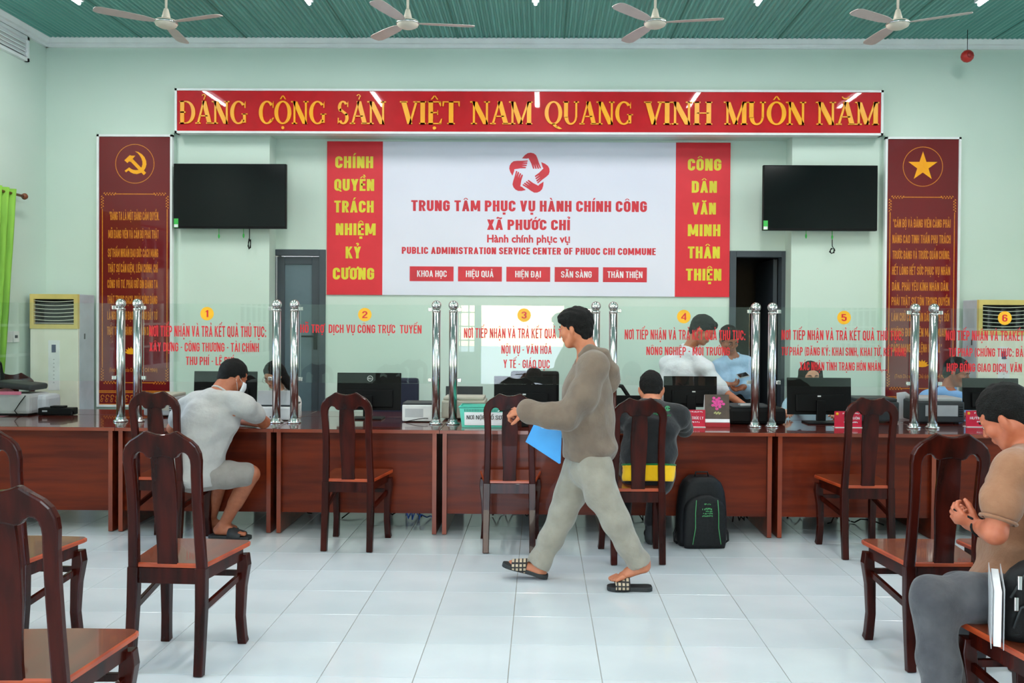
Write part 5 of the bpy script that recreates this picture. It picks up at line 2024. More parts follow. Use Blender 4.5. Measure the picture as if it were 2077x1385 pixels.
# ================================================================== PEOPLE
# Bodies and clothes are implicit shapes (tapered limbs blended at the joints) meshed by surface nets.
class SDF:
    def __init__(self, vox=.006):
        self.vox, self.P = vox, []

    def cone(self, a, b, ra, rb, k=.02, sx=1.0, ref=(1, 0, 0), sub=False):
        """round cone a->b; cross-section stretched by sx along ref"""
        self.P.append(('c', Vector(a), Vector(b), ra, rb, k, sx, Vector(ref), sub))
        return self

    def chain(self, pts, rs, k=.02, sx=1.0, ref=(1, 0, 0)):
        for i in range(len(pts) - 1):
            self.cone(pts[i], pts[i + 1], rs[i], rs[i + 1], k, sx, ref)
        return self

    def ell(self, c, r, R=None, k=.015, sub=False):
        self.P.append(('e', Vector(c), Vector(r), R, k, sub))
        return self

    def cut(self, p, n):
        """keep what lies on the side against n"""
        self.P.append(('p', Vector(p), Vector(n).normalized()))
        return self

    def noise(self, amp, scale, warp=(1, 1, 1), seed=0.0, zone=None):
        self.P.append(('n', amp, scale, warp, seed, zone))
        return self

    def folds(self, amp, scale, d, seed=0.0):
        """soft creases running along direction d"""
        self.P.append(('f', amp, scale, Vector(d).normalized(), seed))
        return self

    def grid(self):
        lo, hi = np.full(3, 1e9), np.full(3, -1e9)
        for p in self.P:
            if p[0] == 'c' and not p[8]:
                m = max(p[3], p[4]) * max(1, p[6]) + p[5] * .3
                for q in (p[1], p[2]):
                    lo, hi = np.minimum(lo, np.array(q) - m), np.maximum(hi, np.array(q) + m)
            elif p[0] == 'e' and not p[5]:
                m = max(p[2]) + p[4] * .3
                lo, hi = np.minimum(lo, np.array(p[1]) - m), np.maximum(hi, np.array(p[1]) + m)
        lo -= 3 * self.vox + .006
        hi += 3 * self.vox + .006
        n = np.ceil((hi - lo) / self.vox).astype(int) + 1
        ax = [lo[i] + self.vox * np.arange(n[i], dtype=np.float32) for i in range(3)]
        D = np.full(n, .08, np.float32)

        def sub_(l, h):
            s = []
            for i in range(3):
                a = max(0, int((l[i] - lo[i]) / self.vox))
                b = min(n[i], int((h[i] - lo[i]) / self.vox) + 2)
                s.append(slice(a, max(a + 1, b)))
            s = tuple(s)
            X, Y, Z = np.meshgrid(ax[0][s[0]], ax[1][s[1]], ax[2][s[2]], indexing='ij', sparse=True)
            return s, X.astype(np.float32), Y.astype(np.float32), Z.astype(np.float32)

        for p in self.P:
            if p[0] == 'c':
                _, a, b, ra, rb, k, sx, ref, sub = p
                m = max(ra, rb) * max(1, sx) + k + .03
                l = np.minimum(a, b) - m
                h = np.maximum(a, b) + m
                s, X, Y, Z = sub_(l, h)
                ab = b - a
                L2 = max(1e-9, ab.dot(ab))
                dx, dy, dz = X - a.x, Y - a.y, Z - a.z
                t = (dx * ab.x + dy * ab.y + dz * ab.z) / L2
                tc = np.clip(t, 0, 1)
                r = ra + (rb - ra) * tc
                qx, qy, qz = dx - ab.x * tc, dy - ab.y * tc, dz - ab.z * tc
                if sx != 1.0:
                    u = ref - ab * (ref.dot(ab) / L2)
                    u = u.normalized() if u.length > 1e-5 else Vector((1, 0, 0))
                    c = qx * u.x + qy * u.y + qz * u.z
                    g = c * (1 / sx - 1)
                    qx, qy, qz = qx + g * u.x, qy + g * u.y, qz + g * u.z
                    d = (np.sqrt(qx * qx + qy * qy + qz * qz) - r) * min(1, (1 + sx) / 2)
                else:
                    d = np.sqrt(qx * qx + qy * qy + qz * qz) - r
            elif p[0] == 'e':
                _, c, r, R, k, sub = p
                m = max(r) + k + .03
                s, X, Y, Z = sub_(np.array(c) - m, np.array(c) + m)
                dx, dy, dz = X - c.x, Y - c.y, Z - c.z
                if R is not None:
                    ex, ey, ez = R
                    dx, dy, dz = dx * ex.x + dy * ex.y + dz * ex.z, dx * ey.x + dy * ey.y + dz * ey.z, dx * ez.x + dy * ez.y + dz * ez.z
                k0 = np.sqrt((dx / r.x) ** 2 + (dy / r.y) ** 2 + (dz / r.z) ** 2)
                k1 = np.sqrt((dx / r.x ** 2) ** 2 + (dy / r.y ** 2) ** 2 + (dz / r.z ** 2) ** 2)
                d = k0 * (k0 - 1) / np.maximum(k1, 1e-6)
            elif p[0] == 'p':
                _, q, nn = p
                X, Y, Z = np.meshgrid(*ax, indexing='ij', sparse=True)
                D = np.maximum(D, ((X - q.x) * nn.x + (Y - q.y) * nn.y + (Z - q.z) * nn.z).astype(np.float32))
                continue
            elif p[0] == 'f':
                _, amp, sc, dv, seed = p
                X, Y, Z = np.meshgrid(*ax, indexing='ij', sparse=True)
                e1 = dv.orthogonal().normalized()
                e2 = dv.cross(e1)
                a1 = (X * e1.x + Y * e1.y + Z * e1.z) * sc
                a2 = (X * e2.x + Y * e2.y + Z * e2.z) * sc
                a0 = (X * dv.x + Y * dv.y + Z * dv.z) * sc * .35
                v = np.abs(np.sin(a1 + 1.3 * np.sin(a0 + seed) + .8 * np.sin(a2 * .7 + seed))) + np.abs(np.sin(a2 * .9 + 1.1 * np.sin(a0 * 1.3 + seed * 2)))
                D = (D - amp * (1.0 - v) * (.55 + .45 * np.sin(a0 * 1.1 + a1 * .3 + seed))).astype(np.float32)
                continue
            else:
                _, amp, sc, w, seed, zone = p
                X, Y, Z = np.meshgrid(*ax, indexing='ij', sparse=True)
                if zone is None:
                    zf = 1.0
                else:
                    zf = np.clip(1 - np.sqrt((X - zone[0].x) ** 2 + (Y - zone[0].y) ** 2 + (Z - zone[0].z) ** 2) / zone[1], 0, 1)
                x, y, z = X * sc * w[0] + seed, Y * sc * w[1] + seed * 1.7, Z * sc * w[2] - seed
                v = np.sin(x + 1.7 * np.sin(.6 * y + .4 * z)) * np.sin(y * 1.1 + 1.3 * np.sin(.7 * z + .5)) + .6 * np.sin(z * 1.3 + 1.9 * np.sin(.5 * x + .8 * y))
                D = (D + amp * v * zf).astype(np.float32)
                continue
            O = D[s]
            d = d.astype(np.float32)
            if sub:
                d = -d
                hh = np.maximum(k - np.abs(O - d), 0) / max(k, 1e-6)
                D[s] = np.maximum(O, d) + hh * hh * k * .25
            else:
                hh = np.maximum(k - np.abs(O - d), 0) / max(k, 1e-6)
                D[s] = np.minimum(O, d) - hh * hh * k * .25
        for i in range(3):
            sl = [slice(None)] * 3
            for e in (0, -1):
                sl[i] = e
                D[tuple(sl)] = np.maximum(D[tuple(sl)], .01)
        return D, lo

    def mesh(self, name, m, parent, origin):
        D, lo = self.grid()
        v = self.vox
        S_ = D < 0
        c = np.zeros(tuple(np.array(D.shape) - 1), np.int8)
        for i in (0, 1):
            for j in (0, 1):
                for k in (0, 1):
                    c += S_[i:i + c.shape[0], j:j + c.shape[1], k:k + c.shape[2]]
        act = (c > 0) & (c < 8)
        idx = np.argwhere(act)
        vid = np.full(c.shape, -1, np.int32)
        vid[tuple(idx.T)] = np.arange(len(idx))
        acc = np.zeros((len(idx), 3))
        cnt = np.zeros(len(idx))
        for ax_ in range(3):
            o1, o2 = [a for a in range(3) if a != ax_]
            for p in (0, 1):
                for q in (0, 1):
                    off = np.zeros(3, int)
                    off[o1], off[o2] = p, q
                    A = idx + off
                    B = A.copy()
                    B[:, ax_] += 1
                    da, db = D[tuple(A.T)], D[tuple(B.T)]
                    cr = (da < 0) != (db < 0)
                    t = np.where(cr, da / np.where(cr, da - db, 1), 0)
                    pos = A.astype(float)
                    pos[:, ax_] += t
                    acc[cr] += pos[cr]
                    cnt[cr] += 1
        V = acc / cnt[:, None] * v + lo - np.array(origin)
        F = []
        for ax_ in range(3):
            o1, o2 = [(1, 2), (2, 0), (0, 1)][ax_]
            sa = [slice(None)] * 3
            sb = [slice(None)] * 3
            sa[ax_], sb[ax_] = slice(0, -1), slice(1, None)
            ch = S_[tuple(sa)] != S_[tuple(sb)]
            E_ = np.argwhere(ch)
            ok = (E_[:, o1] > 0) & (E_[:, o2] > 0) & (E_[:, o1] < D.shape[o1] - 1) & (E_[:, o2] < D.shape[o2] - 1)
            E_ = E_[ok]
            ins = S_[tuple(E_.T)]
            q = []
            for a, b in ((-1, -1), (0, -1), (0, 0), (-1, 0)):
                C_ = E_.copy()
                C_[:, o1] += a
                C_[:, o2] += b
                q.append(vid[tuple(C_.T)])
            Q = np.stack(q, 1)
            Q[~ins] = Q[~ins][:, ::-1]
            F.append(Q)
        F = np.concatenate(F)
        F = F[(F >= 0).all(1)]
        me = bpy.data.meshes.new(name)
        me.vertices.add(len(V))
        me.vertices.foreach_set('co', V.astype(np.float32).reshape(-1))
        me.loops.add(len(F) * 4)
        me.loops.foreach_set('vertex_index', F.astype(np.int32).reshape(-1))
        me.polygons.add(len(F))
        me.polygons.foreach_set('loop_start', np.arange(len(F), dtype=np.int32) * 4)
        me.polygons.foreach_set('use_smooth', np.ones(len(F), bool))
        me.update(calc_edges=True)
        return link(name, me, m, parent)


def basis(f, u):
    f = Vector(f).normalized()
    u = Vector(u)
    u = (u - f * u.dot(f)).normalized()
    return f.cross(u), f, u          # right, forward, up


M_SKIN = mat('skin_tan', (192, 120, 86), .5, c2=(182, 108, 76), scale=(30, 30, 30))
M_SKINL = mat('skin_light', (216, 160, 130), .5, c2=(208, 150, 120), scale=(30, 30, 30))
M_SKIND = mat('skin_brown', (168, 98, 68), .5, c2=(156, 88, 60), scale=(30, 30, 30))
M_HAIR = mat('black_hair', (15, 13, 12), .65, c2=(7, 6, 6), scale=(160, 160, 40), bump=.8, bscale=170, spec=.2)
M_LIP = mat('lips', (176, 92, 84), .45)
M_EYEW = mat('eye_white', (225, 222, 218), .3)


HL = ((.100, .064), (-.098, -.088))


class Head:
    def __init__(self, c, f, u=(0, 0, 1), s=1.0, neck=None):
        self.c = Vector(c)
        self.r, self.f, self.u = basis(f, u)
        self.s = s
        self.neck = neck

    def P(self, x, y, z):
        return self.c + (self.r * x + self.f * y + self.u * z) * self.s

    def add(self, B, shoulder, k=.012, rn=.052):
        s = self.s
        R = (self.r, self.f, self.u)
        E = lambda x, y, z, a, b, c, k=.012, sub=False: B.ell(self.P(x, y, z), (a * s, b * s, c * s), R, k * s, sub)
        E(0, -.015, .035, .074, .096, .081, .01)
        E(0, .030, .035, .062, .058, .062, .02)
        E(0, .035, -.035, .052, .050, .060, .02)
        E(0, .052, -.086, .026, .024, .020, .025)
        for q in (-1, 1):
            B.cone(self.P(q * .056, .0, -.035), self.P(q * .030, .045, -.084), .017 * s, .017 * s, .022 * s)
            E(q * .038, .060, -.018, .024, .024, .022, .02)
            E(q * .031, .094, .006, .016, .012, .010, .01, True)
            E(q * .031, .0755, .005, .0125, .0115, .0115, .003)
            E(q * .009, .096, -.026, .008, .008, .006, .006)
            E(q * .076, -.004, -.006, .007, .016, .028, .008)
            E(q * .083, -.010, .002, .005, .013, .022, .006)
            B.cone(self.P(q * .012, .088, .022), self.P(q * .046, .076, .022), .007 * s, .006 * s, .01 * s)
        B.cone(self.P(0, .090, .012), self.P(0, .104, -.021), .0075 * s, .0098 * s, .010 * s)
        B.cone(self.P(-.016, .083, -.050), self.P(.016, .083, -.050), .0065 * s, .0065 * s, .008 * s)
        B.cone(self.P(-.014, .080, -.061), self.P(.014, .080, -.061), .0068 * s, .0068 * s, .007 * s)
        B.cone(self.P(0, -.025, -.03), shoulder, rn * s, rn * 1.12 * s, .03)

    def features(self, root, o, lips=True, brow=M_HAIR):
        R_ = Matrix((self.r, self.f, self.u)).transposed().to_4x4()
        T_ = Matrix.Translation(self.c - Vector(o)) @ R_ @ Matrix.Scale(self.s, 4)
        for q in (-1, 1):
            e = MB()
            e.lathe([(.002, -.0075), (.0085, -.004), (.0095, 0), (.0085, .004), (.002, .0075)], n=12, c=(q * .031, .0785, .005))
            e.build('eye', M_EYEW, root).data.transform(T_)
            e = MB()
            e.lathe([(.0005, .0), (.0046, .001), (.0046, .003), (.0005, .004)], n=10, axis='Y', c=(q * .031, .0858, .005))
            e.build('iris', M_HAIR, root).data.transform(T_)
            e = MB()
            e.loft([(q * .014, .0945, .023), (q * .028, .0915, .028), (q * .046, .080, .024)], [(.003, .0035), (.004, .004), (.002, .002)], n=8, ref=Vector((0, 0, 1)))
            e.build('eyebrow', brow, root).data.transform(T_)
        if lips:
            e = MB()
            e.loft([(-.021, .080, -.056), (-.010, .0862, -.054), (0, .0872, -.0545), (.010, .0862, -.054), (.021, .080, -.056)], [(.001, .001), (.005, .004), (.006, .004), (.005, .004), (.001, .001)], n=8, ref=Vector((0, 0, 1)))
            e.build('lips', M_LIP, root).data.transform(T_)

    def hair(self, name, root, o, style='short', vox=.005, m=M_HAIR, thick=.012, hairline=None):
        s = self.s
        H = SDF(vox)
        R = (self.r, self.f, self.u)
        E = lambda x, y, z, a, b, c, k=.012, sub=False: H.ell(self.P(x, y, z), (a * s, b * s, c * s), R, k * s, sub)
        side_t = thick if style in ('long', 'pony') else .0045
        E(0, -.016, .036, .074 + side_t, .096 + side_t, .081 + side_t, .01)
        E(0, -.012, .040 + thick, .072 + thick * .6, .094 + thick * .7, .081 + thick * .8, .01)
        E(0, -.055, -.02, .056, .050, .055, .02)
        if style == 'mop':
            E(0, .0, .075, .086, .104, .062, .02)
            random.seed(5)
            for k in range(34):
                a = random.uniform(0, 2 * math.pi)
                q = random.uniform(.0, 1.0)
                x, y = .070 * q * math.cos(a), -.005 + .090 * q * math.sin(a)
                z = .118 - .055 * q * q
                E(x, y, z, .020, .020, .018, .008)
            for k in range(9):
                x = -.055 + .110 * k / 8
                E(x, .082 - 4.5 * x * x, .072 + .01 * math.sin(k * 2), .016, .018, .022, .008)
            for q in (-1, 1):
                E(q * .062, .045, .062, .016, .026, .024, .01)
        if style == 'spiky':
            random.seed(9)
            for k in range(30):
                a = random.uniform(0, 2 * math.pi)
                q = random.uniform(0, 1)
                E(.066 * q * math.cos(a), -.01 + .085 * q * math.sin(a), .124 - .05 * q * q, .011, .011, .017, .008)
        if style == 'neat':
            E(0, .060, .088, .060, .036, .030, .02)
            E(.03, .070, .085, .03, .03, .025, .02)
        H.noise(.0018 if style != 'mop' else .0032, 95)
        if style in ('short', 'mop', 'spiky', 'neat'):
            a, b = hairline or HL
            p1, p2 = self.P(0, a[0], a[1]), self.P(0, b[0], b[1])
            d = (p2 - p1).normalized()
            n = self.r.cross(d).normalized()
            if n.dot(self.u) > 0:
                n = -n
            H.cut(p1, n)
        elif style == 'long':
            for q in (-1, 1):
                H.chain([self.P(q * .070, -.005, .05), self.P(q * .086, .0, -.05), self.P(q * .095, .02, -.15), self.P(q * .085, .035, -.23)], [.03 * s, .028 * s, .026 * s, .014 * s], .02)
            H.chain([self.P(0, -.08, .03), self.P(0, -.085, -.08), self.P(0, -.08, -.20)], [.05 * s, .052 * s, .03 * s], .03, 1.7, self.r)
            H.ell(self.P(0, .085, -.028), (.062 * s, .075 * s, .098 * s), R, .012, True)
        elif style == 'pony':
            H.chain([self.P(-.05, -.05, .03), self.P(-.088, -.03, -.05), self.P(-.125, -.02, -.11), self.P(-.165, -.01, -.16)], [.045 * s, .040 * s, .036 * s, .014 * s], .02)
            H.chain([self.P(.066, .0, .05), self.P(.080, .0, -.03), self.P(.078, .0, -.08)], [.03 * s, .022 * s, .010 * s], .02)
            H.ell(self.P(0, .100, -.030), (.072 * s, .085 * s, .100 * s), R, .01, True)
        return H.mesh(name, m, root, o)


def hand(B, w, d, nrm, side, s=1.0, curl=(.5, .5, .5, .5), thumb=.6, k=.004):
    """wrist w, direction d (towards the fingers), palm normal nrm (the way fingers curl), side=+1: thumb on d x nrm side"""
    d = Vector(d).normalized()
    nrm = Vector(nrm)
    nrm = (nrm - d * nrm.dot(d)).normalized()
    t = d.cross(nrm) * side
    w = Vector(w)
    B.cone(w - d * .02, w + d * .012 * s, .024 * s, .024 * s, .015, .8, nrm)
    B.cone(w + d * .025 * s, w + d * .07 * s, .027 * s, .030 * s, .015, .55, nrm)
    B.cone(w + d * .03 * s + t * .012 * s, w + d * .072 * s + t * .014 * s, .022 * s, .020 * s, .01, .6, nrm)
    lens = (.070, .078, .073, .058)
    for i in range(4):
        off = (.030 - .0195 * i)
        b = w + d * (.082 - (.004 if i in (0, 2) else 0) - (.010 if i == 3 else 0)) * s + t * off * s
        L = lens[i] * s
        a = curl[i]
        p, dr, nl = b, d, nrm
        rr = [.0092, .0088, .0080, .0070]
        for j, fr in enumerate((.45, .32, .23)):
            ang = a * (.75, 1.0, .7)[j]
            dr, nl = dr * math.cos(ang) + nl * math.sin(ang), nl * math.cos(ang) - dr * math.sin(ang)
            q = p + dr * L * fr
            B.cone(p, q, rr[j] * s, rr[j + 1] * s, k)
            p = q
    tb = w + d * .025 * s + t * .024 * s
    td = (d * .75 + t * (1.0 - .6 * thumb) + nrm * thumb * .8).normalized()
    t1 = tb + td * .036 * s
    td2 = (td + nrm * thumb * .6 + d * .4).normalized()
    t2 = t1 + td2 * .028 * s
    t3 = t2 + (td2 + d * .3).normalized() * .022 * s
    B.chain([tb, t1, t2, t3], [.014 * s, .0115 * s, .010 * s, .008 * s], .006)


def foot(B, ank, heel, toe, s=1.0, up=(0, 0, 1)):
    """bare foot: ankle joint, heel point and toe point on the sole line"""
    ank, heel, toe = Vector(ank), Vector(heel), Vector(toe)
    d = (toe - heel).normalized()
    sd_ = d.cross(Vector(up)).normalized()
    n = sd_.cross(d).normalized()
    B.cone(ank, heel + n * .030 + d * .028, .034 * s, .030 * s, .02)
    B.cone(ank + n * -.01, heel + d * .13 + n * .030, .034 * s, .026 * s, .03, 1.2, sd_)
    B.cone(heel + d * .04 + n * .022, heel + d * .17 + n * .018, .026 * s, .022 * s, .02, 1.6, sd_)
    L = (toe - heel).length
    for i in range(5):
        o = (.030 - .0165 * i)
        l = L - (0, .004, .012, .022, .034)[i]
        r = .0125 if i == 0 else .0095
        B.cone(heel + d * (l - .05) + sd_ * o * .9 + n * .018, heel + d * (l - r) + sd_ * o + n * (r + .002), .015, r, .004)
    return d, sd_, n


def slide(root, o, heel, toe, nrm, label_m, strap_m, w=.046, name='slide_sandal', foot_len=.27):
    """open slide: sole and strap, heel->toe on the underside"""
    heel, toe = Vector(heel), Vector(toe)
    d = (toe - heel).normalized()
    sd_ = d.cross(Vector(nrm)).normalized()
    n = sd_.cross(d).normalized()
    L = (toe - heel).length
    o = Vector(o)
    mb = MB()
    prof = [(0, .55), (.05, .85), (.12, .93), (.3, .86), (.5, .84), (.68, 1.0), (.82, 1.06), (.92, .92), (.98, .62), (1.0, .3)]
    A, Bq = [], []
    for t, q in prof:
        A.append(heel + d * L * t + sd_ * w * q - o)
        Bq.append(heel + d * L * t - sd_ * w * q - o)
    m_ = len(prof)
    ring = A + list(reversed(Bq))
    nn = len(ring)
    th = .024
    vs = ring + [p + n * th for p in ring]
    fs = [tuple(reversed(range(nn))), tuple(range(nn, 2 * nn))] + [(k, (k + 1) % nn, nn + (k + 1) % nn, nn + k) for k in range(nn)]
    mb.add(vs, fs)
    sole = mb.build('sole', label_m, root, bevel=.004)
    st = MB()
    rows = []
    for t in (.50, .60, .72, .82):
        for a in range(11):
            an = math.pi * a / 10
            wd = w * (1.02 if t < .6 else 1.1)
            hh_ = .062 - .030 * (t - .5) / .32
            p = heel + d * (L * t) + sd_ * (wd * math.cos(an)) + n * (th * .6 + hh_ * math.sin(an) ** .8 if math.sin(an) > 1e-6 else th * .3) - o
            rows.append(p)
    vs = rows
    fs = []
    for j in range(3):
        for a in range(10):
            fs.append((j * 11 + a, j * 11 + a + 1, (j + 1) * 11 + a + 1, (j + 1) * 11 + a))
    st.add(vs, fs, 0, True)
    so = st.build('strap', strap_m, root)
    md = so.modifiers.new('t', 'SOLIDIFY')
    md.thickness = .006
    md.offset = 1
    return sole


def checker_strap():
    m = mat('plaid_strap', (176, 156, 130), .7)
    N, L = m.node_tree.nodes, m.node_tree.links
    p = N['Principled BSDF']
    tc = N.new('ShaderNodeTexCoord')
    w1 = N.new('ShaderNodeTexWave')
    w1.inputs['Scale'].default_value = 14
    w1.bands_direction = 'X'
    w2 = N.new('ShaderNodeTexWave')
    w2.inputs['Scale'].default_value = 14
    w2.bands_direction = 'Z'
    mx = N.new('ShaderNodeMath')
    mx.operation = 'MAXIMUM'
    L.new(tc.outputs['Object'], w1.inputs[0])
    L.new(tc.outputs['Object'], w2.inputs[0])
    L.new(w1.outputs[1], mx.inputs[0])
    L.new(w2.outputs[1], mx.inputs[1])
    rp = N.new('ShaderNodeValToRGB')
    rp.color_ramp.elements[0].position, rp.color_ramp.elements[1].position = .62, .72
    rp.color_ramp.elements[0].color = lin((186, 166, 140))
    rp.color_ramp.elements[1].color = lin((36, 32, 32))
    L.new(mx.outputs[0], rp.inputs[0])
    L.new(rp.outputs[0], p.inputs['Base Color'])
    return m


def cloth(name, c, c2=None, rough=.85, sc=(14, 14, 14), bs=26, b=.55, **kw):
    return mat(name, c, rough, c2=c2, scale=sc, bump=b, bscale=bs, spec=.2, sheen=.2, **kw)


def torso(B, pelvis, chest, neck, shL, shR, w=(.155, .165), dep=(.105, .115), k=.05, belly=None, side=None):
    """side: direction across the body"""
    side = Vector(side) if side is not None else (Vector(shR) - Vector(shL)).normalized()
    pelvis, chest, neck = Vector(pelvis), Vector(chest), Vector(neck)
    w = (w[0] * .80, w[1] * .80)
    dep = (dep[0] * .80, dep[1] * .80)
    belly = Vector(belly) if belly is not None else (pelvis + chest) / 2
    B.cone(pelvis, belly, dep[0], dep[0] * .93, k, w[0] / dep[0], side)
    B.cone(belly, chest, dep[0] * .95, dep[1], k, w[1] / dep[1], side)
    B.cone(chest, neck - (neck - chest) * .35, dep[1] * .95, .07, k, 1.35, side)
    for s_ in (Vector(shL), Vector(shR)):
        B.cone(chest + (s_ - chest) * .45, s_, .050, .044, .03)
        B.cone(neck + (s_ - neck) * .2, s_, .034, .038, .03)


def ring(name, c, axis, R_, r, m, pr, o, sx=1.0, n=20):
    e1, f, e2 = basis(axis, (0, .3, 1) if abs(Vector(axis).normalized().z) < .9 else (0, 1, 0))
    pts = [Vector(c) + e1 * (R_ * sx * math.cos(2 * math.pi * k / n)) + e2 * (R_ * math.sin(2 * math.pi * k / n)) - Vector(o) for k in range(n + 1)]
    return MB().loft(pts, r, n=8).build(name, m, pr)

V3 = Vector
# ------------------------------------------------------------------ the walking man
g = atz(1165, 1180, 0)
YM = 5.17
o = V3((g.x, YM, 0))
pr = thing('person', 'young man walking past in a grey-brown hoodie, grey jeans and plaid slides', 'person', o)
W = lambda x, y, Y=YM: at(x, y, Y)
hc = W(1168, 669, YM)
hd = Head(hc, (-.90, .42, -.10), (-.06, 0, 1), .95)
nb = W(1194, 716)
B = SDF(.005)
hd.add(B, nb, rn=.054)
pel, che = W(1198, 925), W(1196, 775)
shL, shR = W(1207, 742, YM - .175), W(1190, 742, YM + .175)
torso(B, pel, che, nb, shL, shR, w=(.14, .15), side=(0, 1, 0), belly=W(1192, 860))
elL, wrL = W(1146, 846, 4.95), W(1068, 834, 4.99)
elR, wrR = W(1165, 850, 5.40), W(1120, 868, 5.37)
B.chain([shL, elL, wrL], [.046, .038, .026])
B.chain([shR, elR, wrR], [.046, .038, .026])
hand(B, wrL, (-1, .02, -.02), (.1, .55, -.85), 1, .95, (.9, 1.0, 1.1, 1.2), .8)
hand(B, wrR, (-.75, 0, -.65), (.3, -.9, -.2), -1, .95, (.7, .8, .9, .9), .6)
hpL, knL, anL = W(1203, 935, 5.08), W(1245, 1052, 5.06), W(1303, 1136, 5.07)
hpR, knR, anR = W(1180, 935, 5.25), W(1141, 1046, 5.27), W(1093, 1148, 5.27)
B.chain([hpL, knL, anL], [.080, .054, .036])
B.chain([hpR, knR, anR], [.080, .054, .036])
hL, tL = W(1322, 1158, 5.07), W(1236, 1182, 5.07)
hR, tR = W(1106, 1171, 5.27), W(1030, 1146, 5.27)
foot(B, anL, hL + V3((0, 0, .008)), tL + V3((0, 0, .0)), .95)
foot(B, anR, hR, tR, .95)
B.mesh('body', M_SKIN, pr, o)
hd.features(pr, o)
hd.hair('hair', pr, o, 'mop', .004, thick=.010)
M_HOOD = cloth('hoodie_fleece', (118, 102, 89), (108, 93, 82))
M_GJEAN = cloth('grey_washed_jeans', (154, 147, 134), (138, 131, 119), sc=(9, 9, 9))
C = SDF(.006)
# hoodie body: oversized, blousing at the hem
C.chain([W(1193, 908), W(1190, 850), W(1192, 790), W(1194, 745)], [.150, .150, .132, .095], .05, 1.18, (0, 1, 0))
C.ell(W(1215, 905), (.105, .17, .06), None, .04)
C.chain([shL + V3((0, .05, .0)), shL, W(1184, 800, 4.95), elL, W(1105, 842, 4.97), W(1074, 835, 4.99), W(1066, 834, 4.99)], [.075, .062, .062, .056, .048, .041, .037], .085)
C.chain([shR, W(1180, 810, 5.42), elR, W(1140, 866, 5.36), wrR + V3((.02, 0, .01))], [.075, .072, .066, .05, .038], .05)
C.cone(nb + V3((.0, 0, .08)), nb + V3((-.05, 0, -.01)), .050, .060, .02, sub=True)
C.noise(.004, 24, (1, 1, .55), 1.3)
C.folds(.006, 26, (-.35, 0, 1), 1.1)
C.cut(W(1195, 934), (-.12, 0, -1))
C.mesh('hoodie', M_HOOD, pr, o)
C = SDF(.006)
C.chain([W(1180, 722, YM - .07), W(1198, 712, YM - .085), W(1222, 722, YM - .075), W(1238, 752, YM - .04), W(1240, 766, YM), W(1238, 752, YM + .04), W(1222, 722, YM + .075), W(1198, 712, YM + .08), W(1180, 722, YM + .07)],
        [.024, .034, .040, .045, .046, .045, .040, .034, .024], .03)
C.chain([W(1212, 740, YM - .05), W(1232, 780, YM), W(1212, 740, YM + .05)], [.04, .05, .04], .04)
C.folds(.004, 30, (0, 1, .4), .6)
C.mesh('hood', M_HOOD, pr, o)
hb = SDF(.006)
hb.cone(W(1193, 926), W(1193, 940), .130, .126, .02, 1.16, (0, 1, 0))
J_ = SDF(.006)
J_.cone(W(1194, 925), W(1194, 950), .105, .120, .03, 1.35, (0, 1, 0))
J_.chain([W(1206, 945, 5.08), W(1220, 1000, 5.06), W(1249, 1056, 5.05), W(1275, 1105, 5.06), W(1296, 1140, 5.07), W(1299, 1146, 5.07)], [.108, .094, .079, .068, .062, .060], .03)
J_.chain([W(1176, 945, 5.25), W(1158, 1000, 5.26), W(1139, 1048, 5.27), W(1116, 1095, 5.27), W(1095, 1136, 5.27), W(1092, 1146, 5.27)], [.102, .092, .079, .070, .065, .064], .03)
J_.noise(.003, 30, (1, 1, .8), 2.2)
J_.folds(.004, 30, (.5, 0, 1), .4)
for kn_, hm_ in ((W(1249, 1056, 5.05), W(1293, 1138, 5.07)), (W(1139, 1048, 5.27), W(1094, 1139, 5.27))):
    dd_ = (hm_ - kn_).normalized()
    J_.cone(hm_ + dd_ * .10, hm_ + dd_ * .2, .10, .10, .004, sub=True)
J_.mesh('jeans', M_GJEAN, pr, o)
M_SOLE = mat('black_rubber', (34, 36, 38), .6)
PL = checker_strap()
slide(pr, o, V3((W(1322, 1184, 5.07).x, 5.06, .001)), V3((W(1231, 1190, 5.07).x, 5.06, .001)), (0, 0, 1), M_SOLE, PL)
slide(pr, o, V3((hR.x + .012, 5.265, .002)), W(1018, 1147, 5.265), (.2, 0, 1), M_SOLE, PL)
# blue folder and clear sleeve held in the far hand
ty = YM + .10
f = [W(x, y, ty) for x, y in ((1084, 858), (1066, 896), (1137, 940), (1140, 858))]
r = thing('blue_folder', 'bright blue folder held at the walking man\'s hip', 'folder', f[0])
MB().prism([(p.x - f[0].x, p.z - f[0].z) for p in f], -.004, .004).build('cover', M_BLUEF, r)
MB().prism([(p.x - f[0].x + (.006 if i in (0, 1) else -.006), p.z - f[0].z - .004) for i, p in enumerate(f)], .0045, .0105).build('back_cover', M_BLUEF, r)
q = [W(x, y, ty - .03) for x, y in ((1094, 855), (1096, 868), (1133, 874), (1136, 856))]
r = thing('clear_sleeve', 'crumpled clear plastic sleeve on top of the blue folder', 'plastic sleeve', q[0])
MB().prism([(p.x - q[0].x, p.z - q[0].z) for p in q], -.004, .004).build('sleeve_sheet', M_CLEAR, r)
MB().loft([(.01, -.006, -.006), (.03, -.008, -.024), (.06, -.008, -.03), (.09, -.006, -.022)], .006, n=6).build('dark_strap', M_BLACK, r)
q = W(1026, 832, 4.98)
r = thing('pen', 'thin dark pen held forward by the walking man', 'pen', q)
MB().loft([(-.035, 0, -.004), (.06, .01, .006)], .0038, n=8).build('barrel', M_BLACK, r)
MB().loft([(-.046, -.001, -.006), (-.035, 0, -.004)], [.0012, .0036], n=8).build('tip', M_STEEL, r)

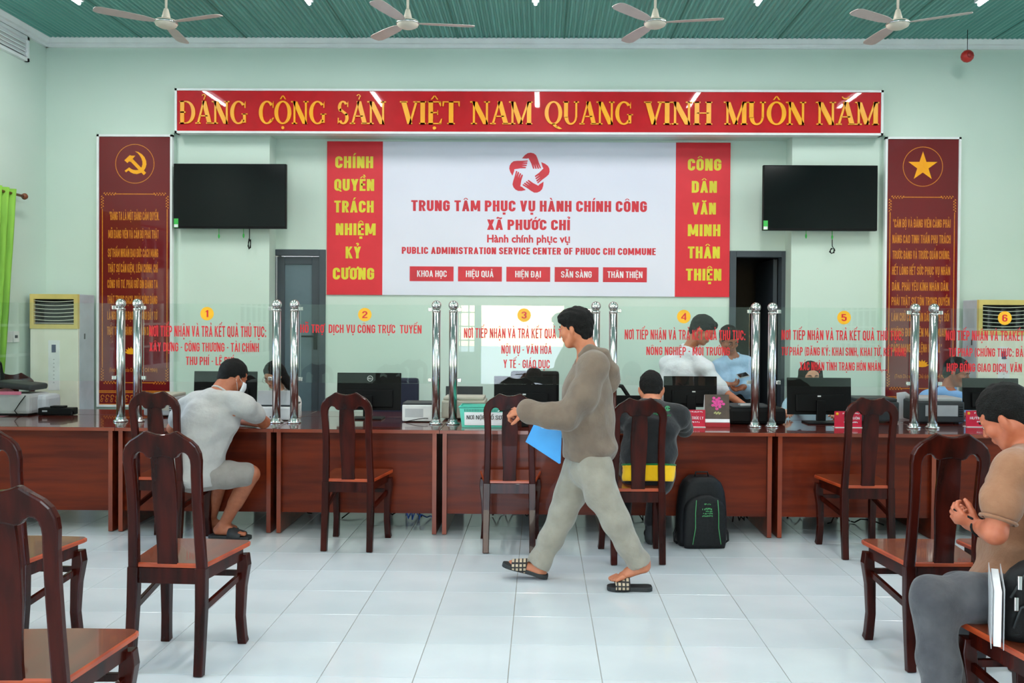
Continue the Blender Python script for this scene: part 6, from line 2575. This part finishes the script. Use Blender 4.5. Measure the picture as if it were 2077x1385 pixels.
# ------------------------------------------------------------------ man in the grey shirt leaning on the counter
Y1 = 6.02
W = lambda x, y, Y=Y1: at(x, y, Y)
o = V3((W(395, 970).x, Y1, 0))
pr = thing('person', 'masked man in light grey T-shirt and shorts leaning on the counter', 'person', o)
B = SDF(.006)
hc = W(472, 766, 6.12)
hd = Head(hc, (.62, .72, -.42), (.25, .2, 1), .98)
nb = W(444, 800, 6.02)
hd.add(B, nb, rn=.062)
pel, che = W(392, 955, 5.98), W(430, 850, 6.02)
shL, shR = W(376, 828, 6.10), W(498, 822, 5.98)
torso(B, pel, che, nb, shL, shR, w=(.16, .175))
elR, wrR = V3((W(531, 862, 6.26).x, 6.30, ZT + .045)), V3((W(470, 862, 6.45).x, 6.52, ZT + .035))
elL, wrL = W(352, 868, 6.2), V3((W(400, 866, 6.45).x, 6.47, ZT + .035))
elL.z = max(elL.z, ZT + .04) if elL.y > 6.29 else elL.z
B.chain([shR, elR, wrR], [.052, .042, .027])
B.chain([shL, elL, wrL], [.052, .042, .027])
hand(B, wrR, (-1, .3, 0), (0, .1, -1), -1, .95, (.3, .3, .4, .4), .3)
hand(B, wrL, (1, .3, 0), (0, .1, -1), 1, .95, (.3, .3, .4, .4), .3)
hpR, knR, anR = W(415, 965, 5.98), W(508, 962, 6.06), W(453, 1066, 6.16)
hpL, knL, anL = W(385, 960, 6.12), V3((W(500, 962, 6.1).x - .20, 6.26, .47)), V3((-2.34, 6.30, .08))
knL.y = 6.20
anL.y = 6.30
B.chain([hpR, knR, anR], [.085, .060, .036])
B.cone(knR + (anR - knR) * .12, knR + (anR - knR) * .55, .052, .048, .02)
B.chain([hpL, knL, anL], [.085, .058, .036])
hR_ = V3((W(432, 1088, 6.16).x, 6.17, .026))
tR_ = V3((W(500, 1086, 6.16).x + .02, 6.13, .026))
foot(B, anR, hR_, tR_, .95)
hL_ = V3((anL.x - .04, 6.32, .026))
foot(B, anL, hL_, hL_ + V3((.23, .02, 0)), .95)
B.mesh('body', M_SKIND, pr, o)
hd.features(pr, o, lips=False)
hd.hair('hair', pr, o, 'short', .005, thick=.008)
R_ = Matrix((hd.r, hd.f, hd.u)).transposed().to_4x4()
T_ = Matrix.Translation(hd.c - o) @ R_ @ Matrix.Scale(.98, 4)
mk = MB()
vs, fs = [], []
for j in range(7):
    for i in range(13):
        a = math.radians(-78 + 156 * i / 12)
        z = -.005 - .075 * j / 6
        bul = .014 * math.sin(math.pi * j / 6)
        vs.append((.066 * math.sin(a), .038 + (.072 + bul) * math.cos(a), z))
for j in range(6):
    for i in range(12):
        fs.append((j * 13 + i, j * 13 + i + 1, (j + 1) * 13 + i + 1, (j + 1) * 13 + i))
mk.add(vs, fs, 0, True)
for q in (-1, 1):
    mk.loft([(q * .062, .05, -.012), (q * .082, .0, .012), (q * .086, -.018, .0)], .0015, n=6)
    mk.loft([(q * .060, .04, -.075), (q * .078, .005, -.035), (q * .086, -.018, -.01)], .0015, n=6)
mm = mk.build('face_mask', mat('mask_white', (226, 228, 232), .8), pr)
mm.data.transform(T_)
mm.modifiers.new('t', 'SOLIDIFY').thickness = .002
M_TEE = cloth('light_grey_jersey', (172, 168, 165), (164, 160, 157))
C = SDF(.006)
C.chain([W(393, 962, 5.98), W(398, 925, 5.99), W(412, 880, 6.0), W(432, 845, 6.01), W(442, 815, 6.02)], [.136, .122, .126, .122, .078], .05, 1.42, (1, .15, .1))
C.chain([nb + V3((0, 0, -.02)), W(480, 815, 5.99), shR + V3((.0, 0, -.005)), shR + (elR - shR) * .45, shR + (elR - shR) * .6], [.060, .062, .060, .060, .060], .05)
C.chain([nb + V3((0, 0, -.02)), W(400, 815, 6.06), shL, shL + (elL - shL) * .45, shL + (elL - shL) * .6], [.060, .062, .060, .060, .060], .05)
C.cone(nb + V3((.05, .03, .12)), nb + V3((.01, .01, .022)), .06, .061, .01, sub=True)
C.noise(.004, 24, (.6, .6, 1.6), .7)
C.folds(.006, 26, (.8, .3, .55), 2.1)
C.cut(W(400, 985, 5.98), (0.05, 0, -1))
C.mesh('t_shirt', M_TEE, pr, o)
ring('neckband', nb + V3((.008, .008, .012)), hc - nb, .064, .008, M_TEE, pr, o)
M_SHORT = cloth('grey_shorts_cotton', (140, 133, 128), (131, 124, 119))
C = SDF(.006)
C.cone(W(388, 968, 6.0), W(398, 965, 6.05), .105, .105, .03, 1.2, (1, 0, 0))
kr = hpR + (knR - hpR) * .88
C.chain([hpR, hpR + (knR - hpR) * .5, kr], [.098, .090, .082], .03)
C.chain([hpL, hpL + (knL - hpL) * .5, hpL + (knL - hpL) * .85], [.105, .092, .080], .03)
C.noise(.003, 30, (1, 1, 1), 1.0)
C.mesh('shorts', M_SHORT, pr, o)
slide(pr, o, V3((hR_.x - .025, hR_.y + .003, .001)), V3((tR_.x + .02, tR_.y - .003, .001)), (0, 0, 1), M_SOLE, M_SOLE, w=.048)
slide(pr, o, V3((hL_.x - .015, hL_.y - .01, .001)), V3((hL_.x + .23, hL_.y + .02, .001)), (0, 0, 1), M_SOLE, M_SOLE, w=.048)

# ------------------------------------------------------------------ person in the black jacket
Y4 = 5.86
W = lambda x, y, Y=Y4: at(x, y, Y)
o = V3((W(1320, 970).x, Y4, 0))
pr = thing('person', 'person seen from behind in black jacket with yellow waistband, sitting at the counter', 'person', o)
B = SDF(.007)
hc = W(1321, 792, 6.02)
hd = Head(hc, (.06, .93, -.38), (0, .35, 1), 1.0)
nb = W(1322, 818, 5.93)
hd.add(B, nb, rn=.055)
pel, che = W(1316, 962, 5.82), W(1320, 868, 5.84)
shL, shR = W(1263, 842, 5.88), W(1380, 842, 5.88)
torso(B, pel, che, nb, shL, shR, w=(.15, .165))
elR, wrR = V3((W(1388, 868, 6.1).x, 6.10, ZT + .055)), V3((W(1360, 868, 6.4).x, 6.42, ZT + .04))
elL, wrL = V3((W(1246, 868, 6.1).x, 6.10, ZT + .055)), V3((W(1290, 868, 6.4).x, 6.42, ZT + .04))
B.chain([shR, elR, wrR], [.05, .04, .027])
B.chain([shL, elL, wrL], [.05, .04, .027])
hand(B, wrR, (-.8, .6, 0), (0, 0, -1), -1, .95, (.3,) * 4, .3)
hand(B, wrL, (.8, .6, 0), (0, 0, -1), 1, .95, (.3,) * 4, .3)
for sx in (-1, 1):
    hp = V3((pel.x + sx * .09, 5.86, .54))
    kn = V3((pel.x + sx * .13, 6.24, .53))
    an = V3((pel.x + (.06 if sx > 0 else -.13), 6.12 if sx > 0 else 6.18, .10))
    B.chain([hp, kn, an], [.085, .058, .038])
    B.cone(an, an + V3((0, .11, -.06)), .04, .036, .02)
B.mesh('body', M_SKIN, pr, o)
hd.features(pr, o)
hd.hair('hair', pr, o, 'spiky', .005, thick=.008)
M_JACK = cloth('black_jacket_nylon', (29, 29, 31), (22, 22, 24), .7)
M_YEL = cloth('yellow_rib', (246, 190, 8), (236, 178, 6), .7)
M_GRN = cloth('green_rib', (20, 110, 50), (16, 100, 44), .7)


def jack(name, m, z0, z1, grow=0.0, sleeves=True):
    C = SDF(.006)
    g_ = grow
    C.chain([W(1315, 962, 5.81), W(1316, 920, 5.81), W(1320, 865, 5.83), W(1322, 835, 5.88)], [.128 + g_, .125 + g_, .128 + g_, .080], .05, 1.34, (1, 0, 0))
    if sleeves:
        C.chain([nb + V3((0, -.01, -.03)), shR + V3((-.04, 0, .0)), shR + V3((0, 0, -.01)), shR + (elR - shR) * .6, elR + V3((0, 0, -.002)), elR + (wrR - elR) * .85], [.062, .062, .058, .055, .050, .040], .05)
        C.chain([nb + V3((0, -.01, -.03)), shL + V3((.04, 0, .0)), shL + V3((0, 0, -.01)), shL + (elL - shL) * .6, elL + V3((0, 0, -.002)), elL + (wrL - elL) * .85], [.062, .062, .058, .055, .050, .040], .05)
        C.cone(nb + V3((0, .06, .1)), nb + V3((0, .01, .03)), .056, .056, .01, sub=True)
    C.noise(.004, 22, (.8, .8, 1.6), 5.0)
    if sleeves:
        C.folds(.006, 26, (1, 0, .25), 3.0)
    C.cut((0, 5.8, z0), (0, -.20, -1))
    if z1:
        C.cut((0, 5.8, z1), (0, .20, 1))
    return C.mesh(name, m, pr, o)


zy0, zy1 = W(1315, 982, 5.7).z, W(1315, 950, 5.7).z
jack('jacket', M_JACK, zy1 + .008, None)
jack('waistband', M_YEL, zy0, zy1 + .002, .002, False)
jack('green_trim', M_GRN, zy1, zy1 + .012, .004, False)
nbk = SDF(.005)
nbk.chain([nb + V3((-.055, .04, .02)), nb + V3((-.045, -.04, .012)), nb + V3((0, -.065, .01)), nb + V3((.045, -.04, .012)), nb + V3((.055, .04, .02))], [.016] * 5, .02)
nbk.mesh('collar', M_JACK, pr, o)
M_GTX = mat('green_print', (36, 130, 80), .6)
C = SDF(.007)
C.cone(pel + V3((-.04, .03, -.03)), pel + V3((.04, .03, -.03)), .13, .13, .03)
for sx in (-1, 1):
    hp = V3((pel.x + sx * .085, 5.88, .545))
    kn = V3((pel.x + sx * .13, 6.24, .53))
    an = V3((pel.x + (.06 if sx > 0 else -.13), 6.12 if sx > 0 else 6.18, .15))
    C.chain([hp, kn, an], [.096, .072, .052], .03)
C.noise(.003, 28)
M_BPANT = cloth('black_trousers', (26, 25, 27), (20, 20, 22))
C.mesh('trousers', M_BPANT, pr, o)
for sx in (-1, 1):
    a_ = V3((pel.x + (.06 if sx > 0 else -.13), 6.12 if sx > 0 else 6.18, .10))
    C = SDF(.005)
    C.cone(a_ + V3((0, -.005, .025)), a_ + V3((0, -.01, -.055)), .047, .046, .02)
    C.cone(a_ + V3((0, -.01, -.055)), a_ + V3((0, .13, -.058)), .045, .040, .02)
    C.cut((0, 0, .003), (0, 0, -1))
    C.mesh('boot', M_SOLE, pr, o)
# print on the back of the jacket
y_ = 5.70
from mathutils.bvhtree import BVHTree
jk = next(c for c in kids(pr) if c.name.startswith('jacket'))
bt = BVHTree.FromPolygons([v.co + o for v in jk.data.vertices], [tuple(p.vertices) for p in jk.data.polygons])


def on_back(ob):
    for v in ob.data.vertices:
        w_ = v.co.copy()
        hit = bt.ray_cast(V3((w_.x, 5.0, w_.z)), V3((0, 1, 0)))
        if hit[0] is not None:
            v.co = V3((w_.x, hit[0].y - .0025 - (5.0 - w_.y) * .0 + 0, w_.z)) - o


for x0, x1, y0, y1, q in ((1352, 1364, 826, 836, 0), (1326, 1342, 838, 842, 1), (1350, 1364, 842, 846, 1)):
    A_, B2 = at(x0, y1, 5.72), at(x1, y0, 5.72)
    if q:
        ob = small_print(A_.x, B2.x, A_.z, B2.z - A_.z, 5.0, M_GTX, pr, x0)
    else:
        mb = MB()
        cx_, cz_, rx_, rz_ = (A_.x + B2.x) / 2, (A_.z + B2.z) / 2, (B2.x - A_.x) / 2, (B2.z - A_.z) / 2
        for q_ in arcs(cx_, cz_, rx_, rz_, 20, 340, rx_ * .45, rz_ * .45, 16) + [gl_rect(cx_ - rx_ * .2, cx_ + rx_ * .25, cz_ - rz_ * .5, cz_ + rz_ * .5)]:
            mb.add([(x_, 5.0, z_) for x_, z_ in q_], [(0, 1, 2, 3)])
        ob = mb.build('back_emblem', M_GTX, pr, 'stuff')
    on_back(ob)

# ------------------------------------------------------------------ seated man in the tan shirt
Y9 = 3.30
W = lambda x, y, Y=Y9: at(x, y, Y)
o = V3((W(2060, 1180).x, Y9, 0))
pr = thing('person', 'man in tan short-sleeved shirt and grey jeans sitting sideways, looking at his phone', 'person', o)
B = SDF(.005)
hc = W(2045, 850, 3.35)
hd = Head(hc, (-.62, .64, -.50), (-.32, .25, 1), .98)
nb = W(2095, 905, 3.33)
hd.add(B, nb, rn=.060)
pel, che = W(2090, 1190, 3.35), W(2085, 1010, 3.33)
shL, shR = W(2052, 950, 3.15), W(2120, 940, 3.53)
torso(B, pel, che, nb, shL, shR, w=(.16, .17), side=(.25, 1, 0))
elL, wrL = W(2012, 1098, 3.07), W(1985, 1068, 3.27)
elL = W(2018, 1080, 3.11)
elR, wrR = W(2060, 1090, 3.57), W(1990, 1070, 3.45)
B.chain([shL, elL, wrL], [.046, .038, .027])
B.cone(elL + (wrL - elL) * .1, elL + (wrL - elL) * .5, .040, .035, .01)
B.chain([shR, elR, wrR], [.052, .044, .029])
hand(B, wrL, (-.8, .15, .35), (-.25, .6, .7), -1, .95, (.9, 1.0, 1.0, 1.1), .6)
hand(B, wrR, (-.8, -.25, .2), (-.2, -.5, .8), 1, .95, (.7, .8, .9, .9), .6)
hpL, knL, anL = W(2060, 1215, 3.23), W(1893, 1214, 3.18), V3((W(1925, 1400, 3.10).x, 3.12, .09))
hpR, knR, anR = W(2060, 1200, 3.47), V3((knL.x + .20, 3.40, knL.z - .06)), V3((knL.x + .26, 3.46, .09))
B.chain([hpL, knL, anL], [.09, .062, .04])
B.chain([hpR, knR, anR], [.09, .062, .04])
for an in (anL, anR):
    foot(B, an, V3((an.x + .05, an.y, .022)), V3((an.x - .20, an.y, .022)), .95)
B.mesh('body', mat('skin_warm', (184, 104, 74), .5, c2=(174, 94, 66), scale=(30, 30, 30)), pr, o)
hd.features(pr, o)
hd.hair('hair', pr, o, 'spiky', .0045, thick=.010)
M_TAN = cloth('tan_jersey', (150, 106, 80), (142, 99, 74), sc=(20, 20, 20))
C = SDF(.006)
C.chain([W(2072, 1205, 3.35), W(2074, 1140, 3.35), W(2085, 1060, 3.34), W(2094, 985, 3.33), W(2098, 935, 3.33)], [.150, .140, .140, .135, .085], .06, 1.3, (.2, 1, 0))
C.ell(W(2040, 1198, 3.28), (.125, .175, .10), None, .04)
C.chain([nb + V3((0, 0, -.03)), shL + V3((.03, .03, .0)), shL, shL + (elL - shL) * .55, shL + (elL - shL) * .64], [.060, .062, .058, .059, .060], .04)
C.chain([nb + V3((0, 0, -.03)), shR, shR + (elR - shR) * .7], [.07, .074, .070], .05)
C.cone(nb + V3((-.03, .0, .12)), nb + V3((-.01, 0, .02)), .058, .060, .01, sub=True)
C.noise(.004, 20, (.9, .7, 1.3), 2.0)
C.folds(.0055, 20, (.5, .2, 1), 1.5)
C.cut(W(2040, 1238, 3.25), (.15, 0, -1))
C.mesh('shirt', M_TAN, pr, o)
sd9 = (elL - shL).normalized()
ring('sleeve_cuff', shL + (elL - shL) * .80, sd9, .058, .006, M_TAN, pr, o)
ring('collar', nb + V3((-.016, .004, .012)), (hc - nb), .060, .014, M_TAN, pr, o, 1.05)
M_JEAN = cloth('dark_grey_jeans', (84, 83, 86), (66, 65, 70), sc=(10, 10, 10))
C = SDF(.006)
C.cone(pel + V3((0, -.06, -.02)), pel + V3((0, .06, -.02)), .14, .14, .03)
C.chain([hpL, hpL + (knL - hpL) * .5, knL + V3((.0, 0, .0)), knL + (anL - knL) * .45, knL + (anL - knL) * .93], [.104, .092, .076, .068, .060], .03)
C.chain([hpR, knR, knR + (anR - knR) * .45, knR + (anR - knR) * .93], [.108, .084, .072, .062], .03)
C.noise(.003, 30, (1, 1, 1), 2.6)
C.folds(.005, 26, (1, 0, .5), .9)
C.mesh('jeans', M_JEAN, pr, o)
for an in (anL, anR):
    C = SDF(.006)
    C.chain([V3((an.x + .03, an.y, .045)), V3((an.x - .1, an.y, .04)), V3((an.x - .19, an.y, .032))], [.045, .042, .032], .03, 1.05, (0, 1, 0))
    C.cut((0, 0, .002), (0, 0, -1))
    C.mesh('shoe', M_SOLE, pr, o)
bd_ = SDF(.0035)
wd_ = (wrL - elL).normalized()
bc = wrL - wd_ * .02
ring = []
a_, b_, c_ = basis(wd_, (0, 0, 1))
pts = [bc + a_ * .032 * math.cos(t) + c_ * .032 * math.sin(t) for t in [k * math.pi / 8 for k in range(17)]]
MB().loft([p - o for p in pts], .005, n=8).build('bracelet', M_BLACK, pr)
q = W(1958, 1046, 3.32)
r = thing('smartphone', 'dark smartphone in the hands of the man in the tan shirt', 'phone', q, 0)
M = Matrix.Rotation(math.radians(28), 4, 'Y') @ Matrix.Rotation(math.radians(55), 4, 'Z')
MB().box(-.07, .07, -.036, .036, -.004, .004, M=M, bev=.003).build('phone_case', M_BLACK, r)
MB().box(-.066, .066, -.033, .033, .004, .0045, M=M).build('phone_screen', M_BLACKGLOSS, r)


# ------------------------------------------------------------------ staff and visitors behind the counter
def staff(label, head, f, u, neck, chest, pelvis, shoulders, arms, skin, shirt_m, style, seated=True, s=.98, hl=None, vox=.007, wrists=None, extra=None, lipsok=True, w=.14, sleeve=.7, collar=True):
    o = V3((pelvis[0], pelvis[1], 0))
    pr = thing('person', label, 'person', o)
    B = SDF(vox)
    hd = Head(head, f, u, s)
    nb = V3(neck)
    hd.add(B, nb, rn=.048)
    shL, shR = V3(shoulders[0]), V3(shoulders[1])
    torso(B, pelvis, chest, nb, shL, shR, w=(w * .95, w))
    C = SDF(vox)
    side = (shR - shL).normalized()
    pv, ch_ = V3(pelvis), V3(chest)
    C.chain([pv, (pv + ch_) / 2, ch_, ch_ + (nb - ch_) * .6], [.12, .115, .12, .075], .05, 1.3, side)
    for sh, (el, wr, hdir, hn, sg) in zip((shL, shR), arms):
        el, wr = V3(el), V3(wr)
        B.chain([sh, el, wr], [.045, .037, .025])
        hand(B, wr, hdir, hn, sg, .92, (.5, .6, .6, .7), .5)
        pts = [nb + V3((0, 0, -.03)), sh, sh + (el - sh) * min(1, sleeve)]
        rs = [.06, .062, .060]
        if sleeve > 1:
            pts[2] = el
            pts.append(el + (wr - el) * (sleeve - 1))
            rs.append(.045)
        C.chain(pts, rs, .045)
    for q in (-1, 1):
        hp = pv + side * q * .08
        if seated:
            kn = hp + V3((0, -.40, .0))
            an = V3((kn.x, kn.y + .02, .1))
        else:
            kn = V3((hp.x + .01, hp.y - .01, .48))
            an = V3((hp.x, hp.y + .01, .1))
        B.chain([hp, kn, an], [.08, .054, .038])
        B.cone(an, an + V3((0, -.13, -.06)), .038, .03, .02)
    B.mesh('body', skin, pr, o)
    hd.features(pr, o, lips=lipsok)
    hd.hair('hair', pr, o, style, vox * .8, thick=.010, hairline=hl)
    fwd = V3((0, 0, 1)).cross(side)
    C.cone(nb + hd.f * .04 + V3((0, 0, .10)), nb + hd.f * .03 + V3((0, 0, .0)), .052, .054, .01, sub=True)
    C.noise(.0035, 26, (.8, .8, 1.4), 1.0)
    C.folds(.005, 28, (.4, 0, 1), 1.0)
    C.mesh('shirt', shirt_m, pr, o)
    if collar:
        K = SDF(.005)
        a1 = hd.f.copy()
        a1.z = 0
        a1.normalize()
        K.chain([nb + a1 * .06 + side * .012 + V3((0, 0, -.03)), nb + side * .055 + V3((0, 0, .01)), nb - a1 * .055 + V3((0, 0, .02)), nb - side * .055 + V3((0, 0, .01)), nb + a1 * .06 - side * .012 + V3((0, 0, -.03))], [.012, .015, .016, .015, .012], .015)
        K.mesh('collar', shirt_m, pr, o)
    T = SDF(.009)
    T.cone(pv - side * .03, pv + side * .03, .125, .125, .03)
    for q in (-1, 1):
        hp = pv + side * q * .08
        if seated:
            kn = hp + V3((0, -.40, .0))
            an = V3((kn.x, kn.y + .02, .12))
        else:
            kn = V3((hp.x + .01, hp.y - .01, .48))
            an = V3((hp.x, hp.y + .01, .10))
        T.chain([hp, kn, an], [.095, .07, .055], .03)
    T.mesh('trousers', M_BPANT, pr, o)
    return pr, o, hd


M_WSH = cloth('white_shirt_cotton', (226, 226, 232), (218, 218, 226))
M_WSHP = cloth('white_blouse', (232, 226, 222), (226, 218, 214))
M_BSH = cloth('light_blue_shirt', (164, 194, 222), (152, 184, 214))
M_BSH2 = cloth('sky_blue_shirt', (132, 178, 226), (124, 170, 218))
M_CSH = cloth('pale_cyan_blouse', (170, 208, 222), (160, 200, 216))

# woman with glasses, first desk
Y = 7.72
P_ = lambda x, y, Y: tuple(at(x, y, Y))
X0 = at(556, 760, Y).x
pr, o, hd = staff('woman with glasses and white blouse sitting at the first counter, looking down', P_(556, 762, Y), (-.30, -.85, -.45), (-.10, -.35, 1), P_(567, 795, Y + .05), P_(570, 850, Y + .06),
                  (X0 + .06, Y + .08, .55), (P_(594, 815, Y + .03), P_(542, 815, Y + .03)),
                  ((P_(600, 862, Y - .1), (X0 + .12, Y - .30, ZT + .05), (-.6, -.7, 0), (0, 0, -1), -1), (P_(535, 862, Y - .1), (X0 - .06, Y - .30, ZT + .05), (.4, -.8, 0), (0, 0, -1), 1)),
                  M_SKINL, M_WSHP, 'pony', s=.94, w=.125, sleeve=1.6)
gm = MB()
for q in (-1, 1):
    pts = [(q * .032 + .023 * math.cos(t), .110, .003 + .019 * math.sin(t)) for t in [k * math.pi / 8 for k in range(17)]]
    gm.loft(pts, .0013, n=6)
    gm.loft([(q * .055, .109, .008), (q * .08, .05, .008), (q * .084, .0, .004)], .0012, n=6)
gm.loft([(-.009, .111, .006), (.009, .111, .006)], .0012, n=6)
go = gm.build('glasses', M_STEEL, pr)
go.data.transform(Matrix.Translation(hd.c - o) @ Matrix((hd.r, hd.f, hd.u)).transposed().to_4x4() @ Matrix.Scale(.94, 4))

# dark-haired person at the third monitor, head bent
Y = 7.80
X0 = at(1083, 770, Y).x
staff('dark-haired person bent low behind the third monitor, only the hair showing', P_(1082, 774, Y), (-.1, -.6, -.8), (0, -.8, .6), P_(1082, 806, Y + .06), P_(1082, 850, Y + .08),
      (X0, Y + .12, .55), (P_(1108, 822, Y), P_(1056, 822, Y)),
      ((P_(1116, 862, Y - .12), (X0 + .10, Y - .3, ZT + .05), (-.4, -.8, 0), (0, 0, -1), -1), (P_(1048, 862, Y - .12), (X0 - .10, Y - .3, ZT + .05), (.4, -.8, 0), (0, 0, -1), 1)),
      M_SKIN, M_NAVY, 'short', w=.13, sleeve=1.5, vox=.008)

# standing man in the white shirt, leaning to the right over the desk
Y = 7.62
X0 = at(1375, 900, Y).x
staff('man in white shirt bending over the fourth counter, an arm stretched down', P_(1424, 671, Y - .05), (.80, -.35, -.45), (.35, -.1, 1), P_(1399, 706, Y), P_(1385, 755, Y + .02),
      (X0 - .02, Y + .12, .95), (P_(1431, 748, Y - .12), P_(1356, 738, Y + .1)),
      ((P_(1462, 790, Y - .22), P_(1512, 824, Y - .35), (.75, -.2, -.55), (-.4, 0, -.9), 1), (P_(1352, 800, Y), (X0 - .05, Y - .12, ZT + .06), (.4, -.6, -.5), (0, 0, -1), 1)),
      M_SKIN, M_WSH, 'neat', seated=False, s=1.02, w=.155, sleeve=1.12, vox=.006)

# man in the light blue shirt with a phone
Y = 8.05
X0 = at(1490, 800, Y).x
staff('man in light blue shirt standing by the open door, holding a phone', P_(1478, 690, Y), (.28, -.85, -.42), (.05, -.3, 1), P_(1484, 722, Y + .04), P_(1488, 768, Y + .05),
      (X0, Y + .08, .92), (P_(1514, 738, Y + .03), P_(1458, 744, Y + .03)),
      ((P_(1521, 792, Y), P_(1506, 785, Y - .2), (-.7, -.2, -.2), (-.3, -.5, .8), -1), (P_(1450, 798, Y), P_(1471, 779, Y - .18), (.9, -.2, 0), (0, -.4, .9), 1)),
      M_SKIND, M_BSH, 'neat', seated=False, s=1.0, w=.15, sleeve=1.75, vox=.006)
q = at(1505, 756, Y - .26)
r = thing('handheld_phone', 'phone with pale edge held by the man in the light blue shirt', 'phone', at(1507, 761, Y - .27))
M = Matrix.Rotation(math.radians(-14), 4, 'Y') @ Matrix.Rotation(math.radians(12), 4, 'X')
MB().box(-.045, .045, -.06, .06, -.004, .004, M=M, bev=.002).build('phone_case', M_LGREY, r)
MB().box(-.040, .040, -.055, .055, .004, .0045, M=M).build('phone_screen', M_BLACKGLOSS, r)

# woman in pale blue behind the fifth monitor
Y = 7.62
X0 = at(1644, 770, Y).x
staff('long-haired woman in light blue facing the camera above the fifth monitor', P_(1644, 764, Y), (-.05, -1, -.12), (0, -.1, 1), P_(1643, 800, Y + .05), P_(1642, 850, Y + .07),
      (X0, Y + .1, .55), (P_(1682, 822, Y + .02), P_(1604, 822, Y + .02)),
      ((P_(1694, 862, Y - .1), (X0 + .14, Y - .32, ZT + .05), (-.5, -.7, 0), (0, 0, -1), -1), (P_(1592, 852, Y - .1), P_(1583, 832, Y - .32), (.3, -.9, 0), (0, 0, -1), 1)),
      M_SKINL, M_CSH, 'long', s=.98, w=.14, sleeve=1.1)

# smiling man at the right end
Y = 7.60
X0 = at(1915, 780, Y).x
staff('smiling man in a sky blue shirt looking at the right-hand monitor', P_(1940, 757, Y), (.74, -.60, -.25), (.1, -.1, 1), P_(1922, 788, Y + .03), P_(1912, 840, Y + .05),
      (X0 - .02, Y + .08, .55), (P_(1946, 812, Y - .08), P_(1884, 806, Y + .10)),
      ((P_(1962, 858, Y - .2), (X0 + .26, Y - .36, ZT + .05), (.6, -.6, 0), (0, 0, -1), -1), (P_(1872, 850, Y - .05), (X0 - .05, Y - .3, ZT + .05), (.6, -.7, 0), (0, 0, -1), 1)),
      M_SKIND, M_BSH2, 'short', s=1.0, w=.15, sleeve=.8)

# person cut by the left edge
Y = 7.2
X0 = at(-28, 770, Y).x
staff('dark-haired person in pink cut off by the left edge', P_(-24, 752, Y), (.5, -.8, -.3), (0, 0, 1), P_(-26, 792, Y + .04), P_(-28, 840, Y + .06),
      (X0, Y + .12, .55), (P_(14, 806, Y), P_(-44, 806, Y)),
      ((P_(10, 858, Y - .05), (X0 + .05, Y - .1, ZT + .2), (-.3, -.8, 0), (0, 0, -1), -1), (P_(-44, 858, Y - .05), (X0 - .06, Y - .1, ZT + .2), (.3, -.8, 0), (0, 0, -1), 1)),
      M_SKINL, cloth('pink_blouse', (226, 150, 160), (218, 140, 150)), 'long', s=.98, w=.13, sleeve=1.3, vox=.008)
